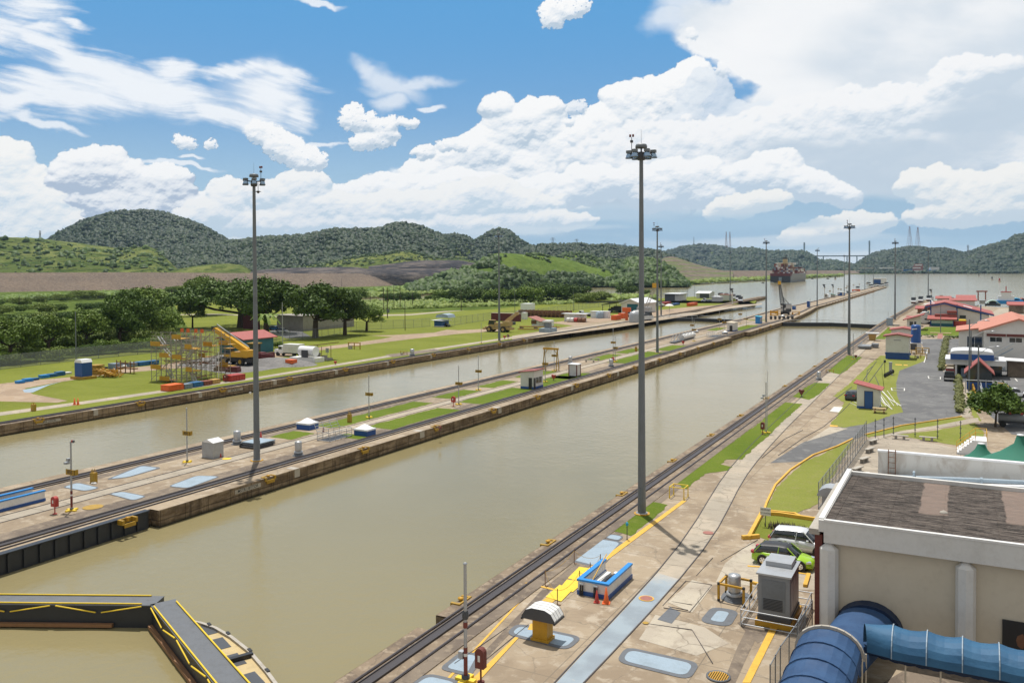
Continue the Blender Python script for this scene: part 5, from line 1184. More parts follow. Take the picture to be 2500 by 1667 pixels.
# steel railing cage round an open hatch
def cage(px,py,L,W_,h,lb,z=0.02,lid_=True,m='galv',r=0.035,n=5,cat='railing',dark=True):
    x,y,_=at(px,py,z);t=thing('hatch_railing',lb,cat,(x,y,z))
    if dark: a=MB();a.bx(-W_/2+0.2,W_/2-0.2,0.2,L-0.2,0.0,0.05);a.build('hatch','black',t)
    a=MB()
    for X in (-W_/2,W_/2):
        for zz in (0.08,h*0.5,h): a.ring((X,0,zz),(X,L,zz),r,None,6)
        for i in range(n): a.ring((X,L*i/(n-1),0),(X,L*i/(n-1),h),r,None,6)
    for zz in (0.08,h*0.5,h):
        for Y in (0,L): a.ring((-W_/2,Y,zz),(W_/2,Y,zz),r,None,6)
    a.build('rail_frame',m,t)
    if lid_:
        a=MB()
        for Y in np.linspace(0,L,4): a.ring((-W_/2,Y,h),(-W_/2-0.5,Y,h+0.9),r,None,6)
        for k_ in (0.33,0.66,1): a.ring((-W_/2-0.5*k_,0,h+0.9*k_),(-W_/2-0.5*k_,L,h+0.9*k_),r,None,6)
        a.build('open_grating',m,t)
    return t
cage(790,1077,4.2,2.0,1.1,'galvanised railing frame round an open hatch between two domed skylights');cage(1737,823,9,3,1.3,'small steel railing cage in front of the far domed skylight',lid_=False)
# yellow storage bins with sticks
def bin_(px,py,top,wpx,lb,z=0.02):
    h=hgt(px,py,top,z);w_=gw(px,py,wpx,z);t=thing('tool_bin',lb,'tool bin',at(px,py,z),0,'yellow steel tool bins')
    a=MB();a.bx(-w_/2,w_/2,-w_/3,w_/3,0,h*0.8);a.build('box','mustard',t);b=MB()
    for i in range(5): x=-w_/2+w_*(i+0.5)/5;b.bar((x,random.uniform(-w_/4,w_/4),h*0.8),(x+random.uniform(-.05,.05),0,h*random.uniform(0.95,1.15)),0.045)
    b.build('bars','mustard',t)
bin_(229,1178,1147,15,'yellow steel tool bin with upright bars beside the wrapped bundle');bin_(853.5,1031,1006,9.5,'yellow steel tool bin with upright bars left of the 700 post');bin_(1553,858,845,5.5,'yellow steel bin on the grass left of the tallest mast');bin_(82,1003,983,11,'yellow tool bin with bars at the left bank path',z=0)
mb=MB();
for i in range(7): mb.lathe([(0.0,0),(0.16,0.02),(0.13,0.12),(0,0.16)],(random.uniform(-.35,.35),random.uniform(-.2,.2),0),n=7)
tag(mb.build('wrapped_bundle','white',None,at(231,1180,0.02)),'crumpled white wrapped bundle at the foot of the yellow bin','bundle')
# blue and white stair parapets
def parapet(loc,L,W_,h,lb,ends=(True,False),z=0.02,th=0.2,stair=True):
    t=thing('stair_parapet',lb,'stair wall',loc)
    def walls(mb,o_,z0,z1,e=True):
        mb.bx(-W_/2-o_,-W_/2+th+o_,-o_,L+o_,z0,z1);mb.bx(W_/2-th-o_,W_/2+o_,-o_,L+o_,z0,z1)
        if e: mb.bx(-W_/2+th+o_,W_/2-th-o_,-o_,th+o_,z0,z1)
    a=MB();walls(a,0,0.15,h-0.12,ends[0]);a.build('wall','white',t)
    a=MB();walls(a,0.06,h-0.12,h,ends[0]);a.build('coping','bright_blue',t)
    a=MB();walls(a,0.05,0,0.26,ends[0]);a.build('plinth','blue',t)
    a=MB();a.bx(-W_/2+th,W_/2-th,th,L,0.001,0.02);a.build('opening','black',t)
    if stair:
        a=MB();a.bar((-W_/2+0.45,0.3,0.1),(-W_/2+0.45,L*0.9,h+0.5),0.05);a.build('handrail','line_yellow',t)
        a=MB();a.bx(-W_/2+th,-W_/2+th+0.5,th,L-0.2,0.02,0.25);a.bx(-0.1,W_/2-th,L-0.5,L-0.1,0.02,0.3);a.build('landing','white',t)
    return t
p_=G(1487,1466);parapet((p_[0]-1.16,p_[1]+0.15,0),4.3,2.1,1.0,'white stair wall with bright blue coping beside two traffic cones')
a=G(109,1222,0.02);parapet((a[0]-0.95,a[1]-18,0.02),18,2.0,1.0,'long white stair wall with bright blue coping at the left edge',ends=(False,False),stair=False)
# bundles leaning on the stair wall
q=G(1449,1460)
for dx,lb in ((-0.85,'left bundle of black hoses hanging on the blue-rimmed stair wall'),(0.12,'right bundle of black hoses hanging on the blue-rimmed stair wall')):
    mb=MB()
    for i in range(4): mb.ring((i*0.07,0,0.02),(i*0.07+random.uniform(-.03,.03),0.03,0.72),0.028,0.035,6);mb.lathe([(0,0.80),(0.05,0.78),(0.05,0.70)],(i*0.07,0.02,0),n=6,m=1)
    w0=MB();tag(mb.build('hose_bundle',['black','galv'],None,(p_[0]-1.16+dx,p_[1]-0.02,0)),lb,'hoses','hose bundles on the stair wall')
# vent hood on a yellow pillar
t=thing('vent_hood','white ribbed vent hood on a square yellow pillar over a blue cover','vent hood',at(1325,1560),0)
a=MB();a.bx(-0.55,0.55,-0.45,0.45,0,0.18);a.bx(-0.46,0.46,-0.38,0.38,0.18,1.25);a.build('pillar','orange_yellow',t)
pr=[(-1.0,1.28),(1.0,1.28),(1.02,1.42),(0.78,1.78),(0.4,1.93),(-0.4,1.93),(-0.78,1.78),(-1.02,1.42)]
a=MB();a.ext(pr,'y',-0.62,0.62);a.build('hood','white',t)
for i in range(5):
    y=-0.62+1.24*i/4;b=MB();b.ext([(x*1.006,(z-1.28)*1.012+1.278) for x,z in pr],'y',y-0.012,y+0.012);b.build('rib','dark_grey',t)
b=MB();b.bx(-1.06,-0.96,-0.66,0.66,1.22,1.32);b.bx(0.96,1.06,-0.66,0.66,1.22,1.32);b.build('edge_pad','black',t)
mb=MB();mb.bx(0,1,0,1,0,0.02);
# yellow tube stand, chain posts, blue drinking post
def tube_box(px,py,w_,d_,h,lb,m='mat_yellow'):
    t=thing('tube_barrier',lb,'barrier',at(px,py));a=MB()
    for x in (-w_/2,w_/2):
        for y in (0,d_): a.ring((x,y,0),(x,y,h),0.045,None,6);a.ring((x,y,0),(x,y,0.25),0.06,None,6)
    for x in (-w_/2,w_/2): a.ring((x,0,h),(x,d_,h),0.045,None,6);a.ring((x,0,0.03),(x,d_,0.03),0.02,None,6)
    for y in (0,d_): a.ring((-w_/2,y,h),(w_/2,y,h),0.045,None,6)
    a.build('frame',m,t);return t
tube_box(1652,1218,1.35,1.3,1.05,'yellow tubular steel frame standing on the pavement behind the tallest mast')
chain_pts=[(1331,1430,1391),(1361,1476,1436),(1415,1432,1392),(1441,1405,1372),(1466,1386,1352),(1402,1376,1340)]
tops=[]
for i,(x,y,ty) in enumerate(chain_pts):
    h=hgt(x,y,ty);t=thing('chain_post',['chain post at the left end of the yellow mats','chain post nearest the striped vent hood','chain post beside the left corner of the blue-rimmed wall','chain post behind the blue-rimmed wall','chain post at the corner of the blue plate near the yellow line','chain post at the water side of the large blue plate'][i],'post',at(x,y),0,'thin chain posts round the yellow mats')
    a=MB();a.ring((0,0,0),(0,0,h),0.03,None,6);a.bar((0,0,0.03),(0.22,0.0,0.03),0.05);a.build('rod','rust',t);tops.append(Vector(at(x,y))+Vector((0,0,h*0.9)))
for a_,b_,lb in ((0,1,'thin chain hanging across the left end of the yellow mats'),(1,2,'thin chain hanging in front of the yellow mats'),(2,3,'thin chain hanging left of the blue-rimmed wall'),(3,4,'thin chain hanging behind the blue-rimmed wall'),(4,5,'thin chain hanging across the large blue plate'),(5,0,'thin chain hanging beside the dark strip')):
    mb=MB();P=[tops[a_].lerp(tops[b_],s/8)-Vector((0,0,0.35*4*(s/8)*(1-s/8))) for s in range(9)];mb.tube(P,0.012,4);tag(mb.build('chain','mustard'),lb,'chain','thin chains round the yellow mats')
t=thing('drinking_post','slim post with a teal head standing at the end of the small lawn','post',at(1531,1317));a=MB();a.ring((0,0,0),(0,0,1.1),0.035);a.lathe([(0.1,0),(0.1,0.03),(0,0.04)],n=8);a.build('stem','dark_grey',t);a=MB();a.lathe([(0,1.05),(0.1,1.1),(0.12,1.25),(0.05,1.38),(0,1.4)],n=8);a.build('head','sky_blue',t)
# mooring bollards recessed in the copings
def bollard(x,y,side,lb,s=1.0):
    t=thing('mooring_recess',lb,'mooring recess',(x,y,0),0,'yellow mooring recesses along the lock walls')
    a=MB()
    for dy in (-0.75,0.55): a.bx(-0.55*s,0.08*s,dy*s,(dy+0.2)*s,-0.30,0.10)
    a.bx(-0.60*s,-0.48*s,-0.75*s,0.75*s,-0.28,0.11);a.bx(-0.02*s,0.09*s,-0.55*s,0.55*s,-0.55,-0.22);a.build('lip','mustard',t)
    b=MB();b.ring((-0.25*s,0,-0.1),(-0.25*s,0,0.16),0.12*s,None,10);b.lathe([(0.2*s,0.14),(0.2*s,0.22),(0,0.25)],(-0.25*s,0,0),n=10);b.build('bollard','orange_yellow',t)
    if side<0: t.rotation_euler=(0,0,math.pi)
    return t
Bd=None;k=0
for yy in (48,64.5,80,95.5,111,126,142,158,173,190,206,222,238,300,318):
    lb = 'yellow mooring recess on the centre wall edge, number %s from the foreground' % ['first','second','third','fourth','fifth','sixth','seventh','eighth','ninth','tenth','eleventh','twelfth','thirteenth','fourteenth','fifteenth'][k];k+=1
    if Bd is None: Bd=bollard(WCR+0.05,yy,1,lb)
    else: dup(Bd,(WCR+0.05,yy,0),0,lb)
k=0
for yy in (75,92,109,126,143,160,177,194,211,226,268,285,300,318,335,350):
    dup(Bd,(WL+0.05,yy,0),0,'yellow mooring recess on the left bank wall, number %s from the left edge' % ['first','second','third','fourth','fifth','sixth','seventh','eighth','ninth','tenth','eleventh','twelfth','thirteenth','fourteenth','fifteenth','sixteenth'][k]);k+=1
k=0
for yy in (45.8,58.6,74.5,90,106,122,140,156,172,190,206,222,250):
    dup(Bd,(WR-0.05,yy,0),math.pi,'yellow mooring recess on the right lock wall, number %s from the foreground' % ['first','second','third','fourth','fifth','sixth','seventh','eighth','ninth','tenth','eleventh','twelfth','thirteenth'][k]);k+=1
# pale painted patches and writing on the wall faces
for x,sg,lst in ((WCR,1,(68.5,92,113,140,163,187,210)),(WL,1,(66,84,104,122,140,158,176,194,212,228,268,290,310,335))):
    for yy in lst:
        mb=MB();w_=random.uniform(0.7,1.1);mb.add([(0.006,-w_/2,-0.02),(0.006,w_/2,-0.02),(0.006,w_/2,-0.85),(0.006,-w_/2,-0.85)],[(0,1,2,3)]);mb.add([(-1.2,-w_/2,0.024),(-0.07,-w_/2,0.024),(-0.07,w_/2,0.024),(-1.2,w_/2,0.024)],[(0,1,2,3)])
        struct(mb.build('painted_patch','stone',None,(x,yy,0)))
def wall_text(x,y,txt,w_,z=-0.55):
    t=thing('wall_sign','white stencilled marks %s on the lock wall face' % txt,'wall sign',(x+0.012,y,z));a=MB();a.add([(0,-w_/2,-0.2),(0,w_/2,-0.2),(0,w_/2,0.2),(0,-w_/2,0.2)],[(0,1,2,3)]);o=a.build('plate','stone',t)
    text_mb(txt,0.42,'black','lettering',o,(0.004,0,0),(math.pi/2,0,math.pi/2))
wall_text(WL,76.5,'MPA | ESOR',3.6);wall_text(WL,112,'MSDR MSCT',3.6);wall_text(WCR,61.5,'MSTR | BYTOR',3.4,-0.45)
# lock gates
def gate(A,B,lb,th=1.45,z=-0.05,rails=True,yel=True,near=False):
    A,B=Vector((*A,0)),Vector((*B,0));d_=B-A;L=d_.length;rz=math.atan2(d_.y,d_.x)
    t=thing('lock_gate',lb,'lock gate',(A.x,A.y,0),rz,'steel lock gate leaves')
    a=MB();a.bx(0,L,-th/2,th/2,-5,z-0.06);a.build('leaf','gate_black',t)
    for i in range(int(L/2.4)):
        pass
    b=MB();b.bx(0,L,-th/2-0.05,th/2+0.05,z-0.06,z);b.build('walkway','slate_edge',t)
    if near:
        c=MB();c.bx(L*0.02,L*0.86,-th/2-0.28,-th/2-0.02,z-1.35,z-1.15);c.build('fender','wood',t)
        for i in range(6):
            x0=0.5+i*L/6.3
            c=MB();c.ring((x0,-th/2-0.12,z-0.45),(x0+L/7.2,-th/2-0.12,z-0.05),0.045,None,6) if i % 2 else c.ring((x0,-th/2-0.12,z-0.05),(x0+L/7.2,-th/2-0.12,z-0.45),0.045,None,6);c.build('brace','mat_yellow',t)
    if rails:
        for s in (-1,1):
            c=MB()
            if near: c.ring((0.6,s*(th/2-0.05),z+0.06),(L-0.8,s*(th/2-0.05),z+0.06),0.05,None,6)
            else:
                c.ring((0.5,s*(th/2-0.05),z+1.0),(L-0.5,s*(th/2-0.05),z+1.0),0.04,None,5)
                for i in range(8): x=0.5+(L-1)*i/7;c.ring((x,s*(th/2-0.05),z),(x,s*(th/2-0.05),z+1.0),0.035,None,5)
            c.build('handrail','mat_yellow' if near else 'galv',t)
    return t
gate((WCR+0.2,29),(-45.35,37.1),'near left dark steel lock gate leaf with folded yellow rails',near=True)
gate((-45.0,37.1),(WR-0.2,29.2),'near right dark steel lock gate leaf with folded yellow rails',near=True)
gate((WCR+0.2,340),(-45.3,346),'far left leaf of the gates closing the right chamber');gate((-45.2,346),(WR-0.2,340),'far right leaf of the gates closing the right chamber')
gate((WL+0.2,350),(-99.5,356),'far left leaf of the gates closing the left chamber');gate((-99.2,356),(WCL-0.2,350),'far right leaf of the gates closing the left chamber')
# curved work platform behind the near gate
t=thing('work_float','curved pale work platform with open bays floating behind the near gate','platform',(-44.2,36.5,-0.75),math.atan2(-8,16.8))
out=[(1.2,0.8),(2.2,1.5),(3.6,2.05),(5.5,2.4),(8,2.6),(11,2.5),(15,2.2),(18.5,0.9)];inn=[(18.5,1.1),(0.8,1.2)]
a=MB();a.prism(out[:-1]+[(18.5,1.8),(18.5,0.75)],-0.5,0.0);a.build('deck','sand',t)
a=MB()
for p0,p1 in zip(out,out[1:-1]): a.bar((*p0,0.04),(*p1,0.04),0.2)
a.build('rim','stone',t)
for i,x in enumerate((2.6,5.0,7.6,10.4,13.2)):
    a=MB();a.bx(x,x+1.6,0.85,2.05,0.004,0.02);a.build('open_bay','dark_grey',t)
a=MB();a.bx(8.4,8.7,0.7,2.6,0.0,0.25);a.build('beam','black',t)
for x,y in ((3,1.85),(5,2.35),(8,2.6),(11,2.5),(14,2.3)):
    a=MB();a.bx(x-0.2,x+0.2,y-0.05,y+0.12,-0.1,0.2);a.build('cleat','black',t)
# ================================================================== RIGHT BANK: NEAR BUILDING
def roofdark(k):
    p=pos(k);x,y,z=k.sep(p)
    n=k.noise(k.vm('MULTIPLY',p,(0.7,5.0,1)),0.9,10,0.75,0.6);n2=k.noise(p,0.45,5,0.6);n3=k.noise(k.vm('MULTIPLY',p,(0.8,9,1)),3.0,5,0.7)
    c=k.mix(k.ss(n,0.40,0.60),(0.018,0.016,0.015),(0.125,0.104,0.090));c=k.mix(k.m('MULTIPLY',k.ss(n3,0.55,0.68),0.85),c,(0.34,0.30,0.26))
    xw=k.m('ADD',x,k.m('MULTIPLY',k.m('SUBTRACT',n2,0.5),0.5));yl=k.ss(k.m('ADD',y,k.m('MULTIPLY',n2,1.0)),54.8,55.5)
    for a0,a1 in ((-2.35,-0.75),(2.1,6.5)): c=k.mix(k.m('MULTIPLY',k.m('MULTIPLY',k.m('MULTIPLY',k.ss(xw,a0,a0+0.12),k.ss(xw,a1,a1-0.12)),yl),k.ss(n,0.78,0.30)),c,(0.27,0.205,0.17))
    return c
mat('roof_weathered',0,0.9,spec=0.1,fn=roofdark,bump=lambda k: k.m('MULTIPLY',k.noise(k.vm('MULTIPLY',pos(k),(0.4,6,1)),2,4),0.06))
YF,XL,XR,YB=50.1,-6.9,16.0,63.6
t=thing('flat_roofed_building','large cream building with dark weathered flat roof at the lower right','building',(XL,YF,0))
def W_(mb,a,b,c,d,e,f,m=0): return mb.bx(a-XL,b-XL,c-YF,d-YF,e,f,m)
a=MB();W_(a,XL,XR,YF+0.45,YB,0,6.35);a.build('wall','cream',t)
a=MB();W_(a,XL,XR,YF-0.02,YF+0.445,5.62,6.80);W_(a,XL-0.28,XL+0.02,YF,YB,6.2,6.86);W_(a,XL,XR,YB-0.3,YB,6.36,6.80);a.build('parapet','wall_white',t)
a=MB();W_(a,XL,XR,YF-0.06,YF+0.20,6.80,6.92);W_(a,XL-0.30,XL-0.02,YF+0.2,YB,6.86,6.93);a.build('parapet_cap','white',t)
a=MB();a.add([(0.02,0.2,6.84),(XR-XL,0.2,6.84),(XR-XL,YB-YF-0.3,6.55),(0.02,YB-YF-0.3,6.55)],[(0,1,2,3)])
for i in range(26):
    x=0.5+i*0.9;a.bar((x,0.25,6.845),(x,YB-YF-0.35,6.556),0.03) if i % 3==0 else None
a.build('roof','roof_weathered',t)
a=MB();W_(a,XL-0.85,XL-0.28,YF+0.35,YB-1.5,5.9,6.22);a.build('ledge','stone',t)
a=MB();a.lathe([(0.22,0),(0.2,0.06),(0,0.16)],(5.9,5.1,6.75),n=12);a.build('roof_cap','stone',t)
for (x0,x1) in ((-7.15,-6.15),(-0.35,0.62)):
    cx0=(x0+x1)/2-XL;a=MB();r=(x1-x0)/2;a.lathe([(r,0),(r,5.25)],(cx0,0.28,0),n=8,smooth=False);a.lathe([(r,5.25),(r*0.2,5.6)],(cx0,0.28,0),n=8,smooth=False,m=0);a.build('column','wall_white',t)
    b=MB();b.lathe([(r+0.01,3.05),(r+0.01,3.09)],(cx0,0.28,0),n=8,smooth=False)
a=MB();W_(a,XL-0.55,XL-0.14,YF+0.45,YB-2,0,5.9);a.build('brick_pier','brick_red',t)
a=MB()
for z in np.arange(0.3,5.8,0.28): W_(a,XL-0.555,XL-0.13,YF+0.444,YF+0.452,z,z+0.03)
a.build('mortar_lines','maroon',t)
# poster: plain generic stand-in
p0,z0=OY(2447,1510,YF+0.42);t2=thing('poster','dark framed poster on the cream wall at the right edge','poster',(p0,YF+0.42,1.0));a=MB();a.bx(0,3.2,-0.08,0,0,z0-1.0);a.build('frame','black',t2)
a=MB();a.lathe([(0,0),(0.32,0.1),(0.40,0.5),(0.3,0.9),(0,1.05)],(0.85,-0.05,0.35),n=9,sy=0.1);a.build('picture','rust',t2)
# rolled vent hood at the back left corner
t=thing('vent_cowl','curved grey metal cowl behind the flat roof corner','cowl',(XL-1.05,YB-2.6,5.6));a=MB();a.ext([(-0.8,0)]+[(-0.8*math.cos(s),0.62*math.sin(s)) for s in np.linspace(0.2,math.pi-0.2,8)]+[(0.8,0)],'y',-0.7,0.7);a.build('hood','galv',t);a=MB();a.bx(-0.5,0.5,-0.5,0.5,-5.6,0);a.build('duct','galv',t)
# white building behind with tall stained wall
t=thing('white_annex','stained tall white wall with a ladder behind the dark flat roof','wall',(-5.9,71,0));
def stainfn(k):
    p=pos(k);n=k.noise(k.vm('MULTIPLY',p,(1,1,0.5)),0.6,7,0.65,0.4);return k.mix(k.m('MULTIPLY',k.ss(n,0.45,0.62),0.65),(0.60,0.59,0.56),(0.36,0.31,0.26))
mat('stained_white',0,0.8,fn=stainfn)
a=MB();a.bx(0,17,1,1.35,0,6.62);a.build('wall','stained_white',t);a=MB();a.bx(-0.05,17.05,0.95,1.4,6.62,6.75);a.build('cap','white_clean',t)
a=MB();a.bx(-0.9,-0.62,-2.2,1.2,0,4.9);a.build('side_wall','white',t)
a=MB()
for x in (0.75,1.25): a.ring((x,0.55,4.0),(x,0.9,6.9),0.035,None,6)
for z in np.arange(4.3,6.9,0.4): a.ring((0.75,0.55+0.12*(z-4),z),(1.25,0.55+0.12*(z-4),z),0.025,None,6)
a.build('ladder','rust',t)
a=MB();n=60;v=[]
for i in range(n+1):
    y=-7.0+7.6*i/n;zz=4.55+0.05*math.sin(i*1.7);v+=[(0.3,y,zz),(17,y,zz+1.1)]
a.add(v,[(2*i,2*i+1,2*i+3,2*i+2) for i in range(n)]);a.build('corrugated_roof','white_clean',t)
a=MB();a.tube([(0.6,0.4,4.85),(6,0.1,5.3),(17,-0.2,6.0)],0.16,8)
for x in (2.5,7,11): a.bx(x,x+0.15,-0.1,0.5,4.7,5.5)
a.build('roof_pipe','slate_blue',t)
# ---- blue barrel canopies
def canvas(name,col,c2):
    mat(name,col,0.62,spec=0.3,fn=lambda k: k.mix(k.ss(k.noise(pos(k),0.8,5,0.6),0.35,0.65),col,c2),bump=lambda k: k.m('ADD',k.m('MULTIPLY',k.noise(k.vm('MULTIPLY',pos(k),(0.6,1,2)),1.2,3,0.5,1.0),0.02),k.m('MULTIPLY',k.noise(pos(k),5,3),0.012)))
canvas('canvas_blue',(0.024,0.062,0.145),(0.034,0.084,0.185));canvas('canvas_cyan',(0.026,0.095,0.19),(0.036,0.125,0.235));canvas('canvas_navy',(0.010,0.022,0.055),(0.014,0.03,0.07))
def barrel(mb,P,W0,z0,rise,ns=10,n=14,ribs=4,m=0,sag=0.04,sm=True):
    P=[np.array(p,float) for p in P];rows=[]
    for i in range(len(P)-1):
        for s in range(n if i<len(P)-2 else n+1):
            s_=s/n;c=P[i]*(1-s_)+P[i+1]*s_;d=P[i+1]-P[i];d /= np.linalg.norm(d);nrm=np.array([d[1],-d[0]]);u=(i*n+s)
            k_=1-sag*abs(math.sin(math.pi*u/ribs));w_=W0(i+s_) if callable(W0) else W0
            rows.append([(c[0]+nrm[0]*w_/2*math.cos(t_)*(-1),c[1]-nrm[1]*w_/2*math.cos(t_),z0+(rise*k_)*math.sin(t_)**0.9) for t_ in np.linspace(0,math.pi,ns+1)])
    v=[q for r in rows for q in r];N_=ns+1
    mb.add(v,[(i*N_+j,i*N_+j+1,(i+1)*N_+j+1,(i+1)*N_+j) for i in range(len(rows)-1) for j in range(ns)],m,sm);return mb
t=thing('barrel_canopy','dark blue barrel vaulted canvas canopy running from the wall arch to the bottom edge','canopy',(0,0,0))
a=MB();barrel(a,[(-4.55,50.6),(-5.2,46.2),(-5.75,43.6)],2.9,1.45,1.05,ribs=7);a.build('neck_canvas','canvas_blue',t)
a=MB();barrel(a,[(-5.75,43.7),(-5.75,38.5),(-5.8,33.0)],3.0,2.15,1.25,ribs=5,sag=0.10,sm=False);a.build('main_canvas','canvas_blue',t)
def hoop(x,y,w_,z0,rise,ax,par):
    h=MB();q=[(x+(w_/2*math.cos(s) if ax == 'x' else 0),y+(w_/2*math.cos(s) if ax == 'y' else 0),z0+rise*math.sin(s)**0.9+0.015) for s in np.linspace(0,math.pi,15)];[h.bar(p_,q_,0.05) for p_,q_ in zip(q,q[1:])];h.build('rib','canvas_blue' if ax == 'x' else 'slate_blue',par)
for y in np.arange(43.7-1.857,33,-1.857): hoop(-5.77,y,3.0,2.15,1.27,'x',t)
a=MB();th=np.linspace(0,math.pi,15);ar=[(-5.75+1.55*math.cos(s),43.72,2.12+1.32*math.sin(s)**0.9) for s in th]
for p,q in zip(ar,ar[1:]): a.bar(p,q,0.16)
a.build('edge_band','stone',t)
a=MB();O=[(-4.55+1.75*math.cos(s),1.05+1.55*math.sin(s)) for s in th];I=[(-4.55+1.4*math.cos(s),1.05+1.2*math.sin(s)) for s in th]
v=[(x,y,z) for y in (YF+0.44,YF-0.35) for x,z in O+I];n=15;a.add(v,[(i,i+1,n+i+1,n+i) for i in range(n-1)]+[(2*n+i,3*n+i,3*n+i+1,2*n+i+1) for i in range(n-1)]+[(i,2*n+i,2*n+i+1,i+1) for i in range(n-1)]+[(n+i,n+i+1,3*n+i+1,3*n+i) for i in range(n-1)]);a.build('arch_ring','canvas_navy',t)
a=MB()
for (x,y) in ((-4.25,43.6),(-7.25,43.6),(-7.25,39),(-4.25,39)): a=MB();a.ring((x,y,0),(x,y,2.25),0.045,None,8);a.build('post','cream',t)
t=thing('barrel_canopy','lighter blue ribbed canvas canopy running right along the cream wall','canopy',(0,0,0))
def Wc(u): return 1.9*min(1.0,0.35+u*1.6)
P_=[(-4.25,44.95),(-3.0,45.25),(0.0,45.3),(6,45.1),(14,45.0)]
a=MB();barrel(a,P_[:2],lambda u: 1.2+1.1*u,2.3,1.15,ribs=9,sag=0.03,n=9);barrel(a,[P_[1],(1.5,45.25),(6.0,45.1),(10.5,45.0)],2.3,2.3,1.15,ribs=4,sag=0.12,n=12,sm=False);a.build('canvas','canvas_cyan',t)
for i in range(10): x=-3.0+1.5*i;hoop(x,45.25,2.3,2.3,1.17,'y',t)
a=MB();n=90;v=[]
for i in range(n+1):
    x=-4.3+14.8*i/n;y=45.3-0.96*min(1,0.5+i/20)-0.02;v+=[(x,y,2.37),(x,y,2.10-0.07*abs(math.sin(i*0.9)))]
a.add(v,[(2*i,2*i+2,2*i+3,2*i+1) for i in range(n)]);a.build('valance','canvas_navy',t)
a=MB()
for x in (-4.15,-2.4,-0.9,2.2,5.3): a=MB();a.ring((x,44.38,0),(x,44.38,2.2),0.04,None,8);a.build('post','cream',t)
patch('courtyard_floor','concrete_dark',[(-4.4,30),(-4.4,44.5),(-2,50),(16,50),(16,30)],3,True)
mb=MB();mb.lathe([(0,0),(0.30,0),(0.36,0.25),(0.48,0.5),(0.50,0.6),(0.42,0.6),(0.38,0.5),(0,0.5)],n=14);tag(mb.build('planter_bowl','stone',None,(0.55,43.1,0.02)),'pale stone planter bowl under the lighter blue canopy','planter')
mb=MB();[mb.ring((0.03*math.cos(i),0.03*math.sin(i),i*0.1),(0.03*math.cos(i+1),0.03*math.sin(i+1),i*0.1+0.1),0.035,None,6) for i in range(10)];mb.bx(-0.2,0.2,-0.15,0.15,-0.06,0);tag(mb.build('rope_post','stone',None,(-2.75,43.0,0.07)),'short twisted rope post under the canopy','post')
# ---- mesh fences
def meshmat():
    m=bpy.data.materials.new('wire_mesh');m.use_nodes=True;k=N(m.node_tree);b=[x for x in k.n if x.type == 'BSDF_PRINCIPLED'][0]
    k.put(b.inputs['Base Color'],(0.30,0.32,0.34));b.inputs['Roughness'].default_value=0.5;b.inputs['Alpha'].default_value=0.42;MAT['wire_mesh']=m
    m=m.copy();m.name = 'wire_mesh_thin';m.node_tree.nodes[b.name].inputs['Alpha'].default_value=0.22;MAT['wire_mesh_thin']=m
meshmat()
def fence(pts,h,lb,step=2.4,pm='pole_grey',mesh='wire_mesh_thin',rails=1,pr=0.03,z=0.0,name='mesh_fence',top=0.0):
    t=thing(name,lb,'fence',(*pts[0],z));o=np.array(pts[0]);P=MB();Mh=MB();R=MB();posts=[]
    for a_,b_ in zip(pts,pts[1:]):
        a_,b_=np.array(a_)-o,np.array(b_)-o;L=np.linalg.norm(b_-a_);n=max(1,round(L/step))
        for i in range(n+1):
            q=a_+(b_-a_)*i/n
            if not posts or np.linalg.norm(posts[-1]-q)>0.01: posts.append(q)
        Mh.add([(*a_,0.05),(*b_,0.05),(*b_,h),(*a_,h)],[(0,1,2,3)])
        for k in range(rails+1): zz=0.08+(h-0.1)*k/max(rails,1);R.bar((*a_,zz),(*b_,zz),pr*1.3)
    if len(posts)<=60:
        for q in posts: p=MB();p.ring((*q,0),(*q,h+top+0.05),pr,None,6);p.build('fence_post',pm,t)
    else:
        for q in posts[:100]: p=MB();p.ring((*q,0),(*q,h+top+0.05),pr,None,4);p.build('fence_post',pm,t)
    if mesh: Mh.build('mesh',mesh,t)
    R.build('rails',pm,t);return t
gx=lambda x,y: tuple(G(x,y)[:2])
fence([gx(1998,1243),gx(2115,1076)],2.35,'tall grey mesh fence beside the plaza behind the flat roofed building',2.0,mesh='wire_mesh',rails=3)
fence([gx(2115,1076),gx(2137,1071)],2.4,'two bare fence posts left of the plaza benches',1.4,mesh=None,rails=0)
for i,(x,y) in enumerate(((2137,1071),(2158,1068),(2181,1064),(2234,1067),(2289,1072),(2345,1076))):
    t=thing('fence_post','slim dark fence post at the plaza edge, %s from the left' % ['first','second','third','fourth','fifth','sixth'][i],'post',at(x,y),0,'slim fence posts along the plaza edge');p=MB();p.ring((0,0,0),(0,0,2.45),0.045,None,6);p.build('post','slate_edge',t)
    c=MB();[c.bx(-0.13,0.13,-0.05,0.05,z,z+0.06) for z in (0.35,0.9,1.5,2.2)];c.build('clips','dark_grey',t)
fence([gx(1880,1710),gx(1905,1660),gx(1983,1541)],1.75,'grey mesh fence beside the dark blue canopy at the bottom edge',1.55,mesh='wire_mesh',rails=1)
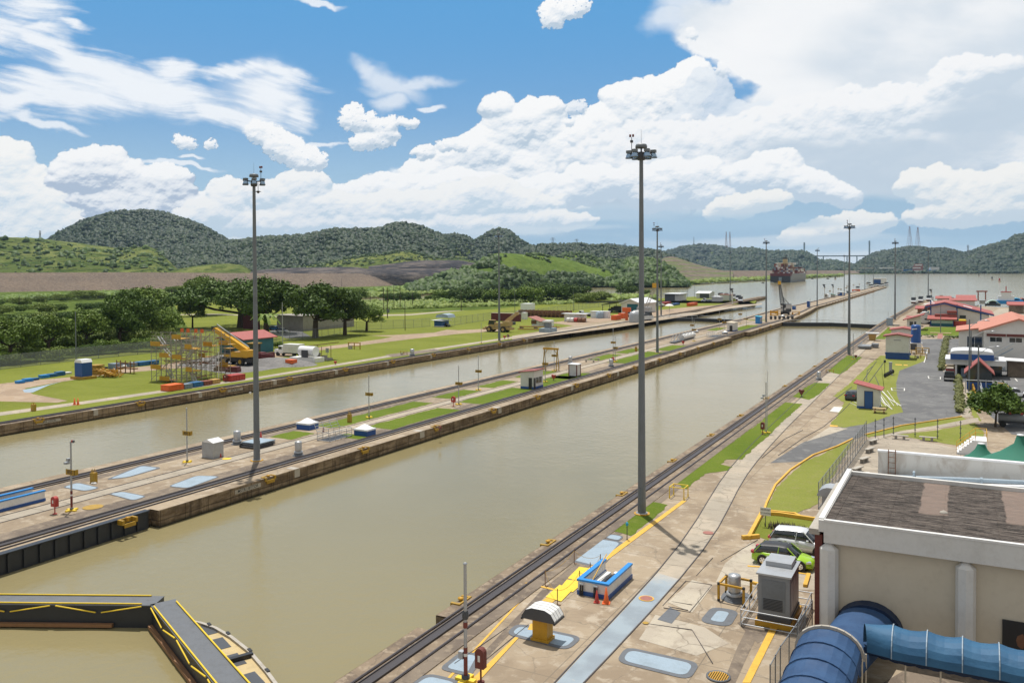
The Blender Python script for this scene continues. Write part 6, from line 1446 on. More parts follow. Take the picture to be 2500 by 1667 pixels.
# ---- generator cabinet with railing
gp=G(1905,1532);t=thing('generator_cabinet','tall grey steel generator cabinet with louvres on a yellow base','generator',(gp[0]-0.35,gp[1]+1.4,0))
a=MB();a.bx(-0.9,0.9,-1.5,1.5,0.62,3.0);a.build('body','grey',t);a=MB();a.bx(-1.0,1.0,-1.6,1.6,3.0,3.1);a.bx(-0.75,0.75,-0.1,1.5,3.1,3.38);a.build('top','galv',t)
a=MB();a.bx(-1.05,1.05,-1.7,1.7,0.02,0.35);a.build('base','orange_yellow',t);a=MB();a.bx(-0.95,0.95,-1.55,1.55,0.35,0.62);a.build('skid','dark_grey',t)
a=MB();a.bx(-0.7,0.65,-1.525,-1.5,0.95,2.75);a.build('door','pole_grey',t);a=MB()
for i in range(8): a.bx(-0.6,0.5,-1.55,-1.526,1.0+i*0.085,1.04+i*0.085)
a.build('louvres','black',t)
for y in (-0.8,0.0,0.8): a=MB();a.bx(0.901,0.92,y-0.36,y+0.36,0.9,2.6);a.build('side_panel','galv',t)
t=thing('safety_railing','galvanised pipe railing round the grey generator cabinet','railing',(gp[0]-0.35,gp[1]+1.4,0))
a=MB()
for z in (0.15,0.55,0.98):
    a.ring((-1.75,-2.2,z),(1.45,-2.2,z),0.03,None,6);a.ring((-1.75,2.4,z),(1.6,2.4,z),0.03,None,6)
    for x in (-1.75,1.5): a.ring((x,-2.2,z),(x,2.4,z),0.03,None,6)
for x in (-1.75,1.5):
    for y in (-2.2,0.1,2.4): a.ring((x,y,0),(x,y,1.0),0.035,None,6)
a.build('pipes','galv',t)
# vent with black and yellow guard frame
c_=G(1794,1462);t=vent(1793,1464,31,'silver cylindrical vent inside a yellow and black guard frame',z=0)
t=thing('pipe_guard','yellow and black guard frame round a silver vent','guard frame',(c_[0],c_[1],0));a=MB();b=MB()
for x,y in ((-0.85,-0.7),(0.75,-0.85),(0.85,0.75),(-0.75,0.85)): a.bx(x-0.07,x+0.07,y-0.07,y+0.07,0,1.15);b.bx(x-0.075,x+0.075,y-0.075,y+0.075,0.0,0.14);b.bx(x-0.076,x+0.076,y-0.076,y+0.076,1.02,1.16)
q=[(-0.85,-0.7),(0.75,-0.85),(0.85,0.75),(-0.75,0.85)]
for i in range(4):
    if i==1: continue
    a.bar((*q[i],1.08),(*q[(i+1) % 4],1.08),0.12)
a.build('frame','orange_yellow',t);b.build('black_bands','black',t)
# grille in the pavement
t=thing('drain_grille','round yellow barred drain grille at the bottom edge','grille',at(1754,1651,0.03));a=MB();a.lathe([(0.62,0),(0.62,0.05),(0.52,0.05)],n=24);a.build('rim','slate_edge',t);a=MB();a.lathe([(0.53,0.0),(0,0.002)],n=24);a.build('pit','black',t);a=MB()
for i in range(9): x=-0.45+i*0.1125;l=math.sqrt(max(0.0,0.27-x*x));a.bx(x-0.03,x+0.03,-l,l,0.012,0.05)
a.build('bars','orange_yellow',t)
# ---- cars
def car(loc,rz,lb,paint_,L=4.3,Wd=1.8,H=1.5,roofm=None,suv=False,wheels=True,simple=False,cat='car',name='parked_car'):
    t=thing(name,lb,cat,loc,rz)
    zb=0.30 if not suv else 0.36;belt=H*0.60;n=13
    X=np.linspace(-L/2,L/2,25);s=X/(L/2)
    top=np.interp(s,[-1,-0.97,-0.85,-0.3,0.25,0.6,0.9,0.98,1],[0.45*H,0.58*H,0.64*H,0.62*H,0.60*H,0.56*H,0.46*H,0.38*H,0.30*H]) if not suv else np.interp(s,[-1,-0.97,-0.85,0.25,0.45,0.9,0.98,1],[0.42*H,0.60*H,0.64*H,0.62*H,0.60*H,0.53*H,0.42*H,0.32*H])
    wid=Wd/2*np.interp(np.abs(s),[0,0.6,0.9,1],[1,0.99,0.90,0.70])
    def hoop(x,w_,z0,z1): return [(x,-w_*0.94,z0),(x,-w_,z0+(z1-z0)*0.35),(x,-w_*0.97,z0+(z1-z0)*0.75),(x,-w_*0.86,z1-0.015),(x,0,z1+0.03),(x,w_*0.86,z1-0.015),(x,w_*0.97,z0+(z1-z0)*0.75),(x,w_,z0+(z1-z0)*0.35),(x,w_*0.94,z0)]
    def skin(mb,rows,m=0):
        k=len(rows[0]);v=[q for r in rows for q in r];mb.add(v,[(i*k+j,(i+1)*k+j,(i+1)*k+(j+1) % k,i*k+(j+1) % k) for i in range(len(rows)-1) for j in range(k)]+[tuple(range(k)),tuple(range((len(rows)-1)*k,len(rows)*k))[::-1]],m,True)
    a=MB();skin(a,[hoop(x,w_,zb*0.75,z) for x,w_,z in zip(X,wid,top)]);body=a.build('body',paint_,t)
    # cabin: glass shell with painted roof and pillars
    xs=(-0.96,-0.72,-0.15,0.18,0.52) if not suv else (-0.99,-0.80,-0.2,0.12,0.46);zs=(0.0,0.82,1.0,0.96,0.0);rows=[]
    xx=np.linspace(xs[0],xs[-1],17);zz=np.interp(xx,xs,zs)
    for x,z in zip(xx,zz):
        z1=belt+(H-belt)*z;w0=Wd/2*0.88;w1=w0*(1-0.20*z);rows.append([(x*L/2,-w0,belt-0.06),(x*L/2,-w1,z1-0.02),(x*L/2,0,z1+0.03),(x*L/2,w1,z1-0.02),(x*L/2,w0,belt-0.06)])
    a=MB();skin(a,rows);a.build('windows','car_glass',t)
    a=MB();rr=[(x,z) for x,z in zip(xx,zz) if z>0.74]
    v=[]
    for x,z in rr: z1=belt+(H-belt)*z+0.012;w1=Wd/2*0.88*(1-0.20*z)-0.0;v+=[(x*L/2,-w1-0.015,z1-0.05),(x*L/2,-w1+0.05,z1-0.005),(x*L/2,0,z1+0.032),(x*L/2,w1-0.05,z1-0.005),(x*L/2,w1+0.015,z1-0.05)]
    a.add(v,[(i*5+j,i*5+j+1,i*5+j+6,i*5+j+5) for i in range(len(rr)-1) for j in range(4)],0,True);a.build('roof',roofm or paint_,t)
    if not simple:
        a=MB()
        for sy in (-1,1):
            for k_ in range(3):
                x=(xs[0]+0.06,-0.12,xs[3]+0.0)[k_];w0=Wd/2*0.885;tip=(xs[1]+0.02,-0.08,xs[3])[k_];zt=0.84 if k_==0 else 0.97
                if k_==2: x=xs[-1]-0.01
                a.bar((x*L/2,sy*w0,belt-0.02),(tip*L/2,sy*w0*(1-0.2*zt),belt+(H-belt)*zt),0.055)
        a.build('pillars',paint_,t)
    for sx in (-0.60,0.62):
        for sy in (-1,1):
            r=0.335 if not suv else 0.37;y0=sy*(Wd/2-0.20);y1=sy*(Wd/2+0.005);a=MB();a.ring((sx*L/2,y0,r),(sx*L/2,y1,r),r,None,20);o=a.build('wheel','tyre',t)
            if simple: continue
            b=MB();b.ring((sx*L/2,y1-sy*0.02,r),(sx*L/2,y1+sy*0.012,r),r*0.66,r*0.62,18);b.build('rim','chrome',o)
            g=MB()
            for k_ in range(5): a0=k_*1.2566+0.3;g.add([(sx*L/2+r*0.52*math.cos(a0-.28),y1+sy*0.016,r+r*0.52*math.sin(a0-.28)),(sx*L/2+r*0.56*math.cos(a0+.28),y1+sy*0.016,r+r*0.56*math.sin(a0+.28)),(sx*L/2+r*0.16*math.cos(a0),y1+sy*0.016,r+r*0.16*math.sin(a0))],[(0,1,2) if sy<0 else (0,2,1)])
            g.build('spoke_gap','black',o)
            h=MB();h.lathe([(r*1.13,0),(r*1.13,0.01)],n=4) if False else h.ring((sx*L/2,y1-sy*0.06,r+0.02),(sx*L/2,y1-sy*0.002,r+0.02),r*1.16,None,20);h.build('wheel_arch','black',t)
    for sy in (-1,1):
        a=MB();a.box(-L/2+0.10,sy*Wd*0.36,0.58*H,0.22,0.34,0.17);a.build('tail_light','tail_red',t)
        a=MB();a.box(L/2-0.28,sy*Wd*0.35,0.43*H,0.34,0.30,0.11,0,-sy*0.35);a.build('headlight','chrome',t)
        a=MB();a.box(xs[3]*L/2+0.35,sy*(Wd/2+0.07),belt+0.10,0.14,0.2,0.13);a.build('mirror',paint_,t)
        if not simple:
            for x in (-0.05,-0.42): a=MB();a.box(x*L/2,sy*(Wd/2*0.985),belt-0.12,0.18,0.03,0.035);a.build('door_handle','chrome',t)
    return t
ra=math.radians
q=(G(1858,1372)+G(1956,1395))/2;car((q[0]+0.1,q[1]+0.55,0.03),ra(-3),'bright green hatchback with a black roof parked behind the generator','car_green',4.2,1.8,1.42,'black')
car((q[0]+0.75,q[1]+4.0,0.03),ra(-3),'silver sport utility car parked beside the green hatchback','car_silver',4.5,1.85,1.66,None,True)
# sign and plant
t=thing('notice_sign','small white notice sign standing in the grass behind the silver car','sign',at(1869,1286));a=MB();a.ring((0,0,0),(0,0,1.5),0.03,None,6);a.build('post','dark_grey',t);a=MB();a.bx(-0.42,0.42,-0.06,-0.03,0.95,1.6);o=a.build('board','white',t)
text_mb('RESERVED',0.17,'black','lettering',o,(0,-0.064,1.42),(math.pi/2,0,0));text_mb('NO PARKING',0.14,'black','lettering',o,(0,-0.064,1.14),(math.pi/2,0,0))
# ---- benches on the plaza
def bench(px,py,lb,w_=1.1,rz=0.0,first=[None]):
    if first[0] is None:
        t=thing('stone_bench',lb,'bench',at(px,py),rz,'pale stone benches on the plaza');a=MB();a.bx(-0.95,0.95,-0.25,0.25,0.42,0.50);a.build('seat','stone',t)
        for s in (-0.45,0.45): a=MB();a.bx(s-0.14,s+0.14,-0.18,0.18,0,0.42);a.build('leg','concrete_grey',t)
        first[0]=t;return t
    return dup(first[0],at(px,py),rz,lb)
bench(2197,1072,'stone bench behind the fence posts, left of the two facing the water');bench(2265,1076,'stone bench behind the fence posts, right of the two facing the water')
for i,(x,y) in enumerate(((2132,1083),(2123,1104),(2110,1128),(2093,1152),(2080,1172))): bench(x,y,'stone bench end-on beside the mesh fence, %s from the far end' % ['first','second','third','fourth','fifth'][i],rz=ra(70))
# ---- stairs and green tents
sx,sy,_=at(2335,1108);t=thing('stair','white concrete stair with yellow handrail beside the green tents','stairs',(sx,sy,0));a=MB()
for i in range(7): a.bx(0.25*i,1.9,0,3.0,0.24*i,0.24*(i+1))
a.bx(1.9,3.0,0,3,0,1.68);a.build('steps','white_clean',t);a=MB()
for y in (0.05,2.95): a.ring((0,y,0.9),(1.9,y,2.6),0.035,None,6);a.ring((1.9,y,2.6),(3.0,y,2.6),0.035,None,6);a.ring((0,y,0.5),(1.9,y,2.1),0.03,None,6);[a.ring((x,y,0.9*x),(x,y,0.9+0.9*x),0.03,None,6) for x in (0,0.65,1.3,1.9)];a.ring((3,y,1.6),(3,y,2.6),0.03,None,6)
a.ring((3,0,2.6),(3,3,2.6),0.03,None,6);a.build('handrail','line_yellow',t)
def tent(px,py,zt,R,lb,ze):
    c=G(px,py,zt);t=thing('peaked_tent',lb,'tent',(c[0],c[1],0),0,'green peaked fabric tents');n=24;a=MB();pr=[(0.28,zt),(0.5,zt-0.25*(zt-ze)),(R*0.28,zt-0.52*(zt-ze)),(R*0.6,zt-0.82*(zt-ze)),(R,ze)]
    v=[(r*math.cos(2*math.pi*i/n)*(1+0.05*math.cos(8*math.pi*i/n)),r*math.sin(2*math.pi*i/n),z) for r,z in pr for i in range(n)]
    a.add(v,[(k*n+i,k*n+(i+1) % n,(k+1)*n+(i+1) % n,(k+1)*n+i) for k in range(len(pr)-1) for i in range(n)],0,True);a.build('fabric','canopy_green',t)
    a=MB();a.lathe([(0.3,zt-0.02),(0.3,zt+0.06),(0,zt+0.08)],n=14);a.build('cap','white_clean',t);a=MB();a.ring((0,0,0),(0,0,zt),0.06,None,8)
    for i in range(6): an=i*1.047;a.ring((R*0.93*math.cos(an),R*0.93*math.sin(an),0),(R*0.93*math.cos(an),R*0.93*math.sin(an),ze+0.1),0.05,None,6)
    a.build('poles','galv',t)
tent(2396,1083,4.6,3.6,'smaller green peaked tent behind the stained white wall',2.5);tent(2492,1062,6.0,5.6,'larger green peaked tent at the right edge',2.9)
t=thing('tank_truck','grey tank trailer partly hidden behind the green tents','trailer',at(2480,1043));a=MB();a.ring((-2,0,1.2),(2.5,0,1.2),0.55,None,14);a.build('tank','grey',t);a=MB();a.bx(-2,2.5,-0.5,0.5,0.5,0.68);a.build('chassis','dark_grey',t)
[MB().ring((x,-0.6,0.4),(x,0.6,0.4),0.4,None,12).build('wheel','tyre',t) for x in (-1.5,1.8)];a=MB();[a.bx(x,x+0.3,-0.3,0,1.74,2.0) for x in (-0.8,0.5)];a.build('red_valves','red',t)
# ================================================================== RIGHT BANK: FAR BUILDINGS
bld(2092,2146,998,950,3.2,'blue and white booth with sloping red roof beside the grass pavers',wall='wall_white',roof='roof_red',slope=0.7,plinth='blue',doors=(('s',-0.45,0.65,0.05,2.6,'blue'),('w',-1.2,0.4,0.5,2.4,'black')),over=0.45,name='booth',cat='booth')
car(at(2086,975),1.3,'dark blue car behind the blue and white booth','dark_grey',4.2,1.8,1.5,simple=True)
t=thing('picnic_table','weathered wooden picnic table with benches in front of the blue and white booth','picnic table',at(2147,1008));a=MB();a.bx(-0.9,0.9,-0.4,0.4,0.68,0.75);a.build('table_top','sand',t)
for y in (-0.75,0.75): a=MB();a.bx(-0.9,0.9,y-0.14,y+0.14,0.40,0.45);a.build('seat','sand',t)
for x in (-0.6,0.6): a=MB();a.bx(x-0.05,x+0.05,-0.7,0.7,0,0.68);a.build('leg','wood',t)
# pump houses
t=bld(2162,2219,877,822,5.0,'tall white pump house with maroon roof and deep blue base on the right bank',roof='roof_brown',slope=0.45,gable='y',plinth='blue',ph=1.5,over=0.55,name='pump_house',cat='pump house',thick=0.25)
a=MB();a.lathe([(0.75,0),(0.75,0.12),(0,0.13)],(0,-2.53,4.3),n=14,sy=0.04);a.build('vent','grey',t)
a=MB();[a.bx(-2.55+i*0.85,-2.2+i*0.85,-2.75,-2.52,1.1,1.52) for i in range(7)];a.build('base_ribs','blue',t)
bld(2176,2232,838,806,6,'second white pump house with red roof behind the blue tank',roof='roof_red',slope=0.5,gable='y',plinth='blue',over=0.6,name='pump_house',cat='pump house',thick=0.25)
bld(2214,2246,806,780,8,'white house with red roof and small dark window beyond the pump houses',roof='roof_red',slope=-1.2,plinth='wall_white',windows=(('s',-1.2,-0.1,1.5,2.9),('s',0.2,0.9,1.5,2.9)),over=1.2,name='small_house',cat='house',trim=None,thick=0.3)
bld(2216,2244,797,776,6,'low red roofed shed just behind the white house',roof='roof_red',slope=0.3,plinth=None,name='shed',cat='shed',over=0.6)
t=thing('storage_tank','deep blue upright storage tank with white valve beside the pump house','tank',at(2236,853));a=MB();a.lathe([(1.15,1.6),(1.15,5.9),(0.95,6.25),(0,6.4)],n=20);a.build('shell','blue',t);a=MB();a.bx(-1.2,1.2,-1.2,1.2,0,1.6);a.build('base','dark_grey',t)
MB().bx(-1.5,1.5,-1.3,1.3,1.55,1.75).bx(0.3,1.3,-1.32,-0.6,0,1.6).build('shelf','white',t);MB().bar((-0.9,-1.25,5.2),(0.3,-1.25,5.35),0.22).build('valve_pipe','white',t)
def pipes(px,py,lb,s=1.0):
    t=thing('pipework',lb,'pipework',at(px,py));a=MB()
    for x in (-1.2,0,1.2): a.ring((x*s,0,0),(x*s,0,1.1*s),0.09*s,None,7)
    a.ring((-1.3*s,0,1.05*s),(1.3*s,0,1.05*s),0.08*s,None,7);a.ring((-1.3*s,0,0.5*s),(1.3*s,0,0.5*s),0.06*s,None,7);a.build('pipes','mustard',t);a=MB();a.bx(-0.9*s,-0.3*s,-0.5*s,-0.1*s,0,0.6*s);a.build('valve_box','stone',t)
pipes(2248,875,'yellow pipework in front of the dark base by the pump house');pipes(2252,862,'yellow pipework nearest the road beside the pump house',1.2);pipes(2238,866,'yellow pipework under the blue tank',1.0)
pipes(986,866,'small yellow pipe frame on the left bank lawn edge',0.8);pipes(865,852,'yellow barrier frame on the left bank lawn',1.6)
pipes(2026,910,'small yellow pipe frame at the lawn corner on the right bank',0.6)
t=thing('metal_column','short silver ribbed column with white foot beside the road','column',at(2174,915));a=MB();a.lathe([(0.45,0),(0.45,0.15),(0.3,0.2)],n=12,m=1);a.lathe([(0.28,0.2),(0.28,2.3),(0.35,2.35),(0.35,2.5),(0,2.5)],n=10,m=0,smooth=False);a.build('column',['galv','white'],t)
t=thing('signal_rack','row of black discs on a low rack beside the silver column','signal rack',at(2160,923));a=MB();[a.ring((i*0.12,i*1.1,0.5),(i*0.12+0.1,i*1.1+0.08,0.5),0.4,None,9) for i in range(8)];a.build('discs','black',t);a=MB();a.ring((0,0,0),(0,0,2.9),0.05,None,6);a.lathe([(0,0),(0.22,0.1),(0.2,0.5),(0,0.6)],(0,0,2.9),n=8);a.build('signal','black',t)
t=thing('work_table','grey work table and parts on the concrete beyond the second right mast','work table',at(2112,850));a=MB();a.bx(-1.5,1.5,-3,3,0.3,0.8);a.bx(1.5,3.0,1.5,4.0,0.2,1.1);a.build('frame','grey',t);a=MB();[a.bar((-1.2,-2+i,0.8),(-0.8,-1.6+i,1.6),0.1) for i in range(5)];a.build('arms','steel',t)
t=thing('vent_pedestal','olive pedestal with a wide flat white top on the right bank lawn','vent pedestal',at(2130,831));a=MB();a.taper(0,0,0,1.9,1.5,1.5,2.1,2.0);a.build('pedestal','container_tan',t);a=MB();a.bx(-1.8,1.8,-1.4,1.4,1.9,2.25);a.build('top','white',t)
t=thing('vent_pedestal','white mushroom vent on a square base at the left bank wall','vent pedestal',at(1338,810));a=MB();a.bx(-1.9,1.9,-3,3,0,1.3);a.build('base_box','slate_blue',t);a=MB();a.bx(-0.9,0.9,-0.9,0.9,1.3,3.2);a.build('pedestal','grey',t);a=MB();a.bx(-1.4,1.4,-1.4,1.4,3.2,3.8);a.build('top','white',t)
t=thing('electric_cabinet','grey electric cabinet near the far end of the right wall','cabinet',at(2172,795));a=MB();a.bx(-1.0,1.0,-1,1,0,2.8);a.build('body','slate_blue',t);a=MB();a.bx(1.0,3.2,-1,1,0,0.5);a.build('slab','concrete_grey',t)
# canopy station
p=OY(2318,875,184);q=OY(2427,875,184)
x0,x1=OY(2320,868,182)[0],OY(2427,868,182)[0]
t=thing('fuel_station','fuel station canopy with white barrel top and deep blue fascia','fuel station',((x0+x1)/2,182,0));w_=(x1-x0)/2
a=MB();a.bx(-w_,w_,0,7.5,3.5,4.55);a.build('fascia','blue',t)
a=MB();a.ext([(-w_+0.05,4.553)]+[(-w_*math.cos(s),4.55+0.75*math.sin(s)**0.5) for s in np.linspace(0.08,math.pi-0.08,12)]+[(w_-0.05,4.553)],'y',0.1,7.4,0,True);a.build('canopy_top','white_clean',t)
a=MB();a.bx(-w_-0.8,w_+1.9,0.8,9.5,2.45,3.3);a.build('building_band','wall_white',t);a=MB();a.bx(-w_-0.9,w_+2.0,0.7,9.6,3.3,3.48);a.build('flat_roof','white_clean',t)
a=MB();a.bx(-w_+0.5,w_+1.5,6.0,9.3,0,2.45);a.build('wall','glass',t)
a=MB();[a.bx(x,x+0.35,1.0,1.35,0,3.5) for x in (-w_+0.8,w_-1.9,w_-1.0)];a.bx(-w_+2.6,-w_+3.1,5.7,6.0,0,2.4);a.bx(w_-2.5,w_-2.0,5.7,6.0,0,2.4);a.build('pillars','wall_white',t)
a=MB();a.bx(-w_+1.8,-w_+2.6,2.5,3.2,0,1.6);a.build('pump','container_grey',t);a=MB();a.bx(-0.4,0.6,3.0,3.7,0.9,1.5);a.build('pump_sign','orange_yellow',t)
a=MB();a.bx(w_+0.1,w_+0.8,2,3,3.48,4.1);a.build('roof_unit','grey',t)
t=bld(2360,2422,952,909,6,'booth with gabled red roof and blue walls in front of the fuel station',wall='glass',roof='roof_red',slope=1.9,gable='y',plinth='blue',ph=1.3,over=0.4,name='gatehouse',cat='booth',thick=0.2)
hut((9.2,190,0),3.6,4,3.0,'small carport with red top right of the fuel station',wall='concrete_dark',roof='white_clean',slope=0.1,plinth=None,over=0.8,name='carport',cat='carport');
bld(2340,2362,899,880,4,'low pale blue shed behind the fuel station canopy',wall='slate_blue',roof='white_clean',slope=0.2,plinth=None,over=0.1,name='shed',cat='shed')
# big hall with orange gabled roof
x0,z0=OY(2402,806,200);xa,za=OY(2487,779,200);W2=xa-x0
hut((xa,200+15,0),W2*2,30,z0,'large pale hall with broad orange gabled roof at the right edge',roof='roof_orange',slope=za-z0-0.2,gable='y',plinth=None,over=0.9,name='hall',cat='hall',thick=0.35,
    windows=(('s',-W2+1.1,-W2+3.25,5.7,6.62),('s',-1.6,0.6,5.7,6.62)))
for u in (-W2+0.5,-2.1): mb=MB();mb.ext([(-0.0,0),(-0.5,-0.45),(-0.45,-0.5),(0,-0.15)],'x',0,3.4);tag(mb.build('awning','brick_red',None,(xa+u,199.95,7.35)),'dark red awning over the %s upper window of the large hall' % ('left' if u<-5 else 'right'),'awning')
t=thing('outside_stair','pale steel stair zigzagging up the front of the large hall','stairs',(xa-2.5,198.3,0));a=MB();a.bar((0,0,0.3),(-2.4,0,1.9),0.18);a.bx(-4.2,-2.3,-0.5,0.5,1.8,1.95);a.bar((-2.6,0,2.0),(1.5,0,4.6),0.18);[a.bar((x,-0.5,0),(x,-0.5,2.9),0.07) for x in (-4.2,-2.4,0,1.5)];a.bar((-2.6,-0.5,3.0),(1.5,-0.5,5.6),0.07);a.bar((-4.2,-0.5,2.9),(-2.4,-0.5,2.9),0.07);a.build('steps','slate_blue',t)
hut((xa-W2-1.8,214,0),5.6,15,7.2,'lower annex with ribbed orange roof left of the large hall',roof='roof_orange',slope=-0.9,plinth=None,over=0.6,name='annex',cat='annex',windows=(('s',-1.2,1.6,3.6,6.2),('s',-1.4,-0.3,0.4,1.6),('s',0.4,1.5,0.4,1.6)),thick=0.3)
# long red gabled hall
Yh=G(2300,794)[1];Yh=345;xl,zl=OY(2272,748,Yh);xr_,zr=OY(2336,752,Yh);xa2,za2=OY(2306,742,Yh);xe,ze=OY(2415,770,Yh)
t=thing('red_roof_hall','wide white hall with dark red gable roof sweeping down to the right','hall',(xl,Yh,0));L_=[(0,0),(xe-xl,0),(xe-xl,ze),(xr_-xl,zr),(xa2-xl,za2),(0,zl)]
a=MB();a.ext(L_,'y',0,26);a.build('wall','wall_white',t);a=MB();o_=0.9
a.ext([(-o_*2,zl-0.35),(xa2-xl,za2+0.05),(xe-xl+1.5,ze-0.15),(xe-xl+1.5,ze+0.45),(xa2-xl,za2+0.75),(-o_*2,zl+0.25)],'y',-0.9,27);a.build('roof','roof_red',t)
a=MB();a.ext([(-o_*2,zl-0.40),(xa2-xl,za2),(xe-xl+1.5,ze-0.2),(xe-xl+1.5,ze+0.25),(xa2-xl,za2+0.42),(-o_*2,zl)],'y',-1.0,-0.9);a.build('fascia','blue',t)
for x in (xa2-xl-7,xa2-xl+6): a=MB();a.add([(x,4,np.interp(x,[0,xa2-xl,xe-xl],[zl+.6,za2+1.0,ze+.7])),(x+3.6,4,np.interp(x+3.6,[0,xa2-xl,xe-xl],[zl+.6,za2+1.0,ze+.7])),(x+3.6,9,np.interp(x+3.6,[0,xa2-xl,xe-xl],[zl+.6,za2+1.0,ze+.7])),(x,9,np.interp(x,[0,xa2-xl,xe-xl],[zl+.6,za2+1.0,ze+.7]))],[(0,1,2,3)]);a.build('roof_light','white_clean',t)
for x in (0,xr_-xl,xr_-xl+7.5): a=MB();a.bx(x-0.15,x+0.25,-0.12,-0.004,0,7.6 if x else 9);a.build('downpipe','blue',t)
w0,w1=OY(2343,777,Yh),OY(2358,770,Yh);a=MB();a.bx(w0[0]-xl,w1[0]-xl,-0.1,-0.003,w0[1],w1[1]);a.build('window','glass',t)
t=bld(2273,2327,797,779,9,'pale green shed with red roof and dark base in front of the long lawn',wall='mint',roof='roof_red',slope=0.8,gable='x',plinth='teal',ph=1.1,over=1.2,name='green_shed',cat='shed',windows=(('s',-5.6,-1.6,2.15,2.8),('s',0.9,5.2,2.15,2.8)),trim='blue',thick=0.3)
for i,(a0,a1,b0,b1) in enumerate(((2282,2336,768,773),(2312,2336,760,765))): p=OY(a0,b1,340);q=OY(a1,b0,340);mb=MB();mb.bx(0,q[0]-p[0],0,4,0,0.9);tag(mb.build('lean_to_shelter','roof_brown',None,(p[0],340,p[1])),['lower','upper'][i]+' red lean-to roof against the white hall','roof')
for i in range(6): mb=MB();mb.lathe([(0.8,0),(0.9,1.7),(0.9,1.9)],n=10,m=0);mb.lathe([(0.95,1.9),(0.8,2.4),(0,2.5)],n=10,m=1);tag(mb.build('waste_bin',['red','mat_yellow'],None,at(2331+i*4.3,796)),'red bin with yellow lid beside the green shed, %s from the left' % ['first','second','third','fourth','fifth','sixth'][i],'bin','red bins with yellow lids')
t=thing('white_tank','round white tank end beside the pale green shed','tank',at(2257,790));a=MB();a.ring((0,-3,2.3),(0,4,2.3),2.1,None,16);a.build('shell','white',t);a=MB();a.bx(-1.8,1.8,-2,-1.5,0,0.7);a.bx(-1.8,1.8,2,2.5,0,0.7);a.build('saddle','grey',t)
t=thing('flagpole','tall thin grey flagpole standing on the lawn in front of the green shed','flagpole',at(2296.5,814));h=hgt(2296.5,814,740);a=MB();a.ring((0,0,0),(0,0,h),0.14,0.06,6);a.build('pole','pole_grey',t);a=MB();a.bx(-3,3,-1,1,0,0.25);a.build('plinth','sand',t)
# distant sheds, arches and boats by the lake
FB=[(2262,2284,757,745,'dark_red','white_clean',1.6,'open shed with white gabled frame behind the red roof hall'),(2288,2318,742,729,'wall_white','roof_red',1.0,'white house with red roof left of the far waterfront'),(2322,2380,748,734,'wall_white','roof_red',0.8,'long white building with red roof behind the main hall'),(2338,2378,738,728,'slate_blue','roof_red',1.4,'red roofed house standing behind the long white building'),(2240,2250,765,754,'wood','roof_red',0.8,'small red roofed kiosk beside the far tracks'),(2465,2500,766,745,'concrete_dark','roof_red',1.0,'dark open boat shed with red roof at the right edge'),(2485,2510,742,736,'concrete_dark','roof_brown',1.5,'farthest red roofed shed at the right edge')]
for (a0,a1,b0,b1,wl,rf,sl,lb) in FB: bld(a0,a1,b0,b1,10,lb,wall=wl,roof=rf,slope=sl,gable='x' if rf == 'roof_red' and sl<1.5 else 'y',plinth=None,over=1.0,name='waterfront_shed',cat='shed',thick=0.4)
for i,(x,y,w_,m) in enumerate(((2321,735,11,'dark_grey'),(2347,733,11,'dark_grey'),(2371,731,12,'dark_grey'),(2398,742,12,'galv'),(2298,725,6,'concrete_grey'),(2256,760,14,'dark_grey'),(2236,783,12,'stone'),(2262,768,9,'teal'),(2272,734,12,'galv'))):
    g=gw(x,y,w_);mb=MB();mb.bx(-g/2,g/2,-2,2,0,g*0.62);mb.bx(-g/2-0.3,g/2+0.3,-2.3,2.3,g*0.62,g*0.8);mb.bx(-g*0.3,g*0.3,-2.1,-2.0,g*0.2,g*0.5);tag(mb.build('machine_unit',m,None,at(x,y)),['dark machine unit left of the far waterfront row','dark machine unit in the middle of the far waterfront row','dark machine unit right of the far waterfront row','grey machine unit before the water basin','square concrete tower over a red roof','dark parked machine beside the red roof hall','pale machine on the far tracks near the white house','teal machine by the corner of the red roof hall','grey machine beside the far light mast'][i],'machine','machines on the far right bank')
for i,(x,y,w_) in enumerate(((2424,747,30),(2482,742,30))):
    g=gw(x,y,w_);r=g/2;t=thing('arched_shelter',['left','right'][i]+' arched shelter with turquoise cover on the far right waterfront','shelter',at(x,y),0,'arched turquoise shelters');th=np.linspace(0,math.pi,13)
    a=MB();a.ext([(r*math.cos(s),r*0.95*math.sin(s)) for s in th]+[(r*0.86*math.cos(s),r*0.80*math.sin(s)) for s in th[::-1]],'y',0,8);a.build('arch','mint' if i==0 else 'sky_blue',t);a=MB();a.bx(-r*1.1,r*1.1,-0.3,8,0,1.2);a.bx(-r*0.5,r*0.5,2,6,1.2,2.6);a.build('barge_base','dark_grey',t)
t=thing('tug_boat','white and red tug boat moored between the arched shelters','boat',at(2456,742));a=MB();a.ext([(-7,0),(7,0),(8.5,2),(-8,2)],'y',-3,3);a.build('hull','bright_blue',t);a=MB();a.bx(-4,4,-2,2,2,4.6);a.bx(-2.5,2.5,-1.6,1.6,4.6,6.6);a.build('superstructure','white_clean',t);a=MB();a.ring((0,0,6.6),(0,0,10),0.25);a.bx(-2.7,2.7,-1.7,1.7,6.6,7.0);a.build('mast','red',t)
mb=MB();[mb.bar((x,0,0),(x,0,6),0.5) for x in (-2,2)];mb.bx(-3,3,-1,1,5.6,6.4);tag(mb.build('frame_tower','terracotta',None,at(2397,735)),'slim reddish frame tower beyond the long white building','tower')
tag(patch('pontoon','concrete_path',[(2410,770),(2440,753),(2520,756),(2560,775)],3,kind=None),'pale concrete apron in front of the arched shelters','apron')
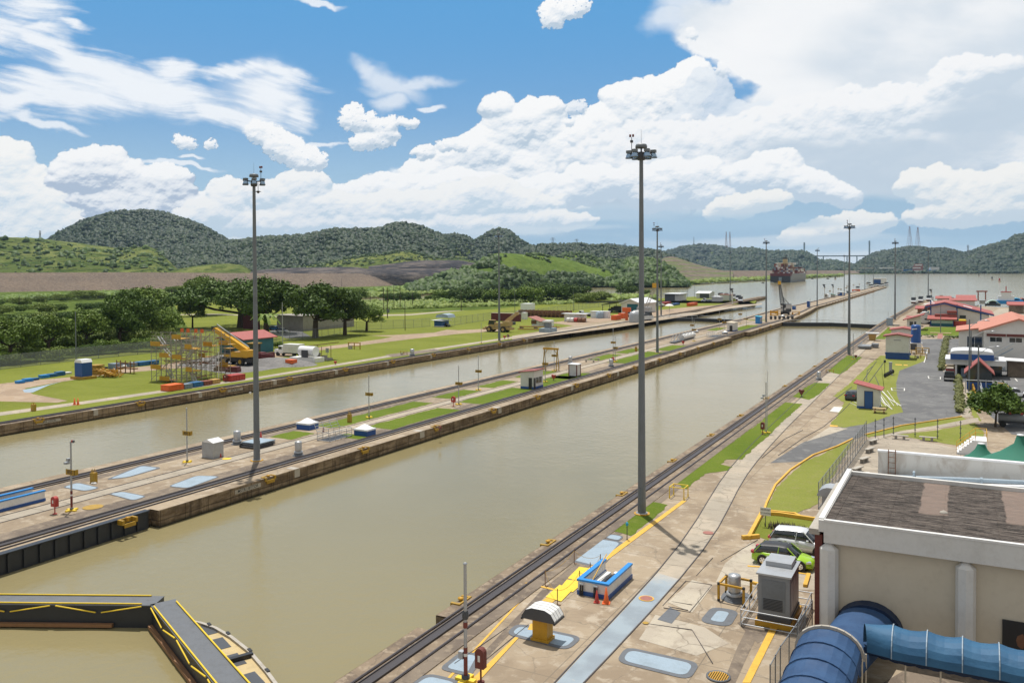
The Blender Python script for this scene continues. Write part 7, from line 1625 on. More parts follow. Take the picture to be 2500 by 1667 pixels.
# lamp posts
def lamp_post(px,py,top,lb,arm=1,th=0.13,z=0.0,m='pole_grey',out=2.2):
    h=hgt(px,py,top,z);t=thing('street_lamp',lb,'street lamp',at(px,py,z),0,'street lamp posts');a=MB();a.ring((0,0,0),(0,0,h),th,th*0.7,8);a.build('post',m,t)
    if arm: a=MB();a.ring((0,0,h-1.3),(arm*out*0.6,0,h-0.2),0.05,None,6);a.ring((arm*out*0.6,0,h-0.2),(arm*out,0,h-0.1),0.05,None,6);a.build('arm','galv',t);b=MB();b.lathe([(0,0),(0.28,-0.06),(0.3,0.02),(0,0.14)],(arm*(out+0.3),0,h-0.1),n=10,sx=1.7);b.build('lamp_head','galv',t)
    return t
lamp_post(2366,955,780,'left one of the three brown lamp posts beside the fuel station');lamp_post(2370,948,806,'middle lamp post with a long arm in front of the fuel station',out=3.0);lamp_post(2388,1005,843,'right one of the three lamp posts, rising past the red roof booth',out=2.2)
lamp_post(186,893,760,'thin lamp post in front of the left bank mesh fence',arm=0);lamp_post(690,840,738,'lamp post between the green shed and the big trees',arm=0,m='galv');lamp_post(989,806,730,'wooden pole on the lawn below the lagoon',arm=0,m='bark')
lamp_post(1257,760,708,'thin pole behind the maroon containers',arm=0);lamp_post(1400,760,710,'thin pole behind the white fence line',arm=0);lamp_post(1516,735,693,'thin pole left of the white shed',arm=0);lamp_post(1678,728,690,'thin pole right of the first white far shed',arm=0);lamp_post(1696,727,695,'short pole left of the second white far shed',arm=0)
for i,(x,y,ty) in enumerate(((420,762,705),(47,748,722),(937,762,702),(946,776,702),(962,755,695),(977,755,697),(1007,750,712),(1126,758,708),(904,742,714),(834,700,680))): lamp_post(x,y,ty,['utility pole left of the spreading tree','utility pole at the far left above the bushes','left one of the wooden poles right of the trees','pole with a transformer box right of the trees','utility pole standing in the lagoon reeds, left','utility pole standing in the lagoon reeds, right','pale pole before the dark lagoon bushes','pole in the bright weeds left of the mast','pole by the small lagoon shore','pole below the rock dam'][i],arm=0,th=0.2,m='bark')
mb=MB();mb.bx(-0.5,0.5,-0.5,0.2,2.2,3.8);tag(mb.build('transformer_box','slate_edge',None,at(948,776)),'grey transformer box on the pole right of the trees','transformer')
for i,(A_,B_) in enumerate((((47,722),(420,707)),((47,726),(420,711)),((420,707),(600,714)))):
    d0,d1=420,420 if i<2 else 380;p,q=PD(*A_,d0),PD(*B_,d1);mb=MB();P=[Vector(p).lerp(Vector(q),s/12)-Vector((0,0,2.2*4*(s/12)*(1-s/12))) for s in range(13)];mb.tube(P,0.05,3);tag(mb.build('power_line','dark_grey'),['upper overhead wire across the left bushes','lower overhead wire across the left bushes','overhead wire running behind the spreading tree'][i],'wire','overhead wires')
# hedges, yellow barriers, vehicles by the station
def hedge(pts,w_,h,lb,m='leaf_olive',seed=1,n=14):
    P=np.array(pts,float);seg=np.linalg.norm(np.diff(P,axis=0),axis=1).sum();r_=np.random.default_rng(seed);k=int(seg*n);tt=r_.random(k);c=np.stack([np.interp(tt,np.linspace(0,1,len(P)),P[:,i]) for i in (0,1)],1)
    Q=np.zeros((k,3));Q[:,:2]=c+r_.normal(0,w_*0.22,(k,2));Q[:,2]=r_.random(k)*h*0.8;o=lumps('hedge',Q,r_.uniform(0.16,0.34,k),m,seed=seed,jag=0.45,kind=None);return tag(o,lb,'hedge')
hedge([gx(2311,826),gx(2298,905)],1.2,1.0,'olive green hedge along the left side of the fuel station walkway');hedge([gx(2340,925),gx(2343,1010)],1.0,1.0,'olive green clipped hedge between road and walkway',seed=3)
hedge([gx(2308,826),gx(2365,826)],1.2,0.9,'dark green hedge along the far end of the road','leaf_dark',4,10);hedge([gx(2245,823),gx(2284,824)],1.2,0.9,'low dark shrubs left of the terracotta path','leaf_dark',5,6)
ORD = 'first second third fourth fifth sixth seventh eighth ninth tenth eleventh twelfth thirteenth fourteenth fifteenth sixteenth seventeenth eighteenth nineteenth twentieth twenty-first twenty-second twenty-third twenty-fourth twenty-fifth twenty-sixth'.split()
for i in range(26):
    s=i/25;p=np.array(gx(2370,934))*(1-s)+np.array(gx(2391,1008))*s
    if i==0: t=thing('barrier_post','yellow post beside the walkway, the one nearest the booth','barrier post',(*p,0),0,'yellow posts along the walkway');a=MB();a.ring((0,0,0),(0,0,1.0),0.16,None,7);a.lathe([(0.16,1.0),(0.1,1.12),(0,1.14)],n=7);a.build('post','orange_yellow',t);b0_=t
    else: dup(b0_,(*p,0),0,'yellow post beside the walkway, %s from the booth' % ORD[i])
t=thing('fuel_truck','small black and silver utility vehicle parked under the canopy edge','vehicle',at(2318,929),math.pi/2);a=MB();a.bx(-1.6,1.6,-0.9,0.9,0.35,1.1);a.build('body','black',t);a=MB();a.bx(-0.9,0.6,-0.8,0.8,1.1,1.75);a.build('cab','glass',t);[MB().ring((x,y-0.1,0.35),(x,y+0.1,0.35),0.35,None,10).build('wheel','tyre',t) for x in (-1,1) for y in (-0.8,0.8)];a=MB();a.bx(-1.68,-1.6,-0.8,0.8,0.4,0.65);a.build('bumper','chrome',t)
car(at(2474,969),0.4,'white car partly hidden behind the tree by the car park','white_clean',simple=True)
t=thing('red_cart','small red and white cart standing behind the utility vehicle','cart',at(2320,915));a=MB();a.bx(-0.8,0.8,-1,1,0.4,1.2);a.build('body','red',t);a=MB();a.bx(-0.9,0.9,-1.1,1.1,1.7,1.85);[a.bar((x,y,1.2),(x,y,1.7),0.06) for x in (-0.8,0.8) for y in (-1,1)];a.build('roof','sand',t)
t=thing('metal_ramp','long grey guard rail and ramp beside the red roof booth','ramp',(*gx(2398,965),0));q=Vector((*gx(2384,925),0))-Vector((*gx(2398,965),0));a=MB();a.bar((0,0,1.0),(q.x,q.y,2.6),0.12);a.bar((0,0,0.4),(q.x,q.y,2.0),0.25);[a.bar((q.x*s,q.y*s,0),(q.x*s,q.y*s,1.0+1.6*s),0.06) for s in (0,.25,.5,.75,1)];a.build('rails','galv',t)
t=thing('pipe_rack','open white pipe frame in front of the red roof booth','frame',at(2407,962));a=MB();[a.ring((-3,0,z),(3.0,0,z),0.06,None,6) for z in (0.1,2.2)];[a.ring((x,0,0),(x,0,2.4),0.06,None,6) for x in (-3,0,3)];a.build('pipes','galv',t)
# ================================================================== HUTS ON THE WALLS
bld(1271,1325,948,910,3,'white hut with maroon sloping roof, open door and blue plinth on the centre wall',z=0.02,pm=1304,roof='roof_brown',slope=-0.3,windows=(('e',-1.2,1.2,0.9,2.0),),doors=(('s',0.35,0.85,0.05,1.9,'black'),('e',-1.9,-1.4,0.05,1.9,'black')),ph=0.4)
bld(1389,1416.5,918,891,1.3,'small white hut with dark red corner trim and pale flat roof',z=0.02,pm=1408,wall='white',roof='white_clean',slope=0.05,plinth='dark_grey',trim='dark_red',ph=0.12,over=0.2,name='kiosk')
bld(1775.5,1801,809,789,3,'white hut with flat roof beside the far domed skylight',z=0.02,pm=1791,roof='cream',slope=0.1,doors=(('s',-0.2,0.6,0.1,1.9,'black'),),over=0.15)
bld(1844,1861,790,774,3,'bright blue booth with turquoise roof at the far end of the centre wall',z=0.02,pm=1855,wall='bright_blue',roof='sky_blue',slope=0.2,plinth=None,windows=(('e',-1,1,0.6,2.0),))
px_hut(1973,750,6,735,2.6,'narrow blue and white cabinet on the grass ramp',wall='blue',roof='white_clean',slope=0.05,plinth=None,z=0.0,over=0.1)
px_hut(1937.5,756,7,749,3.0,'blue steel box beside the crawler crane',wall='blue',roof='container_blue',slope=0.03,plinth=None,over=0.05,name='storage_box',cat='box')
px_hut(2016.5,728,8,719,4,'small white gabled cabin with dark window on the approach wall',z=-0.4,roof='white_clean',slope=0.6,gable='y',plinth='white',windows=(('s',-0.5,0.5,1.0,2.4),))
px_hut(2033,726,9,720,4,'low box with green sheet roof on the approach wall',z=-0.5,wall='stone',roof='canopy_green',slope=0.6,plinth=None,name='storage_box',cat='box')
px_hut(2053,722,15,714,5,'blue and white site cabin with pale roof on the approach wall',z=-0.5,wall='blue',roof='white',slope=0.1,plinth=None,doors=(('s',1,2,0.1,2.6,'white'),('s',-2,-1,1,2.2,'white')))
px_hut(2069.5,715,6,710,5,'small mauve shed right of the blue and white cabin',z=-0.5,wall='container_grey',roof='white',slope=0.1,plinth=None)
# yellow gantry
x0,y0,_=at(1345,905,0.02);t=thing('lifting_gantry','yellow A-frame lifting gantry between marker posts','gantry',(x0,y0,0.02))
a=MB()
for x in (-1.5,1.5):
    for s in (-0.7,0.7): a.bar((x,s,0),(x*0.97,s*0.1,4.4),0.14)
    a.bar((x,-0.7,0.3),(x,0.7,0.3),0.1);a.bar((x,0,3.2),(x*0.5,0,4.4),0.1)
a.build('legs','mustard',t);a=MB();a.bx(-1.75,1.75,-0.13,0.13,4.35,4.75);a.build('beam','orange_yellow',t)
# gangway racks by the far hut
x0,y0,_=at(1640,838,0.02);t=thing('gangway_rack','row of tilted aluminium gangway ladders beside the red hose reel','ladders',(x0,y0,0.02))
for i in range(6):
    a=MB();y=i*3.2
    for dx in (0,0.7): a.bar((dx-0.4,y,0.3),(dx+0.3,y+1.2,2.6),0.12)
    for k in range(5): a.bar((-0.4+0.14*k,y+0.24*k,0.3+0.46*k),(0.3+0.14*k,y+0.24*k,0.3+0.46*k),0.06)
    a.build('ladder','steel',t)
a=MB();a.bx(-0.6,1.0,-0.5,19,0.2,0.35);a.build('frame','dark_grey',t)
t=thing('tank','long white tank lying behind the gangway ladders','tank',at(1678,828,0.02));a=MB();a.ring((0,-6,0.9),(0,6,0.9),0.9,None,14);a.build('shell','white',t);a=MB();a.bx(-0.8,0.8,-4,-3.4,0,0.4);a.bx(-0.8,0.8,3.4,4,0,0.4);a.build('saddle','grey',t)
for i,(x,y) in enumerate(((1452,880),(1440,884))):
    mb=MB();mb.bx(-1.2,1.2,-0.2,0.2,0.35,0.55);mb.bx(-1.0,-0.8,-0.2,0.2,0,0.35);mb.bx(0.8,1.0,-0.2,0.2,0,0.35);tag(mb.build('timber_trestle','stone',None,at(x,y,0.02)),['low timber trestle on the centre wall behind the vent, right one','low timber trestle on the centre wall behind the vent, left one'][i],'trestle','low timber trestles')
# crawler crane on the centre wall
t=thing('crawler_crane','dark lattice boom crawler crane with silver cab standing on the centre wall','crane',at(1917,768,0.02),0.15)
a=MB();a.bx(-1.9,-1.1,-3,3,0,1.1);a.bx(1.1,1.9,-3,3,0,1.1);a.bx(-1.1,1.1,-1.2,1.2,0.4,1.3);a.build('crawler_base','black',t)
a=MB();a.bx(-1.9,2.6,-2.6,3.4,1.35,4.8);a.build('machine_house','dark_grey',t)
a=MB();a.bx(-1.95,-1.0,-2.75,-1.2,1.6,4.3);a.bx(0.4,2.65,-2.75,-2.58,2.8,4.6);a.bx(-0.5,0.4,-2.72,-2.6,2.2,3.2);a.build('panels','steel',t)
a=MB();b0=Vector((-0.8,-2.2,2.2));b1=Vector(PD(1903,692,(G(1917,768)-[0,0,CH])@FW))-Vector(at(1917,768,0.02));b1=Matrix.Rotation(-0.15,3,'Z')@b1
for i in range(13):
    s0,s1=i/13,(i+1)/13
    def sec(s): w_=0.8*(1-0.55*abs(s-0.3)/0.7) if s>0.02 else 0.25;c=b0.lerp(b1,s);return [c+Vector((dx*w_,dy*w_,0)) for dx,dy in ((-1,-1),(1,-1),(1,1),(-1,1))]
    A_,B_=sec(s0),sec(s1)
    for j in range(4): a.bar(A_[j],B_[j],0.22);a.bar(A_[j],B_[(j+1) % 4],0.15);a.bar(B_[j],B_[(j+1) % 4],0.15)
a.build('boom','black',t);a=MB();a.box(b1.x,b1.y,b1.z+0.3,1.3,1.3,1.6);a.build('boom_head','crane_yellow',t)
a=MB();a.bar((1.5,2,4.6),(-1.0,1.0,8.0),0.16);a.bar((0.2,0,4.6),(-1.0,1.0,8.0),0.16);a.ring((1.8,2.4,4.6),(-1,1,8),0.05);a.ring((-1,1,8),tuple(b1),0.05);a.ring((b1.x-0.3,b1.y,b1.z-0.4),(b1.x+0.8,b1.y-1,9),0.05);a.build('mast_and_stays','black',t)
for i,(x,y,m,lb) in enumerate(((1890,770,'crane_yellow','yellow steel frame left of the crawler crane'),(1943,768,'crane_yellow','yellow counterweight frame right of the crawler crane'),(1902,766,'crane_yellow','low yellow skid right behind the left yellow frame'))):
    mb=MB();mb.bx(-1.6,1.6,-1,1,0,0.3);mb.bx(-1.6,-1.3,-1,1,0.3,2.2 if i==0 else 1.0);mb.bx(1.3,1.6,-1,1,0.3,2.2 if i==0 else 1.4);mb.bx(-1.6,1.6,-0.2,0.2,1.0,1.25 if i else 1.9);tag(mb.build('steel_skid',m,None,at(x,y,0.02)),lb,'steel skid')
t=thing('cable_drum_row','row of dark cable drums lying on a rack left of the crawler crane','cable drums',at(1880,780,0.02))
for i in range(6):
    a=MB();a.ring((i*1.5,i*1.0,0.8),(i*1.5+0.7,i*1.0+0.3,0.8),0.75,None,12);a.build('drum','black',t)
# silver mule locomotives
def loco(loc,rz,lb,L=10.5):
    t=thing('towing_locomotive',lb,'locomotive',loc,rz,'silver towing locomotives')
    a=MB();a.ext([(-L/2,0.5),(L/2,0.5),(L/2+0.3,1.3),(L/2-0.2,2.0),(-L/2+0.2,2.0),(-L/2-0.3,1.3)],'x' if False else 'y',-1.35,1.35);a.build('body','car_silver',t)
    for s in (-1,1):
        a=MB();a.ext([(s*L/2-s*0.5,2.0),(s*L/2-s*2.6,2.0),(s*L/2-s*2.3,3.3),(s*L/2-s*0.9,3.3)],'y',-1.15,1.15);a.build('cab','glass',t)
        a=MB();a.bx(min(s*L/2-s*2.6,s*L/2-s*0.7),max(s*L/2-s*2.6,s*L/2-s*0.7),-1.25,1.25,3.3,3.5);a.build('cab_roof','dark_grey',t)
    a=MB();a.bx(-L*0.16,L*0.16,-1.1,1.1,2.0,2.7);a.build('winch_housing','dark_grey',t)
    for x in (-L*0.3,L*0.3): a=MB();a.bx(x-1.3,x+1.3,-1.2,1.2,0.1,0.6);a.build('bogie','black',t)
    a=MB();a.bx(-L/2-0.32,-L/2-0.1,-1.1,1.1,0.55,0.95);a.bx(L/2+0.1,L/2+0.32,-1.1,1.1,0.55,0.95);a.build('bumper','dark_red',t)
    return t
L0=loco(at(2230.5,741),math.pi/2+0.02,'left one of two silver towing locomotives seen end-on at the end of the right wall')
for (px,py,z,rz,lb) in ((2248,738,0,math.pi/2,'right one of two silver towing locomotives seen end-on at the end of the right wall'),(2269,735,0,1.5,'dark silver locomotive behind the far right bank mast'),
        (1808,738,0,1.75,'front silver locomotive at the tip of the left bank'),(1803,734,0,1.7,'second silver locomotive at the tip of the left bank'),(1790,731,0,1.7,'third silver locomotive at the tip of the left bank'),(1773,728,0,1.7,'fourth silver locomotive behind the white far sheds'),(1759,727,0,1.7,'fifth silver locomotive behind the white far sheds'),
        (2126,702,-0.6,1.9,'silver locomotive at the left of the row on the approach wall'),(2140,699,-0.6,1.9,'silver locomotive in the middle of the row on the approach wall'),(2153,699.5,-0.6,1.9,'nearest silver locomotive in front of the blue signal cabin'),(2164,696,-0.6,1.9,'silver locomotive at the end of the approach wall'),(2121,696,-0.6,1.9,'silver locomotive behind the far mast on the approach wall'),(2094,708,-0.6,1.8,'white silver locomotive beside the orange wagon')):
    dup(L0,at(px,py,z),rz,lb)
t=loco(at(1569,783),1.35,'grey silver locomotive parked beside the white shed on the left bank',12)
# signal cabin at the end of the wall
hut(at(2148,695,-0.6),15,12,8,'white signal cabin with a large blue opening at the end of the approach wall',wall='white_clean',roof='white_clean',slope=0.1,plinth=None,doors=(('s',-6.5,1.5,0.3,6.5,'blue'),),name='signal_cabin',cat='cabin')
def cctv(px,py,top,lb,z=-0.5):
    h=hgt(px,py,top,z);t=thing('signal_mast',lb,'signal mast',at(px,py,z),0,'white signal masts');a=MB();a.ring((0,0,0),(0,0,h*0.94),0.35,0.25,8);a.bx(-1.2,1.2,-0.6,0.6,h*0.70,h*0.70+0.3);a.build('pole','white',t)
    a=MB();a.bx(-1.0,0.2,-0.5,0.5,h*0.86,h);a.bx(-1.6,0.9,-0.7,0.7,h*0.96,h*0.99);a.bx(-0.5,0.5,-0.4,0.4,h*0.76,h*0.84);a.build('signal_head','dark_grey',t)
cctv(2013,728,694,'left one of two tall white signal masts on the approach wall');cctv(2034,722,694,'right one of two tall white signal masts on the approach wall');cctv(2273.5,733,706,'signal mast right of the far right bank light mast',0);cctv(1788,742,704,'signal mast beside the locomotives on the left point',0)
mb=MB();mb.bx(-3.5,3.5,-1.3,1.3,0.5,1.6);mb.bx(-3.2,-2.4,-1.2,1.2,0,0.5);mb.bx(2.4,3.2,-1.2,1.2,0,0.5);tag(mb.build('flat_wagon','orange',None,at(2090,711,-0.6)),'orange flat wagon on the approach wall','wagon')
# ================================================================== LEFT BANK
bld(536,666,863,828,9,'dark teal shed with bright red gabled roof behind the yellow crane',pm=594,ap=812,wall='teal',roof='roof_red',gable='y',plinth=None,over=0.8,name='teal_shed',cat='shed',thick=0.2,doors=(('s',-2.6,0.4,0.1,3.3,'teal'),('s',0.5,3.4,0.1,3.3,'teal')))
t=thing('wall_notice','small white notice with a blue mark on the teal shed wall','notice',(*G(633,861)[:2],1.6));a=MB();a.bx(-0.45,0.45,-0.04,0,0,0.8);a.build('plate','white',t)
a=MB();a.bx(-0.08,0.08,-0.06,-0.042,0.12,0.68);a.bx(-0.28,0.28,-0.06,-0.043,0.33,0.47);a.build('mark','blue',t)
# scaffold tower: galvanised frames with yellow decks
x0,y0,_=at(370,930);x1=OY(470,930,y0)[0];SW=x1-x0;SH=hgt(440,930,810);t=thing('scaffold','wide galvanised scaffold with yellow toe boards and orange flags on the left bank lawn','scaffold',(x0,y0,0));n=0
for (nm,ys) in (('front_frame',(0.0,2.2)),('back_frame',(7.0,9.2))):
    a=MB()
    for j,y in enumerate(ys):
        for i in range(9):
            x=SW*i/8;a.ring((x,y,0),(x,y,SH*(0.86+0.14*((i*7) % 3)/2)),0.06,None,5)
        for k in range(15):
            z=SH*0.04+SH*0.95*k/14;i0,i1=(0,8)
            if k in (1,3,5): i0,i1=1,7
            a.bar((SW*i0/8,y,z),(SW*i1/8,y,z),0.05)
        for k in range(26): i=(k*3+j) % 8;z=SH*0.034*(k+1);a.bar((SW*i/8,y,z),(SW*(i+1)/8,y,z+SH*0.12),0.06)
    for i in range(9):
        for k in range(8): z=SH*0.1+SH*0.11*k;a.bar((SW*i/8,ys[0],z),(SW*i/8,ys[1],z),0.04)
    a.build(nm,'concrete_grey',t)
for (u0,u1,v,y) in ((0.00,0.25,0.25,-0.15),(0.86,1.0,0.25,-0.15),(0.22,0.46,0.03,-0.15),(0.53,0.76,0.48,-0.15),(0.22,0.45,0.50,-0.15),(0.0,0.24,0.72,-0.15),(0.84,1.0,0.70,-0.15),(0.53,0.75,0.88,-0.15),(0.40,0.60,0.62,4.0),(0.58,0.80,0.68,6.8),(0.46,0.62,0.44,6.8),(0.80,1.0,0.25,8.6),(0.78,1.0,0.70,8.6)):
    a=MB();a.bx(SW*u0,SW*u1,y-0.05,y,SH*v,SH*v+0.85);a.bx(SW*u0,SW*u1,y+0.01,y+2.2,SH*v,SH*v+0.08);a.build('toe_board','orange_yellow',t)
for i,(u0,v0,u1,v1) in enumerate(((0.20,0.70,0.40,0.52),(0.92,0.68,0.78,0.50),(0.30,0.26,0.42,0.08),(0.70,0.66,0.55,0.50),(0.10,0.90,0.24,0.74),(0.86,0.24,0.96,0.06),(0.5,0.86,0.7,0.72))):
    a=MB();y=0.6
    for dy in (0,0.7): a.bar((SW*u0,y+dy,SH*v0),(SW*u1,y+dy,SH*v1),0.13)
    for k in range(9): s=k/8;a.bar((SW*(u0+(u1-u0)*s),y,SH*(v0+(v1-v0)*s)),(SW*(u0+(u1-u0)*s),y+0.7,SH*(v0+(v1-v0)*s)),0.07)
    a.build('stair_flight','steel',t)
for i,u in enumerate((0.31,0.46,0.65,0.80)): a=MB();a.bar((SW*u,4,SH*0.85),(SW*u,4,SH+0.5),0.05);a.bx(SW*u,SW*u+0.75,4,4.05,SH*0.98,SH*0.98+0.7);a.build('flag','orange',t)
a=MB();[a.bar((random.uniform(0,SW),random.uniform(2,8),z),(random.uniform(0,SW),random.uniform(2,8),z+random.uniform(-.4,.4)),0.09) for z in [random.choice((0.8,3.2,3.5,5.5)) for _ in range(46)]];a.build('stored_tubes','rust',t)
# yellow mobile crane
def mcrane(px,py,lb,m,L,tip,s=1.0,m2='black'):
    p=G(px,py);t=thing('mobile_crane',lb,'crane',(p[0],p[1]+1.5,0));
    a=MB();a.bx(-4.4*s,4.4*s,-1.3*s,1.3*s,0.9*s,1.75*s);a.bx(-5.2*s,-4.4*s,-1.5*s,1.5*s,0.8*s,1.4*s);a.bx(4.4*s,5.1*s,-1.5*s,1.5*s,0.8*s,1.5*s);a.build('chassis',m2,t)
    for x in (-2.7*s,2.5*s):
        for y in (-1.45*s,1.45*s): a=MB();a.ring((x,y-0.35*s,0.95*s),(x,y+0.35*s,0.95*s),0.95*s,None,16);o=a.build('wheel','tyre',t);b=MB();b.ring((x,y-0.37*s,0.95*s),(x,y+0.37*s,0.95*s),0.5*s,None,12);b.build('hub','mustard' if m2 == 'black' else m,o)
    a=MB();a.bx(-3.1*s,-1.0*s,-1.35*s,0.1,1.8*s,2.5*s);a.build('cab_base',m,t);a=MB();a.ext([(-3.2*s,2.5*s),(-1.0*s,2.5*s),(-1.0*s,3.8*s),(-2.9*s,3.8*s)],'y',-1.35*s,0.0);a.build('cab','glass',t);a=MB();a.bx(-3.0*s,-0.9*s,-1.4*s,0.05,3.8*s,3.95*s);a.build('cab_roof',m,t)
    a=MB();a.bx(-0.9*s,4.2*s,-1.3*s,1.3*s,1.9*s,3.1*s);a.bx(2.2*s,4.5*s,-1.35*s,1.35*s,2.1*s,3.6*s);a.build('counterweight',m,t)
    b0=Vector((2.6*s,0.4,3.3*s));tp=PD(*tip,((p-[0,0,CH])@FW)+1.0)-np.array([p[0],p[1]+1.5,0]);b1=Vector(tp);mid=b0.lerp(b1,0.55)
    a=MB();a.bar(b0,mid,1.35*s);a.build('boom_base',m,t);a=MB();a.bar(mid,b1,1.05*s);a.build('boom_extension',m,t);a=MB();a.ring(b0+Vector((0,.5,.8)),b1+Vector((0.3,.5,0.9)),0.16*s,None,6);a.build('luffing_jib','galv',t);a=MB();a.box(b1.x,b1.y,b1.z,1.0*s,0.9*s,1.0*s);a.build('boom_head',m2,t)
    return t
mcrane(568,892,'yellow rough terrain crane with raised boom standing before the teal shed','crane_yellow',0,(523,802),0.95)
mcrane(1212,811,'tan mobile crane with lowered boom in front of the maroon containers','khaki',0,(1262,765),1.02,'khaki')
# bulldozer / loader
t=thing('bulldozer','yellow and dark brown bulldozer with wide blade behind the left mast','bulldozer',at(625,880));a=MB();a.bx(-2.6,2.2,-1.4,-0.7,0,1.2);a.bx(-2.6,2.2,0.7,1.4,0,1.2);a.build('tracks','maroon',t);a=MB();a.bx(-2.5,2.4,-0.9,0.9,0.8,2.0);a.build('body','dark_red',t)
a=MB();a.bx(-1.6,0.6,-0.9,0.9,2.0,3.9);a.build('cab','glass',t);a=MB();a.bx(-1.8,0.9,-1.1,1.1,3.9,4.15);a.build('cab_roof','mustard',t);a=MB();a.bx(3.2,3.6,-2.4,2.4,0.1,1.9);a.bx(3.0,7.4,-2.3,-1.9,0.1,1.9);a.build('blade','maroon',t)
# trucks
def truck(px,py,lb,m,box,L=7,W_=2.4,rz=0.0,cabm='white_clean',z=0.0,flip=1,H=2.6):
    t=thing('truck',lb,'truck',at(px,py,z),rz);s=flip;a=MB();a.bx(-L/2,L/2,-W_/2*0.8,W_/2*0.8,0.6,0.9);a.build('chassis','black',t)
    def sx(a0,a1): return (min(s*a0,s*a1),max(s*a0,s*a1))
    a=MB();x=sx(-L/2-0.2,-L/2+1.1);a.bx(*x,-W_/2*0.85,W_/2*0.85,0.7,1.6);x=sx(-L/2+1.1,-L/2+2.6);a.bx(*x,-W_/2*0.9,W_/2*0.9,0.7,2.5);a.build('cab',cabm,t);a=MB();x=sx(-L/2+1.15,-L/2+2.2);a.bx(*x,-W_/2*0.91,W_/2*0.91,1.65,2.3);a.build('window','glass',t)
    a=MB();x=sx(-L/2+2.7,L/2);a.bx(*x,-W_/2,W_/2,0.92,H+0.4);a.build('cargo_box',box,t)
    for x in (-L/2+0.9,L/2-1.4):
        for y in (-W_/2*0.8,W_/2*0.8): a=MB();a.ring((s*x,y-0.18,0.5),(s*x,y+0.18,0.5),0.52,None,12);a.build('wheel','tyre',t)
    return t
truck(707,869,'white box truck with dark wheels facing left behind the white tank','white','white',7.5);truck(1606,749,'white pickup truck with dark bed beside the white shed','white','black',6.5,flip=-1,H=1.4);truck(1725,738,'pale van parked before the far white sheds','white','galv',6,H=1.6);truck(1428,772,'white flatbed behind the low white building','white','galv',7,H=1.2)
truck(1504,762,'dark truck parked in the shade of the open shed roof','dark_grey','dark_grey',7,cabm='dark_grey')
# white tank on plinth
x0,y0,_=at(741,884);t=thing('fuel_tank','white horizontal tank standing on a white concrete plinth','tank',(x0,y0+1.6,0));a=MB();a.ring((-2.2,0,2.4),(2.3,0,2.4),1.15,None,16);a.lathe([(1.15,0),(0.7,0.3),(0,0.4)],(2.3,0,2.4),n=4) if 0 else None;a.build('shell','white_clean',t);a=MB();a.bx(-4.2,3.4,-1.6,1.6,0,1.0);a.build('plinth','white',t);a=MB();a.bx(-0.9,0.9,-1.3,-1.1,1.1,2.7);a.build('panel','dark_grey',t)
t=thing('open_shelter','rusty roofed open shelter on posts right of the white tank','shelter',at(778,878));a=MB();a.ext([(-3.2,3.0),(3.6,3.9),(3.6,4.05),(-3.2,3.15)],'y',-1,3);a.build('roof','maroon',t);[MB().ring((x,y,0),(x,y,3.2),0.07).build('post','rust',t) for x in (-2.5,1.5) for y in (-0.7,2.6)];a=MB();a.bx(-1.5,3.0,-0.8,1.5,0,0.4);a.bx(-0.8,0.2,-0.5,0.5,0.4,1.6);a.bx(1.4,2.2,-0.5,0.5,0.4,1.1);a.build('machinery','concrete_grey',t)
mb=MB();mb.ring((0,0,0),(0,0,1.5),0.05);mb.bx(-0.45,0.45,-0.05,0.05,1.1,2.2);tag(mb.build('info_board','galv',None,at(799,872)),'small grey board on a post right of the rusty shelter','board')
mb=MB();mb.bx(-1,1,-0.8,0.8,0,1.3);mb.bx(-1.05,1.05,-0.85,0.85,1.3,1.4);tag(mb.build('orange_crate','orange',None,at(711,893)),'orange crate on the grass in front of the white plinth','crate')
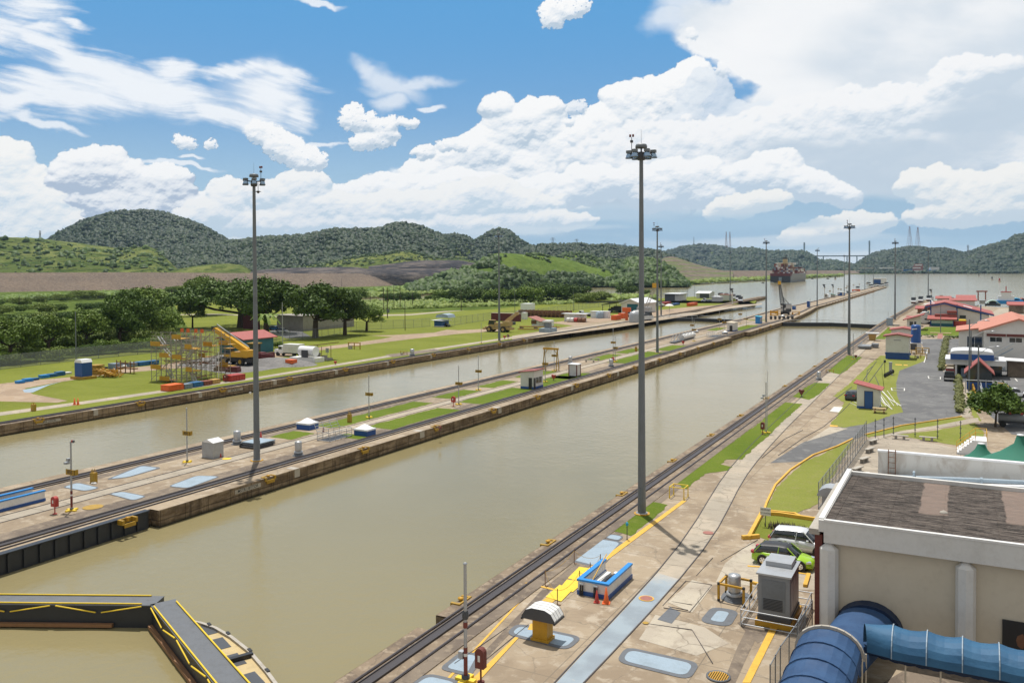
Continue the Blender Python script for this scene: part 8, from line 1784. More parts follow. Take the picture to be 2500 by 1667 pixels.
# containers / crates in rows
def crate(px0,px1,py,top,m,lb,d_=2.2,grp='coloured steel crates along the left bank'):
    p=G(px0+(px1-px0)*0.25,py);r_=ray(px1,700);Y1=p[0]*r_[1]/r_[0];h=hgt((px0+px1)/2,py-0.5,top);w_=Y1-p[1];d_=min(d_,w_*0.8);t=thing('steel_crate',lb,'crate',(p[0]-d_/2,(Y1+p[1])/2,0),math.pi/2,grp)
    a=MB();a.bx(-w_/2,w_/2,-d_/2,d_/2,0.05,h-0.08);a.build('body',m,t);a=MB();n=max(3,int(w_/0.7))
    for i in range(n+1): x=-w_/2+w_*i/n;a.bx(x-0.04,x+0.04,-d_/2-0.05,-d_/2-0.001,0.05,h-0.08)
    a.bx(-w_/2-0.05,w_/2+0.05,-d_/2-0.06,d_/2+0.05,h-0.081,h+0.02);a.build('ribs',m,t)
for (a0,a1,py,ty,m,lb) in ((403,445,956,941,'orange','long orange steel crate at the left end of the waterside row'),(447,467,950,938,'container_grey','grey steel crate right of the long orange one'),(468,493,946,934,'container_blue','blue steel crate in the middle of the waterside row'),(494,515,942,931,'container_brown','brown steel crate right of the blue one'),(516,535,938,927,'container_tan','tan steel crate at the right end of the waterside row'),(554,596,932,917,'red','red steel crate standing alone by the red call box'),
    (40,57,937,930,'bright_blue','blue bin at the left end of the row beside the path'),(58,78,933,925,'bright_blue','second blue bin of the left row'),(79,92,929,923,'container_blue','dark blue bin of the left row'),(98,118,924,916,'bright_blue','blue bin in the middle of the left row'),(119,138,921,913,'container_blue','blue bin nearer the right of the left row'),(137,156,918,908,'container_blue','dark blue bin at the right of the left row'),(157,172,914,909,'white','white bin ending the left row'),
    (212,227,910,900,'sky_blue','turquoise bin behind the blue toilet'),(228,242,905,898,'red','red bin behind the yellow frames'),(243,260,904,897,'black','black bin behind the yellow frames'),(272,303,902,888,'container_grey','grey crate with white top behind the wooden trestle'),(307,333,897,887,'container_grey','dull grey crate left of the scaffold'),(334,363,894,884,'container_blue','blue crate left of the scaffold'),(364,386,891,881,'container_blue','blue crate just behind the scaffold edge'),(1550,1572,748,738,'red','red container beside the white pickup') ,(1612,1638,748,738,'red','red container before the first far white shed'),(1641,1660,746,741,'blue','low blue bin before the far white sheds'),(1680,1703,748,740,'orange','orange machine crate before the far white sheds'),
    (1500,1516,782,770,'orange','orange crate before the open shed'),(1518,1530,778,765,'orange','second orange crate before the open shed'),(1527,1540,775,768,'rust','rusty crate beside the blue shed door')): crate(a0,a1,py,ty,m,lb)
t=thing('portable_toilet','blue portable toilet with white domed roof on a yellow pallet','portable toilet',at(204,924));a=MB();a.bx(-1.1,1.1,-1.1,1.1,0.5,3.2);a.build('cabin','blue',t);a=MB();a.ext([(-1.15,3.2),(1.15,3.2),(0.8,3.8),(-0.8,3.8)],'y',-1.15,1.15);a.build('roof','white_clean',t);a=MB();a.bx(-1.9,1.9,-1.5,1.5,0,0.5);a.build('pallet','mustard',t)
t=thing('steel_heap','heap of yellow steel frames lying right of the portable toilet','frames',at(252,922));a=MB();[a.bar((random.uniform(-3.5,3),random.uniform(0,3),random.uniform(0,1.6)),(random.uniform(-3.5,3.5),random.uniform(0,3),random.uniform(0,1.6)),0.16) for _ in range(38)];a.build('tubes','orange_yellow',t)
t=thing('pallet_stack','stack of yellow pallets between the toilet and the steel frames','pallets',at(236,914));[MB().bx(-1.6+0.1*i,1.6-0.12*i,-1,1,0.42*i,0.42*i+0.3).build('pallet','mustard',t) for i in range(5)]
t=thing('timber_trestle','brown timber trestle with sacks in front of the grey crate','trestle',at(305,911));a=MB();[a.bx(x,x+0.15,0,0.15,0,2.6) for x in (-2.7,-1.5,0,1.5,2.6)];a.bx(-2.8,2.8,0,1,0.9,1.1);a.bx(-2.8,2.8,0.16,0.3,2.0,2.2);a.build('frame','wood',t);a=MB();a.lathe([(0,0),(0.6,0.1),(0.5,0.4),(0,0.5)],(-1.0,0.6,1.1),n=8);a.build('sack','white',t)
# gravel heap
mb=MB();q=G(680,888);mb.lathe([(6,0),(4.5,0.6),(2.0,1.2),(0,1.35)],n=14,sx=1.7);tag(mb.build('gravel_heap','gravel',None,(q[0],q[1],0)),'low grey gravel heap right of the left mast','gravel heap')
for i,(x,y) in enumerate(((541,905),(570,908))): mb=MB();mb.bx(-1.4,1.4,-0.7,0.7,0,0.7);mb.bx(-1.0,1.2,-0.6,0.8,0.7,1.1);tag(mb.build('scrap_pile','maroon' if i else 'rust',None,at(x,y),0.2),['small rusty scrap pile behind the red call box','dark scrap pile behind the red crate'][i],'scrap')
# sheds and units further right
bld(1378,1432,785,767,7,'low white shed with flat roof and dark posts on the left bank',pm=1426,wall='white',roof='white_clean',slope=0.05,plinth=None,over=1.0,name='low_shed',cat='shed');bld(1442,1490,776,761,7,'low white building with pale blue tank in front',pm=1484,wall='white_clean',roof='white_clean',slope=0.05,plinth=None,over=0.3,name='low_shed',cat='shed')
mb=MB();mb.lathe([(1.6,0),(1.6,2.6),(0,3.2)],n=12);tag(mb.build('water_tank','slate_blue',None,at(1464,777)),'pale blue water tank against the low white building','tank')
t=thing('pipe_spools','white and red hose drums before the flat roofed white shed','hose drums',at(1385,786));[MB().ring((i*1.6,0,0.9),(i*1.6+1.3,0,0.9),0.9,None,12).build('drum',m,t) for i,m in enumerate(('white','white','red','rust','rust'))]
bld(1298,1330,797,783,5,'small white cabin with faded orange sloping roof on the left bank',pm=1316,wall='white',roof='terracotta',slope=1.0,plinth=None,over=1.0,name='cabin',cat='cabin',doors=(('s',-1.6,0.4,1.0,2.2,'rust'),));bld(1330,1352,796,783,4,'white box container right of the orange roofed cabin',pm=1347,wall='white_clean',roof='white_clean',slope=0.02,plinth=None,over=0.05,name='container_unit',cat='container')
bld(1199,1272,783,766,5,'long maroon container behind the tan crane',pm=1269,wall='maroon',roof='cream',slope=0.05,plinth=None,over=0.02,name='container_unit',cat='container');bld(1273,1288,780,764,5,'white container at the end of the maroon one',pm=1280,wall='white',roof='white',slope=0.02,plinth=None,over=0.02,name='container_unit',cat='container');bld(1271,1306,764,742,5,'tall white gridded container behind the fence',pm=1293,wall='white_clean',roof='white_clean',slope=0.02,plinth=None,over=0.02,name='container_unit',cat='container')
bld(1224,1250,793,787,3,'flat dark green trailer beside the tan crane',wall='dark_grey',roof='black',slope=0.02,plinth=None,over=0,name='trailer',cat='trailer')
t=bld(1517,1601,765,741,18,'white shed with gabled pale roof, blue door and open lean-to',pm=1562,ap=731,wall='wall_white',roof='white_clean',gable='y',plinth=None,over=0.9,name='workshop',cat='workshop',doors=(('s',-1.6,3.6,0.1,4.4,'teal'),),thick=0.4)
a=MB();a.ext([(-7.0,5.6),(-15.5,3.6),(-15.5,3.9),(-7.0,5.9)],'y',-9.5,9.5);a.build('lean_to_roof','dark_grey',t);a=MB();[a.ring((-15,y,0),(-15,y,3.6),0.15) for y in (-9,0,9)];a.build('lean_to_posts','dark_grey',t)
bld(1623,1676,735,719,16,'white flat roofed building with dark blue door on the left point',pm=1657,wall='wall_white',roof='white_clean',slope=0.1,plinth='dark_grey',over=0.9,name='flat_building',cat='building',doors=(('s',-4.5,2.0,0.1,4.5,'slate_edge'),),thick=0.5)
bld(1700,1731,728,716,14,'white shed with grey gabled roof and dark opening on the left point',wall='wall_white',roof='white_clean',slope=1.2,gable='x',plinth=None,over=0.6,name='far_shed',cat='shed',doors=(('s',-2,4.5,0.1,3.4,'dark_grey'),));bld(1738,1757,736,725,8,'small white shed left of the locomotives on the point',wall='wall_white',roof='white_clean',slope=0.1,plinth=None,over=0.4,name='far_shed',cat='shed');bld(1757,1783,733,720,8,'pale shed with orange roof edge by the point mast',wall='wall_white',roof='terracotta',slope=0.2,plinth=None,over=0.5,name='far_shed',cat='shed')
bld(1060,1078,798,783,5,'blue and white guard booth with blue awning at the fence',wall='blue',roof='white_clean',slope=0.1,plinth='white',over=0.8,name='guard_booth',cat='booth');mb=MB();mb.ext([(-2.8,0),(2.8,0),(2.3,1.1),(0,1.5),(-2.3,1.1)],'y',-2,3);tag(mb.build('awning_cover','slate_blue',None,(*at(1086,797)[:2],3.3)),'curved pale blue awning beside the guard booth','awning');car(at(1086,797),0,'dark car under the awning by the guard booth','dark_grey',simple=True)
bld(676,864,806,772,14,'long pale building half hidden behind the big trees',pm=740,wall='concrete_grey',roof='concrete_grey',slope=0.2,plinth=None,over=0.4,name='long_building',cat='building',doors=(('s',-22,-14,0.1,6,'maroon'),));car(at(690,812),0.2,'white car parked under the trees by the long pale building','white_clean',simple=True);car(at(672,806),0.2,'dark blue car parked under the trees by the long pale building','container_blue',simple=True)
t=thing('park_shelter','low red roofed shelter below the rock dam','shelter',(*G(858,695,-0.5)[:2],-0.5));a=MB();a.ext([(-7,5),(0,6.5),(7,5)],'y',-3,3);a.build('roof','roof_red',t);a=MB();[a.ring((x,y,0),(x,y,5),0.2) for x in (-6,6) for y in (-2,2)];a.build('posts','dark_grey',t)
t=thing('lattice_crane','white lattice crane with orange tip behind the locomotive','crane',at(1573,772));a=MB();tp=Vector(PD(1600,697,(G(1573,772)-[0,0,CH])@FW)-np.array(at(1573,772)))
for i in range(10):
    A_,B_=Vector((0,0,2)).lerp(tp,i/10),Vector((0,0,2)).lerp(tp,(i+1)/10)
    for s in (-0.7,0.7): a.bar(A_+Vector((s,0,0)),B_+Vector((s,0,0)),0.22);a.bar(A_+Vector((s,0,0)),B_-Vector((s,0,0)),0.14)
a.build('boom','stone',t);a=MB();a.box(*tp,2.2,2,2.0);a.build('tip','crane_yellow',t);a=MB();a.bx(-3,3,-1.5,1.5,0.4,4.0);a.build('carriage','galv',t)
for i,(x,y) in enumerate(((1548,787),(1556,785))): mb=MB();mb.lathe([(2.0,0),(2.0,3.0),(1.4,4.2),(0,4.4)],n=12) if i==0 else mb.lathe([(1.6,0),(1.6,4.4),(0,4.5)],n=12);tag(mb.build('silo','galv' if i==0 else 'white',None,at(x,y),0),['grey capped silo by the wall beside the locomotive','white round tank by the wall beside the locomotive'][i],'silo')
mb=MB();mb.bx(-0.5,0.5,-0.3,0.3,0,3.4);mb.bx(-1.7,1.7,-0.6,0.6,3.4,5.2);tag(mb.build('orange_box_on_post','orange',None,at(1530,782)),'orange box on a yellow post by the left bank wall','box')
t=thing('sunshade','pale umbrella over a small stand on the left bank','umbrella',at(1634,758));MB().lathe([(2.4,2.4),(1.2,3.1),(0,3.4)],n=10).build('canopy','white',t);MB().ring((0,0,0),(0,0,3.2),0.12).build('pole','rust',t)
t=thing('timber_beams','long dark beams on trestles in front of the orange roofed cabin','beams',at(1300,806));a=MB();a.bar((-6,2,1.0),(9,3,1.1),0.45);a.bar((-4,-3,0.5),(6,-1.5,0.6),0.45);a.build('beam','container_tan',t);a=MB();[a.bx(x-0.3,x+0.3,1.5,3.5,0,0.9) for x in (-5.5,0,6)];a.build('trestle','dark_grey',t)
t=thing('scrap_rack','rusty rack of steel pieces behind the orange roofed cabin','scrap rack',at(1330,774));a=MB();[a.bar((random.uniform(-12,12),random.uniform(-2,2),random.uniform(0.2,2.6)),(random.uniform(-12,12),random.uniform(-2,2),random.uniform(0.2,2.6)),0.35) for _ in range(22)];a.build('steel_pieces','rust',t);a=MB();[a.bx(x,x+0.25,-2,2,0,3) for x in range(-12,13,2)];a.build('rack','wood',t)
# fences
fence([gx(-150,935),gx(0,902),gx(190,880),gx(380,861),gx(520,846)],3.0,'tall mesh fence between the left bushes and the lawn',5,z=0,mesh='wire_mesh',rails=1,pr=0.05)
fence([gx(640,838),gx(770,826),gx(870,806),gx(960,802),gx(1010,800),gx(1050,797)],3.0,'mesh fence below the big trees left of the guard booth',5,pr=0.05)
fence([gx(1095,796),gx(1180,783),gx(1290,773),gx(1440,752),gx(1520,744),gx(1600,738)],3.0,'long mesh fence running behind the containers to the white shed',6,pr=0.05)
# ================================================================== FAR THINGS
# container ship
sp=G(1875,690,ZW);spf=G(1986,680,ZW);d_=np.array([spf[0]-sp[0],spf[1]-sp[1]]);
Hs=hgt(1900,690,664,ZW)*1.0;Ws=30.0;
_a,_b=G(1930,690,ZW),G(1978,684.6,ZW);_d=(_b-_a)[:2];LS=float(np.linalg.norm(_d));yawS=math.atan2(_d[1],_d[0])-math.pi/2;_d=_d/LS;c0=_a[:2]+np.array([-_d[1],_d[0]])*15.0
t=thing('container_ship','large container ship with dark blue stern and stacked red and white containers on the lake','ship',(c0[0],c0[1],ZW),yawS)
# local x across, y forward (away)
st=[(-0.78,0.0),(-1,0.05),(-1,0.75),(-0.7,0.92),(0,1.0),(0.7,0.92),(1,0.75),(1,0.05),(0.78,0.0)]
v=[];hw=Ws/2
for z,k,in ((-1,0.80),(Hs*0.35,0.93),(Hs*0.8,1.0)): v+=[(x*hw*k,y*LS-(3 if z<0 else 0)*-1,z) for x,y in st]
n=len(st);a=MB();a.add(v,[(r*n+i,r*n+(i+1) % n,(r+1)*n+(i+1) % n,(r+1)*n+i) for r in range(2) for i in range(n) if i not in (n-1,0)]+[tuple(range(2*n,3*n))],0);a.add(v,[(r*n+i,r*n+(i+1) % n,(r+1)*n+(i+1) % n,(r+1)*n+i) for r in range(2) for i in (n-1,0)],1);a.build('hull',['grey','container_grey'],t)
a=MB();a.bx(-hw*0.99,hw*0.99,-0.8,1.5,0.5,Hs*0.62);a.build('stern','gate_black',t);a=MB();a.bx(-hw,hw,-0.6,16,Hs*0.62,Hs*0.86);a.build('quarter_deck','maroon',t);a=MB();a.bx(-2.2,2.2,-1.2,-0.5,1.0,Hs*0.5);a.build('rudder_post','container_grey',t)
r_=random.Random(3);cols=['dark_red','container_brown','stone','container_brown','container_grey','rust','white','maroon']
bays=[(18,3,4),(34,4,6),(78,2,4),(95,2,4),(112,2,4),(130,2,4),(148,1,3),(166,1,3),(184,1,3)]
MBs={}
for (y,lo,hi) in bays:
    for i in range(11):
        for k in range(r_.randint(lo,hi)):
            m=r_.choice(cols);MBs.setdefault(m,[]).append((-hw+0.2+i*2.68,y,Hs*0.84+k*2.55))
for i,(y,lo,hi) in enumerate(bays):
    pass
for m,L in MBs.items():
    a=MB();[a.bx(x,x+2.5,y,y+12,z,z+2.48) for x,y,z in L];o=a.build('container_stack',m,t);o['kind'] = 'stuff'
a=MB();a.bx(-hw*0.75,hw*0.75,52,64,Hs*0.8,Hs+14);a.build('superstructure','cream',t);a=MB();a.bx(-hw,hw,53,60,Hs+11,Hs+14.5);a.build('bridge_wing','white',t);a=MB();a.bx(-3.2,3.2,46,53,Hs+2,Hs+20);a.build('funnel','sand',t);a=MB();a.bx(-3.0,3.0,46.5,52,Hs+20,Hs+23);a.ring((0,58,Hs+14),(0,58,Hs+28),0.5);a.ring((0,205,Hs),(0,205,Hs+20),0.5);a.build('mast','dark_grey',t)
# bridge with two pylons
def far_box(mb,px0,px1,py0,py1,dep,th=6):
    a_,b_=PD(px0,py1,dep),PD(px1,py0,dep);c=(a_+b_)/2;w_=np.linalg.norm((b_-a_)[:2]);rz=math.atan2(b_[1]-a_[1],b_[0]-a_[0]);mb.box(c[0],c[1],c[2],w_,th,abs(b_[2]-a_[2]),0,rz)
t=thing('cable_stayed_bridge','long thin bridge with two tall grey pylons far behind the container ship','bridge');D=5900
for x,ty,by in ((1963.5,592,680),(2122.5,588,680)): a=MB();far_box(a,x-1.3,x+1.3,ty,by,D);a.build('pylon','container_grey',t)
a=MB();far_box(a,1860,2170,623.2,627.2,D+4,30);a.build('deck','slate_edge',t);a=MB();[far_box(a,x-0.7,x+0.7,626,655,D) for x in (1985,2010,2068,2092)];a.build('pier','container_grey',t)
# lattice towers
def pylon(px,py0,py1,dep,lb,w_=4.2,arms=True,m='grey'):
    b_=PD(px,py0,dep);tt=PD(px,py1,dep);h=tt[2]-b_[2];s=w_*dep/F/2;t=thing('lattice_tower',lb,'tower',tuple(b_),0.5,'distant lattice towers');a=MB();n=7;th=max(0.4,dep/F*0.40)
    for i in range(n):
        k0,k1=1-0.85*i/n,1-0.85*(i+1)/n;z0,z1=h*i/n,h*(i+1)/n
        for (x,y) in ((-1,-1),(1,-1),(1,1),(-1,1)): a.bar((x*s*k0,y*s*k0,z0),(x*s*k1,y*s*k1,z1),th)
        a.bar((-s*k0,-s*k0,z0),(s*k1,-s*k1,z1),th*0.7);a.bar((s*k0,-s*k0,z0),(-s*k1,-s*k1,z1),th*0.7)
    a.build('lattice',m,t)
    if arms: a=MB();[a.bar((-s*2.2*q,0,h*z),(s*2.2*q,0,h*z),th) for z,q in ((0.72,1),(0.84,0.8),(0.96,0.6))];a.build('cross_arms',m,t)
pylon(2220.5,604,553,4100,'left one of the two tall lattice towers on the right hill',10,False,'terracotta');pylon(2240.5,603,555,4100,'right one of the two tall lattice towers on the right hill',9,False,'terracotta');pylon(1773,605,566,5400,'left one of two slim red and white towers on the far ridge',5,False,'terracotta');pylon(1782,606,566,5400,'right one of two slim red and white towers on the far ridge',5,False,'terracotta');pylon(1349.5,598,580,2150,'power pylon on the low hill left of the tallest mast',7);pylon(1408,596,584,2150,'smaller power pylon nearer the tallest mast',6);pylon(98,588,563,1500,'power pylon left of the round wooded hill',4);pylon(2363,618,598,3400,'small power pylon in the saddle of the right hills',4);pylon(1694,598,578,5400,'thin antenna mast on the far ridge',1.5,False);pylon(1526,606,594,2100,'tiny power pylon right of the tallest mast',5)
# second ship and port buildings on the far right shore
p=PD(2243,667,3000);t=thing('distant_ship','distant red and white ship moored below the right hills','ship',(p[0],p[1],ZW),0.2);a=MB();a.bx(-26,26,-10,60,0,9);a.build('hull','maroon',t);a=MB();a.bx(-14,14,0,12,9,34);a.bx(-18,-8,4,12,9,26);a.build('superstructure','terracotta',t);a=MB();a.bx(-20,6,-2,0,18,22);a.bx(-12,10,-3,0,28,32);a.bx(-16,8,-14,-11,0,12);a.build('bridge','white',t)
for i,(x0,x1,y0,y1,m) in enumerate(((2202,2228,657,666,'container_blue'),(2253,2285,659,666,'container_blue'),(2150,2180,653,656,'white'),(2185,2202,657,662,'stone'),(2270,2290,652,660,'white'),(2100,2130,653,656,'stone'),(2290,2330,662,666,'container_grey'))): mb=MB();far_box(mb,x0,x1,y0,y1,3050,20);tag(mb.build('port_building',m),['dark blue dock block left of the distant ship','dark blue dock block right of the distant ship','pale flat roofed building on the far shore','stone coloured block near the distant dock','white port building above the right dock block','low pale block at the end of the rock dam','grey quay right of the distant ship'][i],'port building','port buildings on the far shore')
# buoys and small rafts
for i,(x,y,h,m) in enumerate(((2286,689.5,9,'dark_grey'),(2422,683,8,'dark_grey'),(2390,675,6,'dark_grey'),(2440,688,9,'red'),(2370,671,4,'dark_grey'),(2039,681.5,7,'dark_grey'))):
    if i==0: continue
    s=gw(x,y,h,ZW);t=thing('buoy',['','buoy at the right end of the middle pair on the lake','small far buoy right of the distant ship','reddish buoy nearest the right edge of the lake','tiny farthest buoy on the lake','buoy between the container ship and the approach wall'][i],'buoy',at(x,y,ZW),0,'buoys on the lake');MB().lathe([(s*0.42,0),(s*0.42,s*0.25),(0,s*0.3)],n=10).build('float','stone',t);MB().lathe([(s*0.24,s*0.25),(s*0.16,s*0.8),(s*0.2,s*0.95),(0,s)],n=8).build('tower',m,t)
for i,(x,y) in enumerate(((1863,691),(1983,681),(2021,681),(2027,676.5))): s=gw(x,y,3.2,ZW);mb=MB();mb.bx(-s,s,-s,s,0,s*0.4);mb.bx(-s*0.5,s*0.5,-s*0.5,s*0.5,s*0.4,s*0.8);tag(mb.build('mooring_raft','black',None,at(x,y,ZW)),['dark mooring raft left of the container ship stern','dark mooring raft off the container ship bow','dark mooring raft right of the ship, nearer one','dark mooring raft right of the ship, farther one'][i],'raft','mooring rafts on the lake')
mb=MB();mb.bx(-4,4,-2,2,0,2.2);tag(mb.build('red_barge','red',None,at(1446,700.5,ZW)),'tiny red barge on the water below the peninsula','barge')
mb=MB();[mb.lathe([(0,0),(0.35,0.02),(0.2,0.12),(0,0.14)],(i*0.5,random.uniform(-.2,.2),0),n=7) for i in range(3)];tag(mb.build('floating_litter','white',None,at(601,958,ZW)),'white floating litter by the left bank wall','litter')
# ================================================================== TREES
def crown_mesh(name,blobs_,n,s0,s1,m,seed,parent=None,cl=7,shell=0.55):
    """many leaf sized faces gathered in clumps on and inside lumpy blobs"""
    r_=np.random.default_rng(seed);nb=len(blobs_);B=np.array([b[:4] for b in blobs_],float);wts=B[:,3]**2;wts /= wts.sum()
    nc=n//cl;bi=r_.choice(nb,nc,p=wts);d=r_.normal(size=(nc,3));d /= np.linalg.norm(d,axis=1)[:,None];d[:,2]=np.where(d[:,2]<-0.25,-d[:,2]*0.6,d[:,2])
    rr=shell+(1-shell)*r_.random(nc)**0.6;cc=B[bi,:3]+d*(B[bi,3]*rr)[:,None]*np.array([1,1,0.78])
    c=np.repeat(cc,cl,0)+r_.normal(0,s1*0.8,(nc*cl,3));dn=np.repeat(d,cl,0)+r_.normal(0,0.75,(nc*cl,3));dn /= np.linalg.norm(dn,axis=1)[:,None]
    t1=np.cross(dn,r_.normal(size=dn.shape));t1 /= np.linalg.norm(t1,axis=1)[:,None];t2=np.cross(dn,t1);s=(s0+(s1-s0)*r_.random(len(c)))[:,None];el=0.5+0.4*r_.random((len(c),1))
    V=np.stack([c-t1*s,c-t2*s*el,c+t1*s,c+t2*s*el+dn*s*0.25],1).reshape(-1,3);f=np.arange(len(V)).reshape(-1,4)
    return np_mesh(name,V,f,m,parent)
def tree_proto(lb,H,R,m,seed,n=5200,s0=0.22,s1=0.5,trunk=0.35,kind='round',grp=None,base=0.32,name='broadleaf_tree',cat='tree',hide=None):
    r_=random.Random(seed);t=thing(name,lb,cat,(0,0,0),0,grp);bl=[]
    for i in range(15 if kind != 'spread' else 22):
        a=r_.uniform(0,6.283);q=r_.random()**0.5;
        if kind == 'spread': x,y=R*0.85*q*math.cos(a),R*0.85*q*math.sin(a);z=H*(0.72-0.22*q*q)+r_.uniform(-.06,.10)*H;br=R*r_.uniform(0.22,0.34)
        elif kind == 'bush': x,y=R*0.7*q*math.cos(a),R*0.7*q*math.sin(a);z=H*r_.uniform(0.2,0.65);br=min(R,H)*r_.uniform(0.3,0.45)
        else: x,y=R*0.62*q*math.cos(a),R*0.62*q*math.sin(a);z=H*(base+(0.9-base)*r_.random()*(1-0.35*q));br=R*r_.uniform(0.30,0.46)
        bl.append((x,y,z,br))
    if kind != 'bush':
        a=MB();a.ring((0,0,0),(0.1,0,H*0.30),trunk,trunk*0.7,8);top=Vector((0.1,0,H*0.30))
        for b in bl[::2]: e=Vector(b[:3]);mid=top.lerp(e,0.5)+Vector((0,0,-0.04*H));a.ring(top,mid,trunk*0.38,trunk*0.22,6);a.ring(mid,e,trunk*0.22,trunk*0.08,5)
        a.build('trunk','bark',t)
    crown_mesh('crown',bl,n,s0,s1,m,seed,t);return t
def place(P,lst,grp):
    first=True
    for (px,py,top,rz,lb,*k) in lst:
        z=k[0] if k else 0.0;b_=P.get('H');h=hgt(px,py,top,z);s=h/b_;w_=k[1] if len(k)>1 else 1.0
        if not P.get('used'): o=P['t'];o.location=at(px,py,z);o.rotation_euler=(0,0,rz);o.scale=(s*w_,s*w_,s);o['label']=lb;o['group']=grp;P['used']=True
        else: dup(P['t'],at(px,py,z),rz,lb,grp,(s*w_,s*w_,s))
A_={'t': tree_proto('a',16,8.5,'leaf_dark',1,n=12000,s0=0.18,s1=0.40,trunk=0.7),'H': 15.2}
B_={'t': tree_proto('b',14,7.5,'leaf_mid',2,n=11000,s0=0.18,s1=0.38,trunk=0.5),'H': 13.3}
C_={'t': tree_proto('c',13,13,'leaf_dark',3,n=14000,s0=0.18,s1=0.42,trunk=0.8,kind='spread'),'H': 12.2}
D_={'t': tree_proto('d',7,6,'leaf_mid',4,n=9000,s0=0.14,s1=0.32,kind='bush',name='leafy_bush',cat='bush'),'H': 6.6}
E_={'t': tree_proto('e',6,5.5,'leaf_light',5,n=8000,s0=0.13,s1=0.30,kind='bush',name='leafy_bush',cat='bush'),'H': 5.4}
F_={'t': tree_proto('f',7,6,'leaf_dark',6,n=9000,s0=0.14,s1=0.32,kind='bush',name='leafy_bush',cat='bush'),'H': 6.3}
place(A_,[(770,824,686,0,'broad dark green tree standing right of the spreading tree',0,1.25),(842,818,704,1.3,'dark green tree in the middle of the group by the long building',0,1.0),(650,815,672,2.1,'tall dark tree rising behind the teal shed',0,1.15),(322,840,704,4.0,'tall dark tree in the thicket left of the spreading tree',0,0.95),(292,850,722,0.6,'dark tree in the thicket nearer the left fence',0,0.9)],'large trees of the left bank')
place(B_,[(895,808,736,0.4,'lighter green tree at the right end of the tree group',0,1.3),(397,835,745,2.2,'green tree left of the spreading tree',0,1.0),(212,856,745,3.2,'mid green tree in the left thicket',0,1.1),(120,868,760,5.0,'mid green tree near the left edge',0,1.1),(25,884,762,1.0,'green tree cut by the left edge',0,1.2),(345,800,690,2.0,'feathery tree crown rising above the dam foot',0,1.2),(495,770,664,2.4,'pale spreading tree in front of the rock dam',0,1.2),(470,800,718,1.4,'tree right of the open meadow',0,0.8)],'mid green trees of the left bank')
place(C_,[(588,800,690,0.0,'large spreading tree with dark crown and thick limbs above the teal shed',0,1.35)],'large trees of the left bank')
random.seed(11);k=0
rows=[]
for yb,yt,n_ in ((892,860,11),(876,838,11),(855,817,11),(832,797,9),(800,770,10),(770,748,11),(748,727,11)):
    for i in range(n_): rows.append((yb,yt,i,n_))
nm=['first','second','third','fourth','fifth','sixth','seventh','eighth','ninth','tenth','eleventh']
rn={892: 'nearest the mesh fence',876: 'in the second row behind the fence',855: 'in the third row behind the fence',832: 'in the middle of the thicket',800: 'on the far side of the thicket',770: 'before the back meadow',748: 'at the foot of the rock dam'}
for (yb,yt,i,n_) in rows:
    x=-30+(500 if yb>800 else 560)*(i+random.uniform(0.2,0.8))/n_;y=yb-x*(0.105 if yb>850 else 0.06)+random.uniform(-3,3)
    if yb==832 and x>390: continue
    if (x>395 and 700<y<835 and yb != 748) or (yb==770 and x>300 and i % 2): continue
    h=(yb-yt)*random.uniform(0.8,1.15);P=random.choice((D_,E_,F_,D_,E_)) if yb>800 else random.choice((D_,E_,F_,E_));sh={id(D_): 'mid green',id(E_): 'light green',id(F_): 'dark green'}[id(P)]
    place(P,[(x,y,y-h,random.uniform(0,6),'%s bush %s, %s from the left edge' % (sh,rn[yb],nm[i]),0,random.uniform(1.0,1.35))],'bushes of the left thicket')
for i,(x,y,ty,P,lb) in enumerate(((955,738,714,F_,'left one of two dark bushes standing in the lagoon'),(1000,738,712,F_,'right one of two dark bushes standing in the lagoon'),(1050,736,720,D_,'small bush right of the lagoon pair'),(1090,738,706,D_,'leafy clump at the right end of the lagoon'),(1140,742,700,F_,'dark clump left of the left bank mast'),(1190,742,704,D_,'green clump just left of the left bank mast'),(1330,738,690,F_,'dark tree clump at the end of the peninsula, left'),(1370,736,692,F_,'dark tree clump at the end of the peninsula, middle'),(1398,733,696,F_,'dark tree clump at the end of the peninsula, right'),(1290,742,698,D_,'green clump left of the dark peninsula trees'),(1240,742,702,D_,'green clump right of the left bank mast'),(1532,722,697,F_,'dark round tree by the water left of the white shed'),(1575,722,706,D_,'small tree by the water behind the lattice crane'),(1466,736,711,E_,'bright bush on the spit'),(1430,740,715,E_,'second bright bush on the spit'),(860,736,700,D_,'bush between the trees and the lagoon'),(905,690,665,F_,'round dark bush on the bank before the dam'),(960,694,664,F_,'second dark bush on the bank before the dam'),(675,850,833,D_,'low bush beside the palm'))):
    place(P,[(x,y,ty,i*1.3,lb,0 if y>700 else -0.5,1.3)],'bushes round the lagoon')
# palm beside the teal shed
def palm(px,py,top,lb):
    h=hgt(px,py,top);t=thing('palm_tree',lb,'palm',at(px,py));MB().ring((0,0,0),(0.2,0,h*0.62),0.22,0.16,7).build('trunk','bark',t);a=MB()
    for i in range(16):
        an=i*2.4;pts=[Vector((0.2+math.cos(an)*r,math.sin(an)*r,h*0.62+h*0.36*math.sin(r/(h*0.62)*2.3+0.5*(i % 3)))) for r in np.linspace(0,h*0.60,6)]
        for p,q in zip(pts,pts[1:]):
            d_=(q-p).normalized();s=d_.cross(Vector((0,0,1))).normalized()*0.45;a.add([p-s,q-s*0.8,q,p],[(0,1,2,3)]);a.add([p,q,q+s*0.8+Vector((0,0,-.1)),p+s+Vector((0,0,-.1))],[(0,1,2,3)])
    a.build('fronds','leaf_mid',t)
palm(648,828,765,'palm with arching fronds behind the teal shed roof')
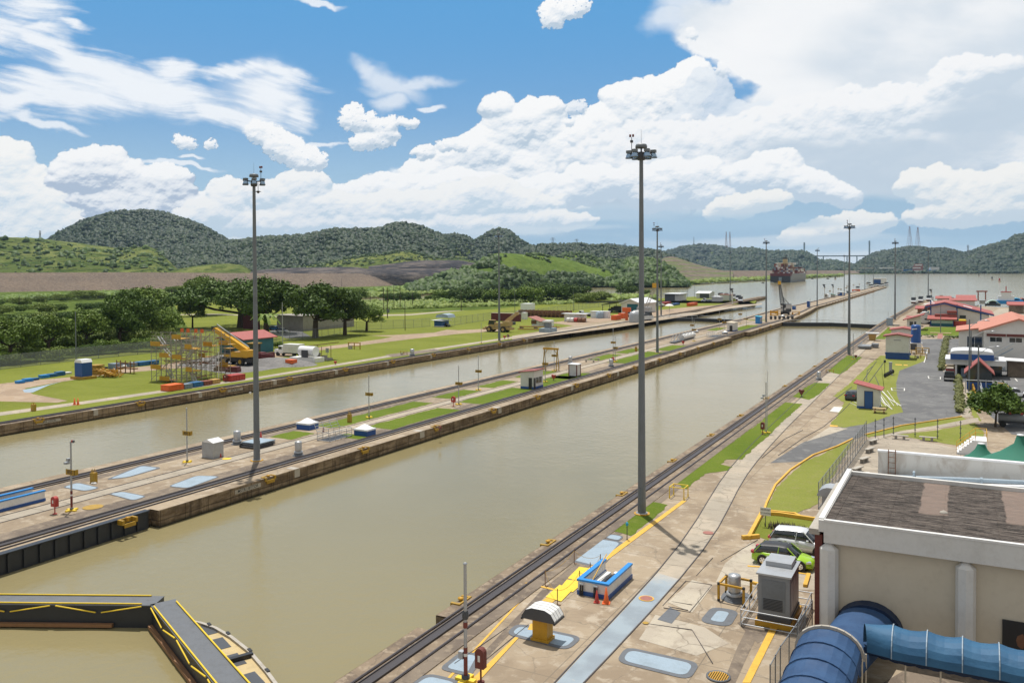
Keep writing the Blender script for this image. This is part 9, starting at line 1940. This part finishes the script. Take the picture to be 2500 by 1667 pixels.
# leafy tree by the plaza and small plants
T_={'t': tree_proto('e',6,3.3,'leaf_dark',8,n=9000,s0=0.10,s1=0.26,trunk=0.14,base=0.38),'H': 5.7}
place(T_,[(2430,1042,938,0.5,'glossy dark green tree beside the plaza stairs',0,1.1),(2492,1035,965,2.5,'second glossy tree cut by the right edge',0,0.95)],'trees by the plaza')
def spiky(loc,n,r,lb,m='maroon',seed=1,L=0.55):
    r_=random.Random(seed);a=MB()
    for i in range(n):
        x,y=r_.gauss(0,r),r_.gauss(0,r*0.5);d_=Vector((r_.gauss(0,.5),r_.gauss(0,.5),1)).normalized()*L*r_.uniform(.6,1.1);s=Vector((-d_.y,d_.x,0)).normalized()*0.05;p=Vector((x,y,0));a.add([p-s,p+s,p+d_],[(0,1,2)])
    return tag(a.build('spiky_plant',m,None,loc),lb,'plant')
mat('plant_purple',0,0.7,fn=dirty((0.07,0.045,0.04),0.5,6));spiky(at(1925,1292),420,0.75,'large dark purple spiky plant behind the silver car','plant_purple');spiky(at(1958,1312),200,0.4,'small dark spiky plant right of the silver car roof','plant_purple',2,0.4)
mb=MB();[mb.lathe([(0,0),(0.14,0.03),(0.1,0.14),(0,0.16)],(random.gauss(0,0.6),random.gauss(0,0.2),0),n=6) for _ in range(16)];tag(mb.build('rock_edging','stone',None,at(1962,1317)),'pale rocks round the small spiky plant','rocks')
# ================================================================== HAZE
mb=MB();mb.bx(-6500,4800,-560,8600,-11.0,420);o=bpy.data.objects.new('haze',None)
m=bpy.data.materials.new('air');m.use_nodes=True;k=N(m.node_tree);k.n.clear();pv=k.new('ShaderNodeVolumePrincipled');k.put(pv.inputs['Color'],(0.50,0.72,1.0,1));pv.inputs['Density'].default_value=0.00004;pv.inputs['Anisotropy'].default_value=0.2
ou=k.new('ShaderNodeOutputMaterial');k.l.new(pv.outputs[0],ou.inputs['Volume']);MAT['air']=m;m.cycles.homogeneous_volume=True
bpy.data.objects.remove(o);hz=mb.build('haze','air');hz['kind'] = 'stuff';hz.display_type = 'WIRE'
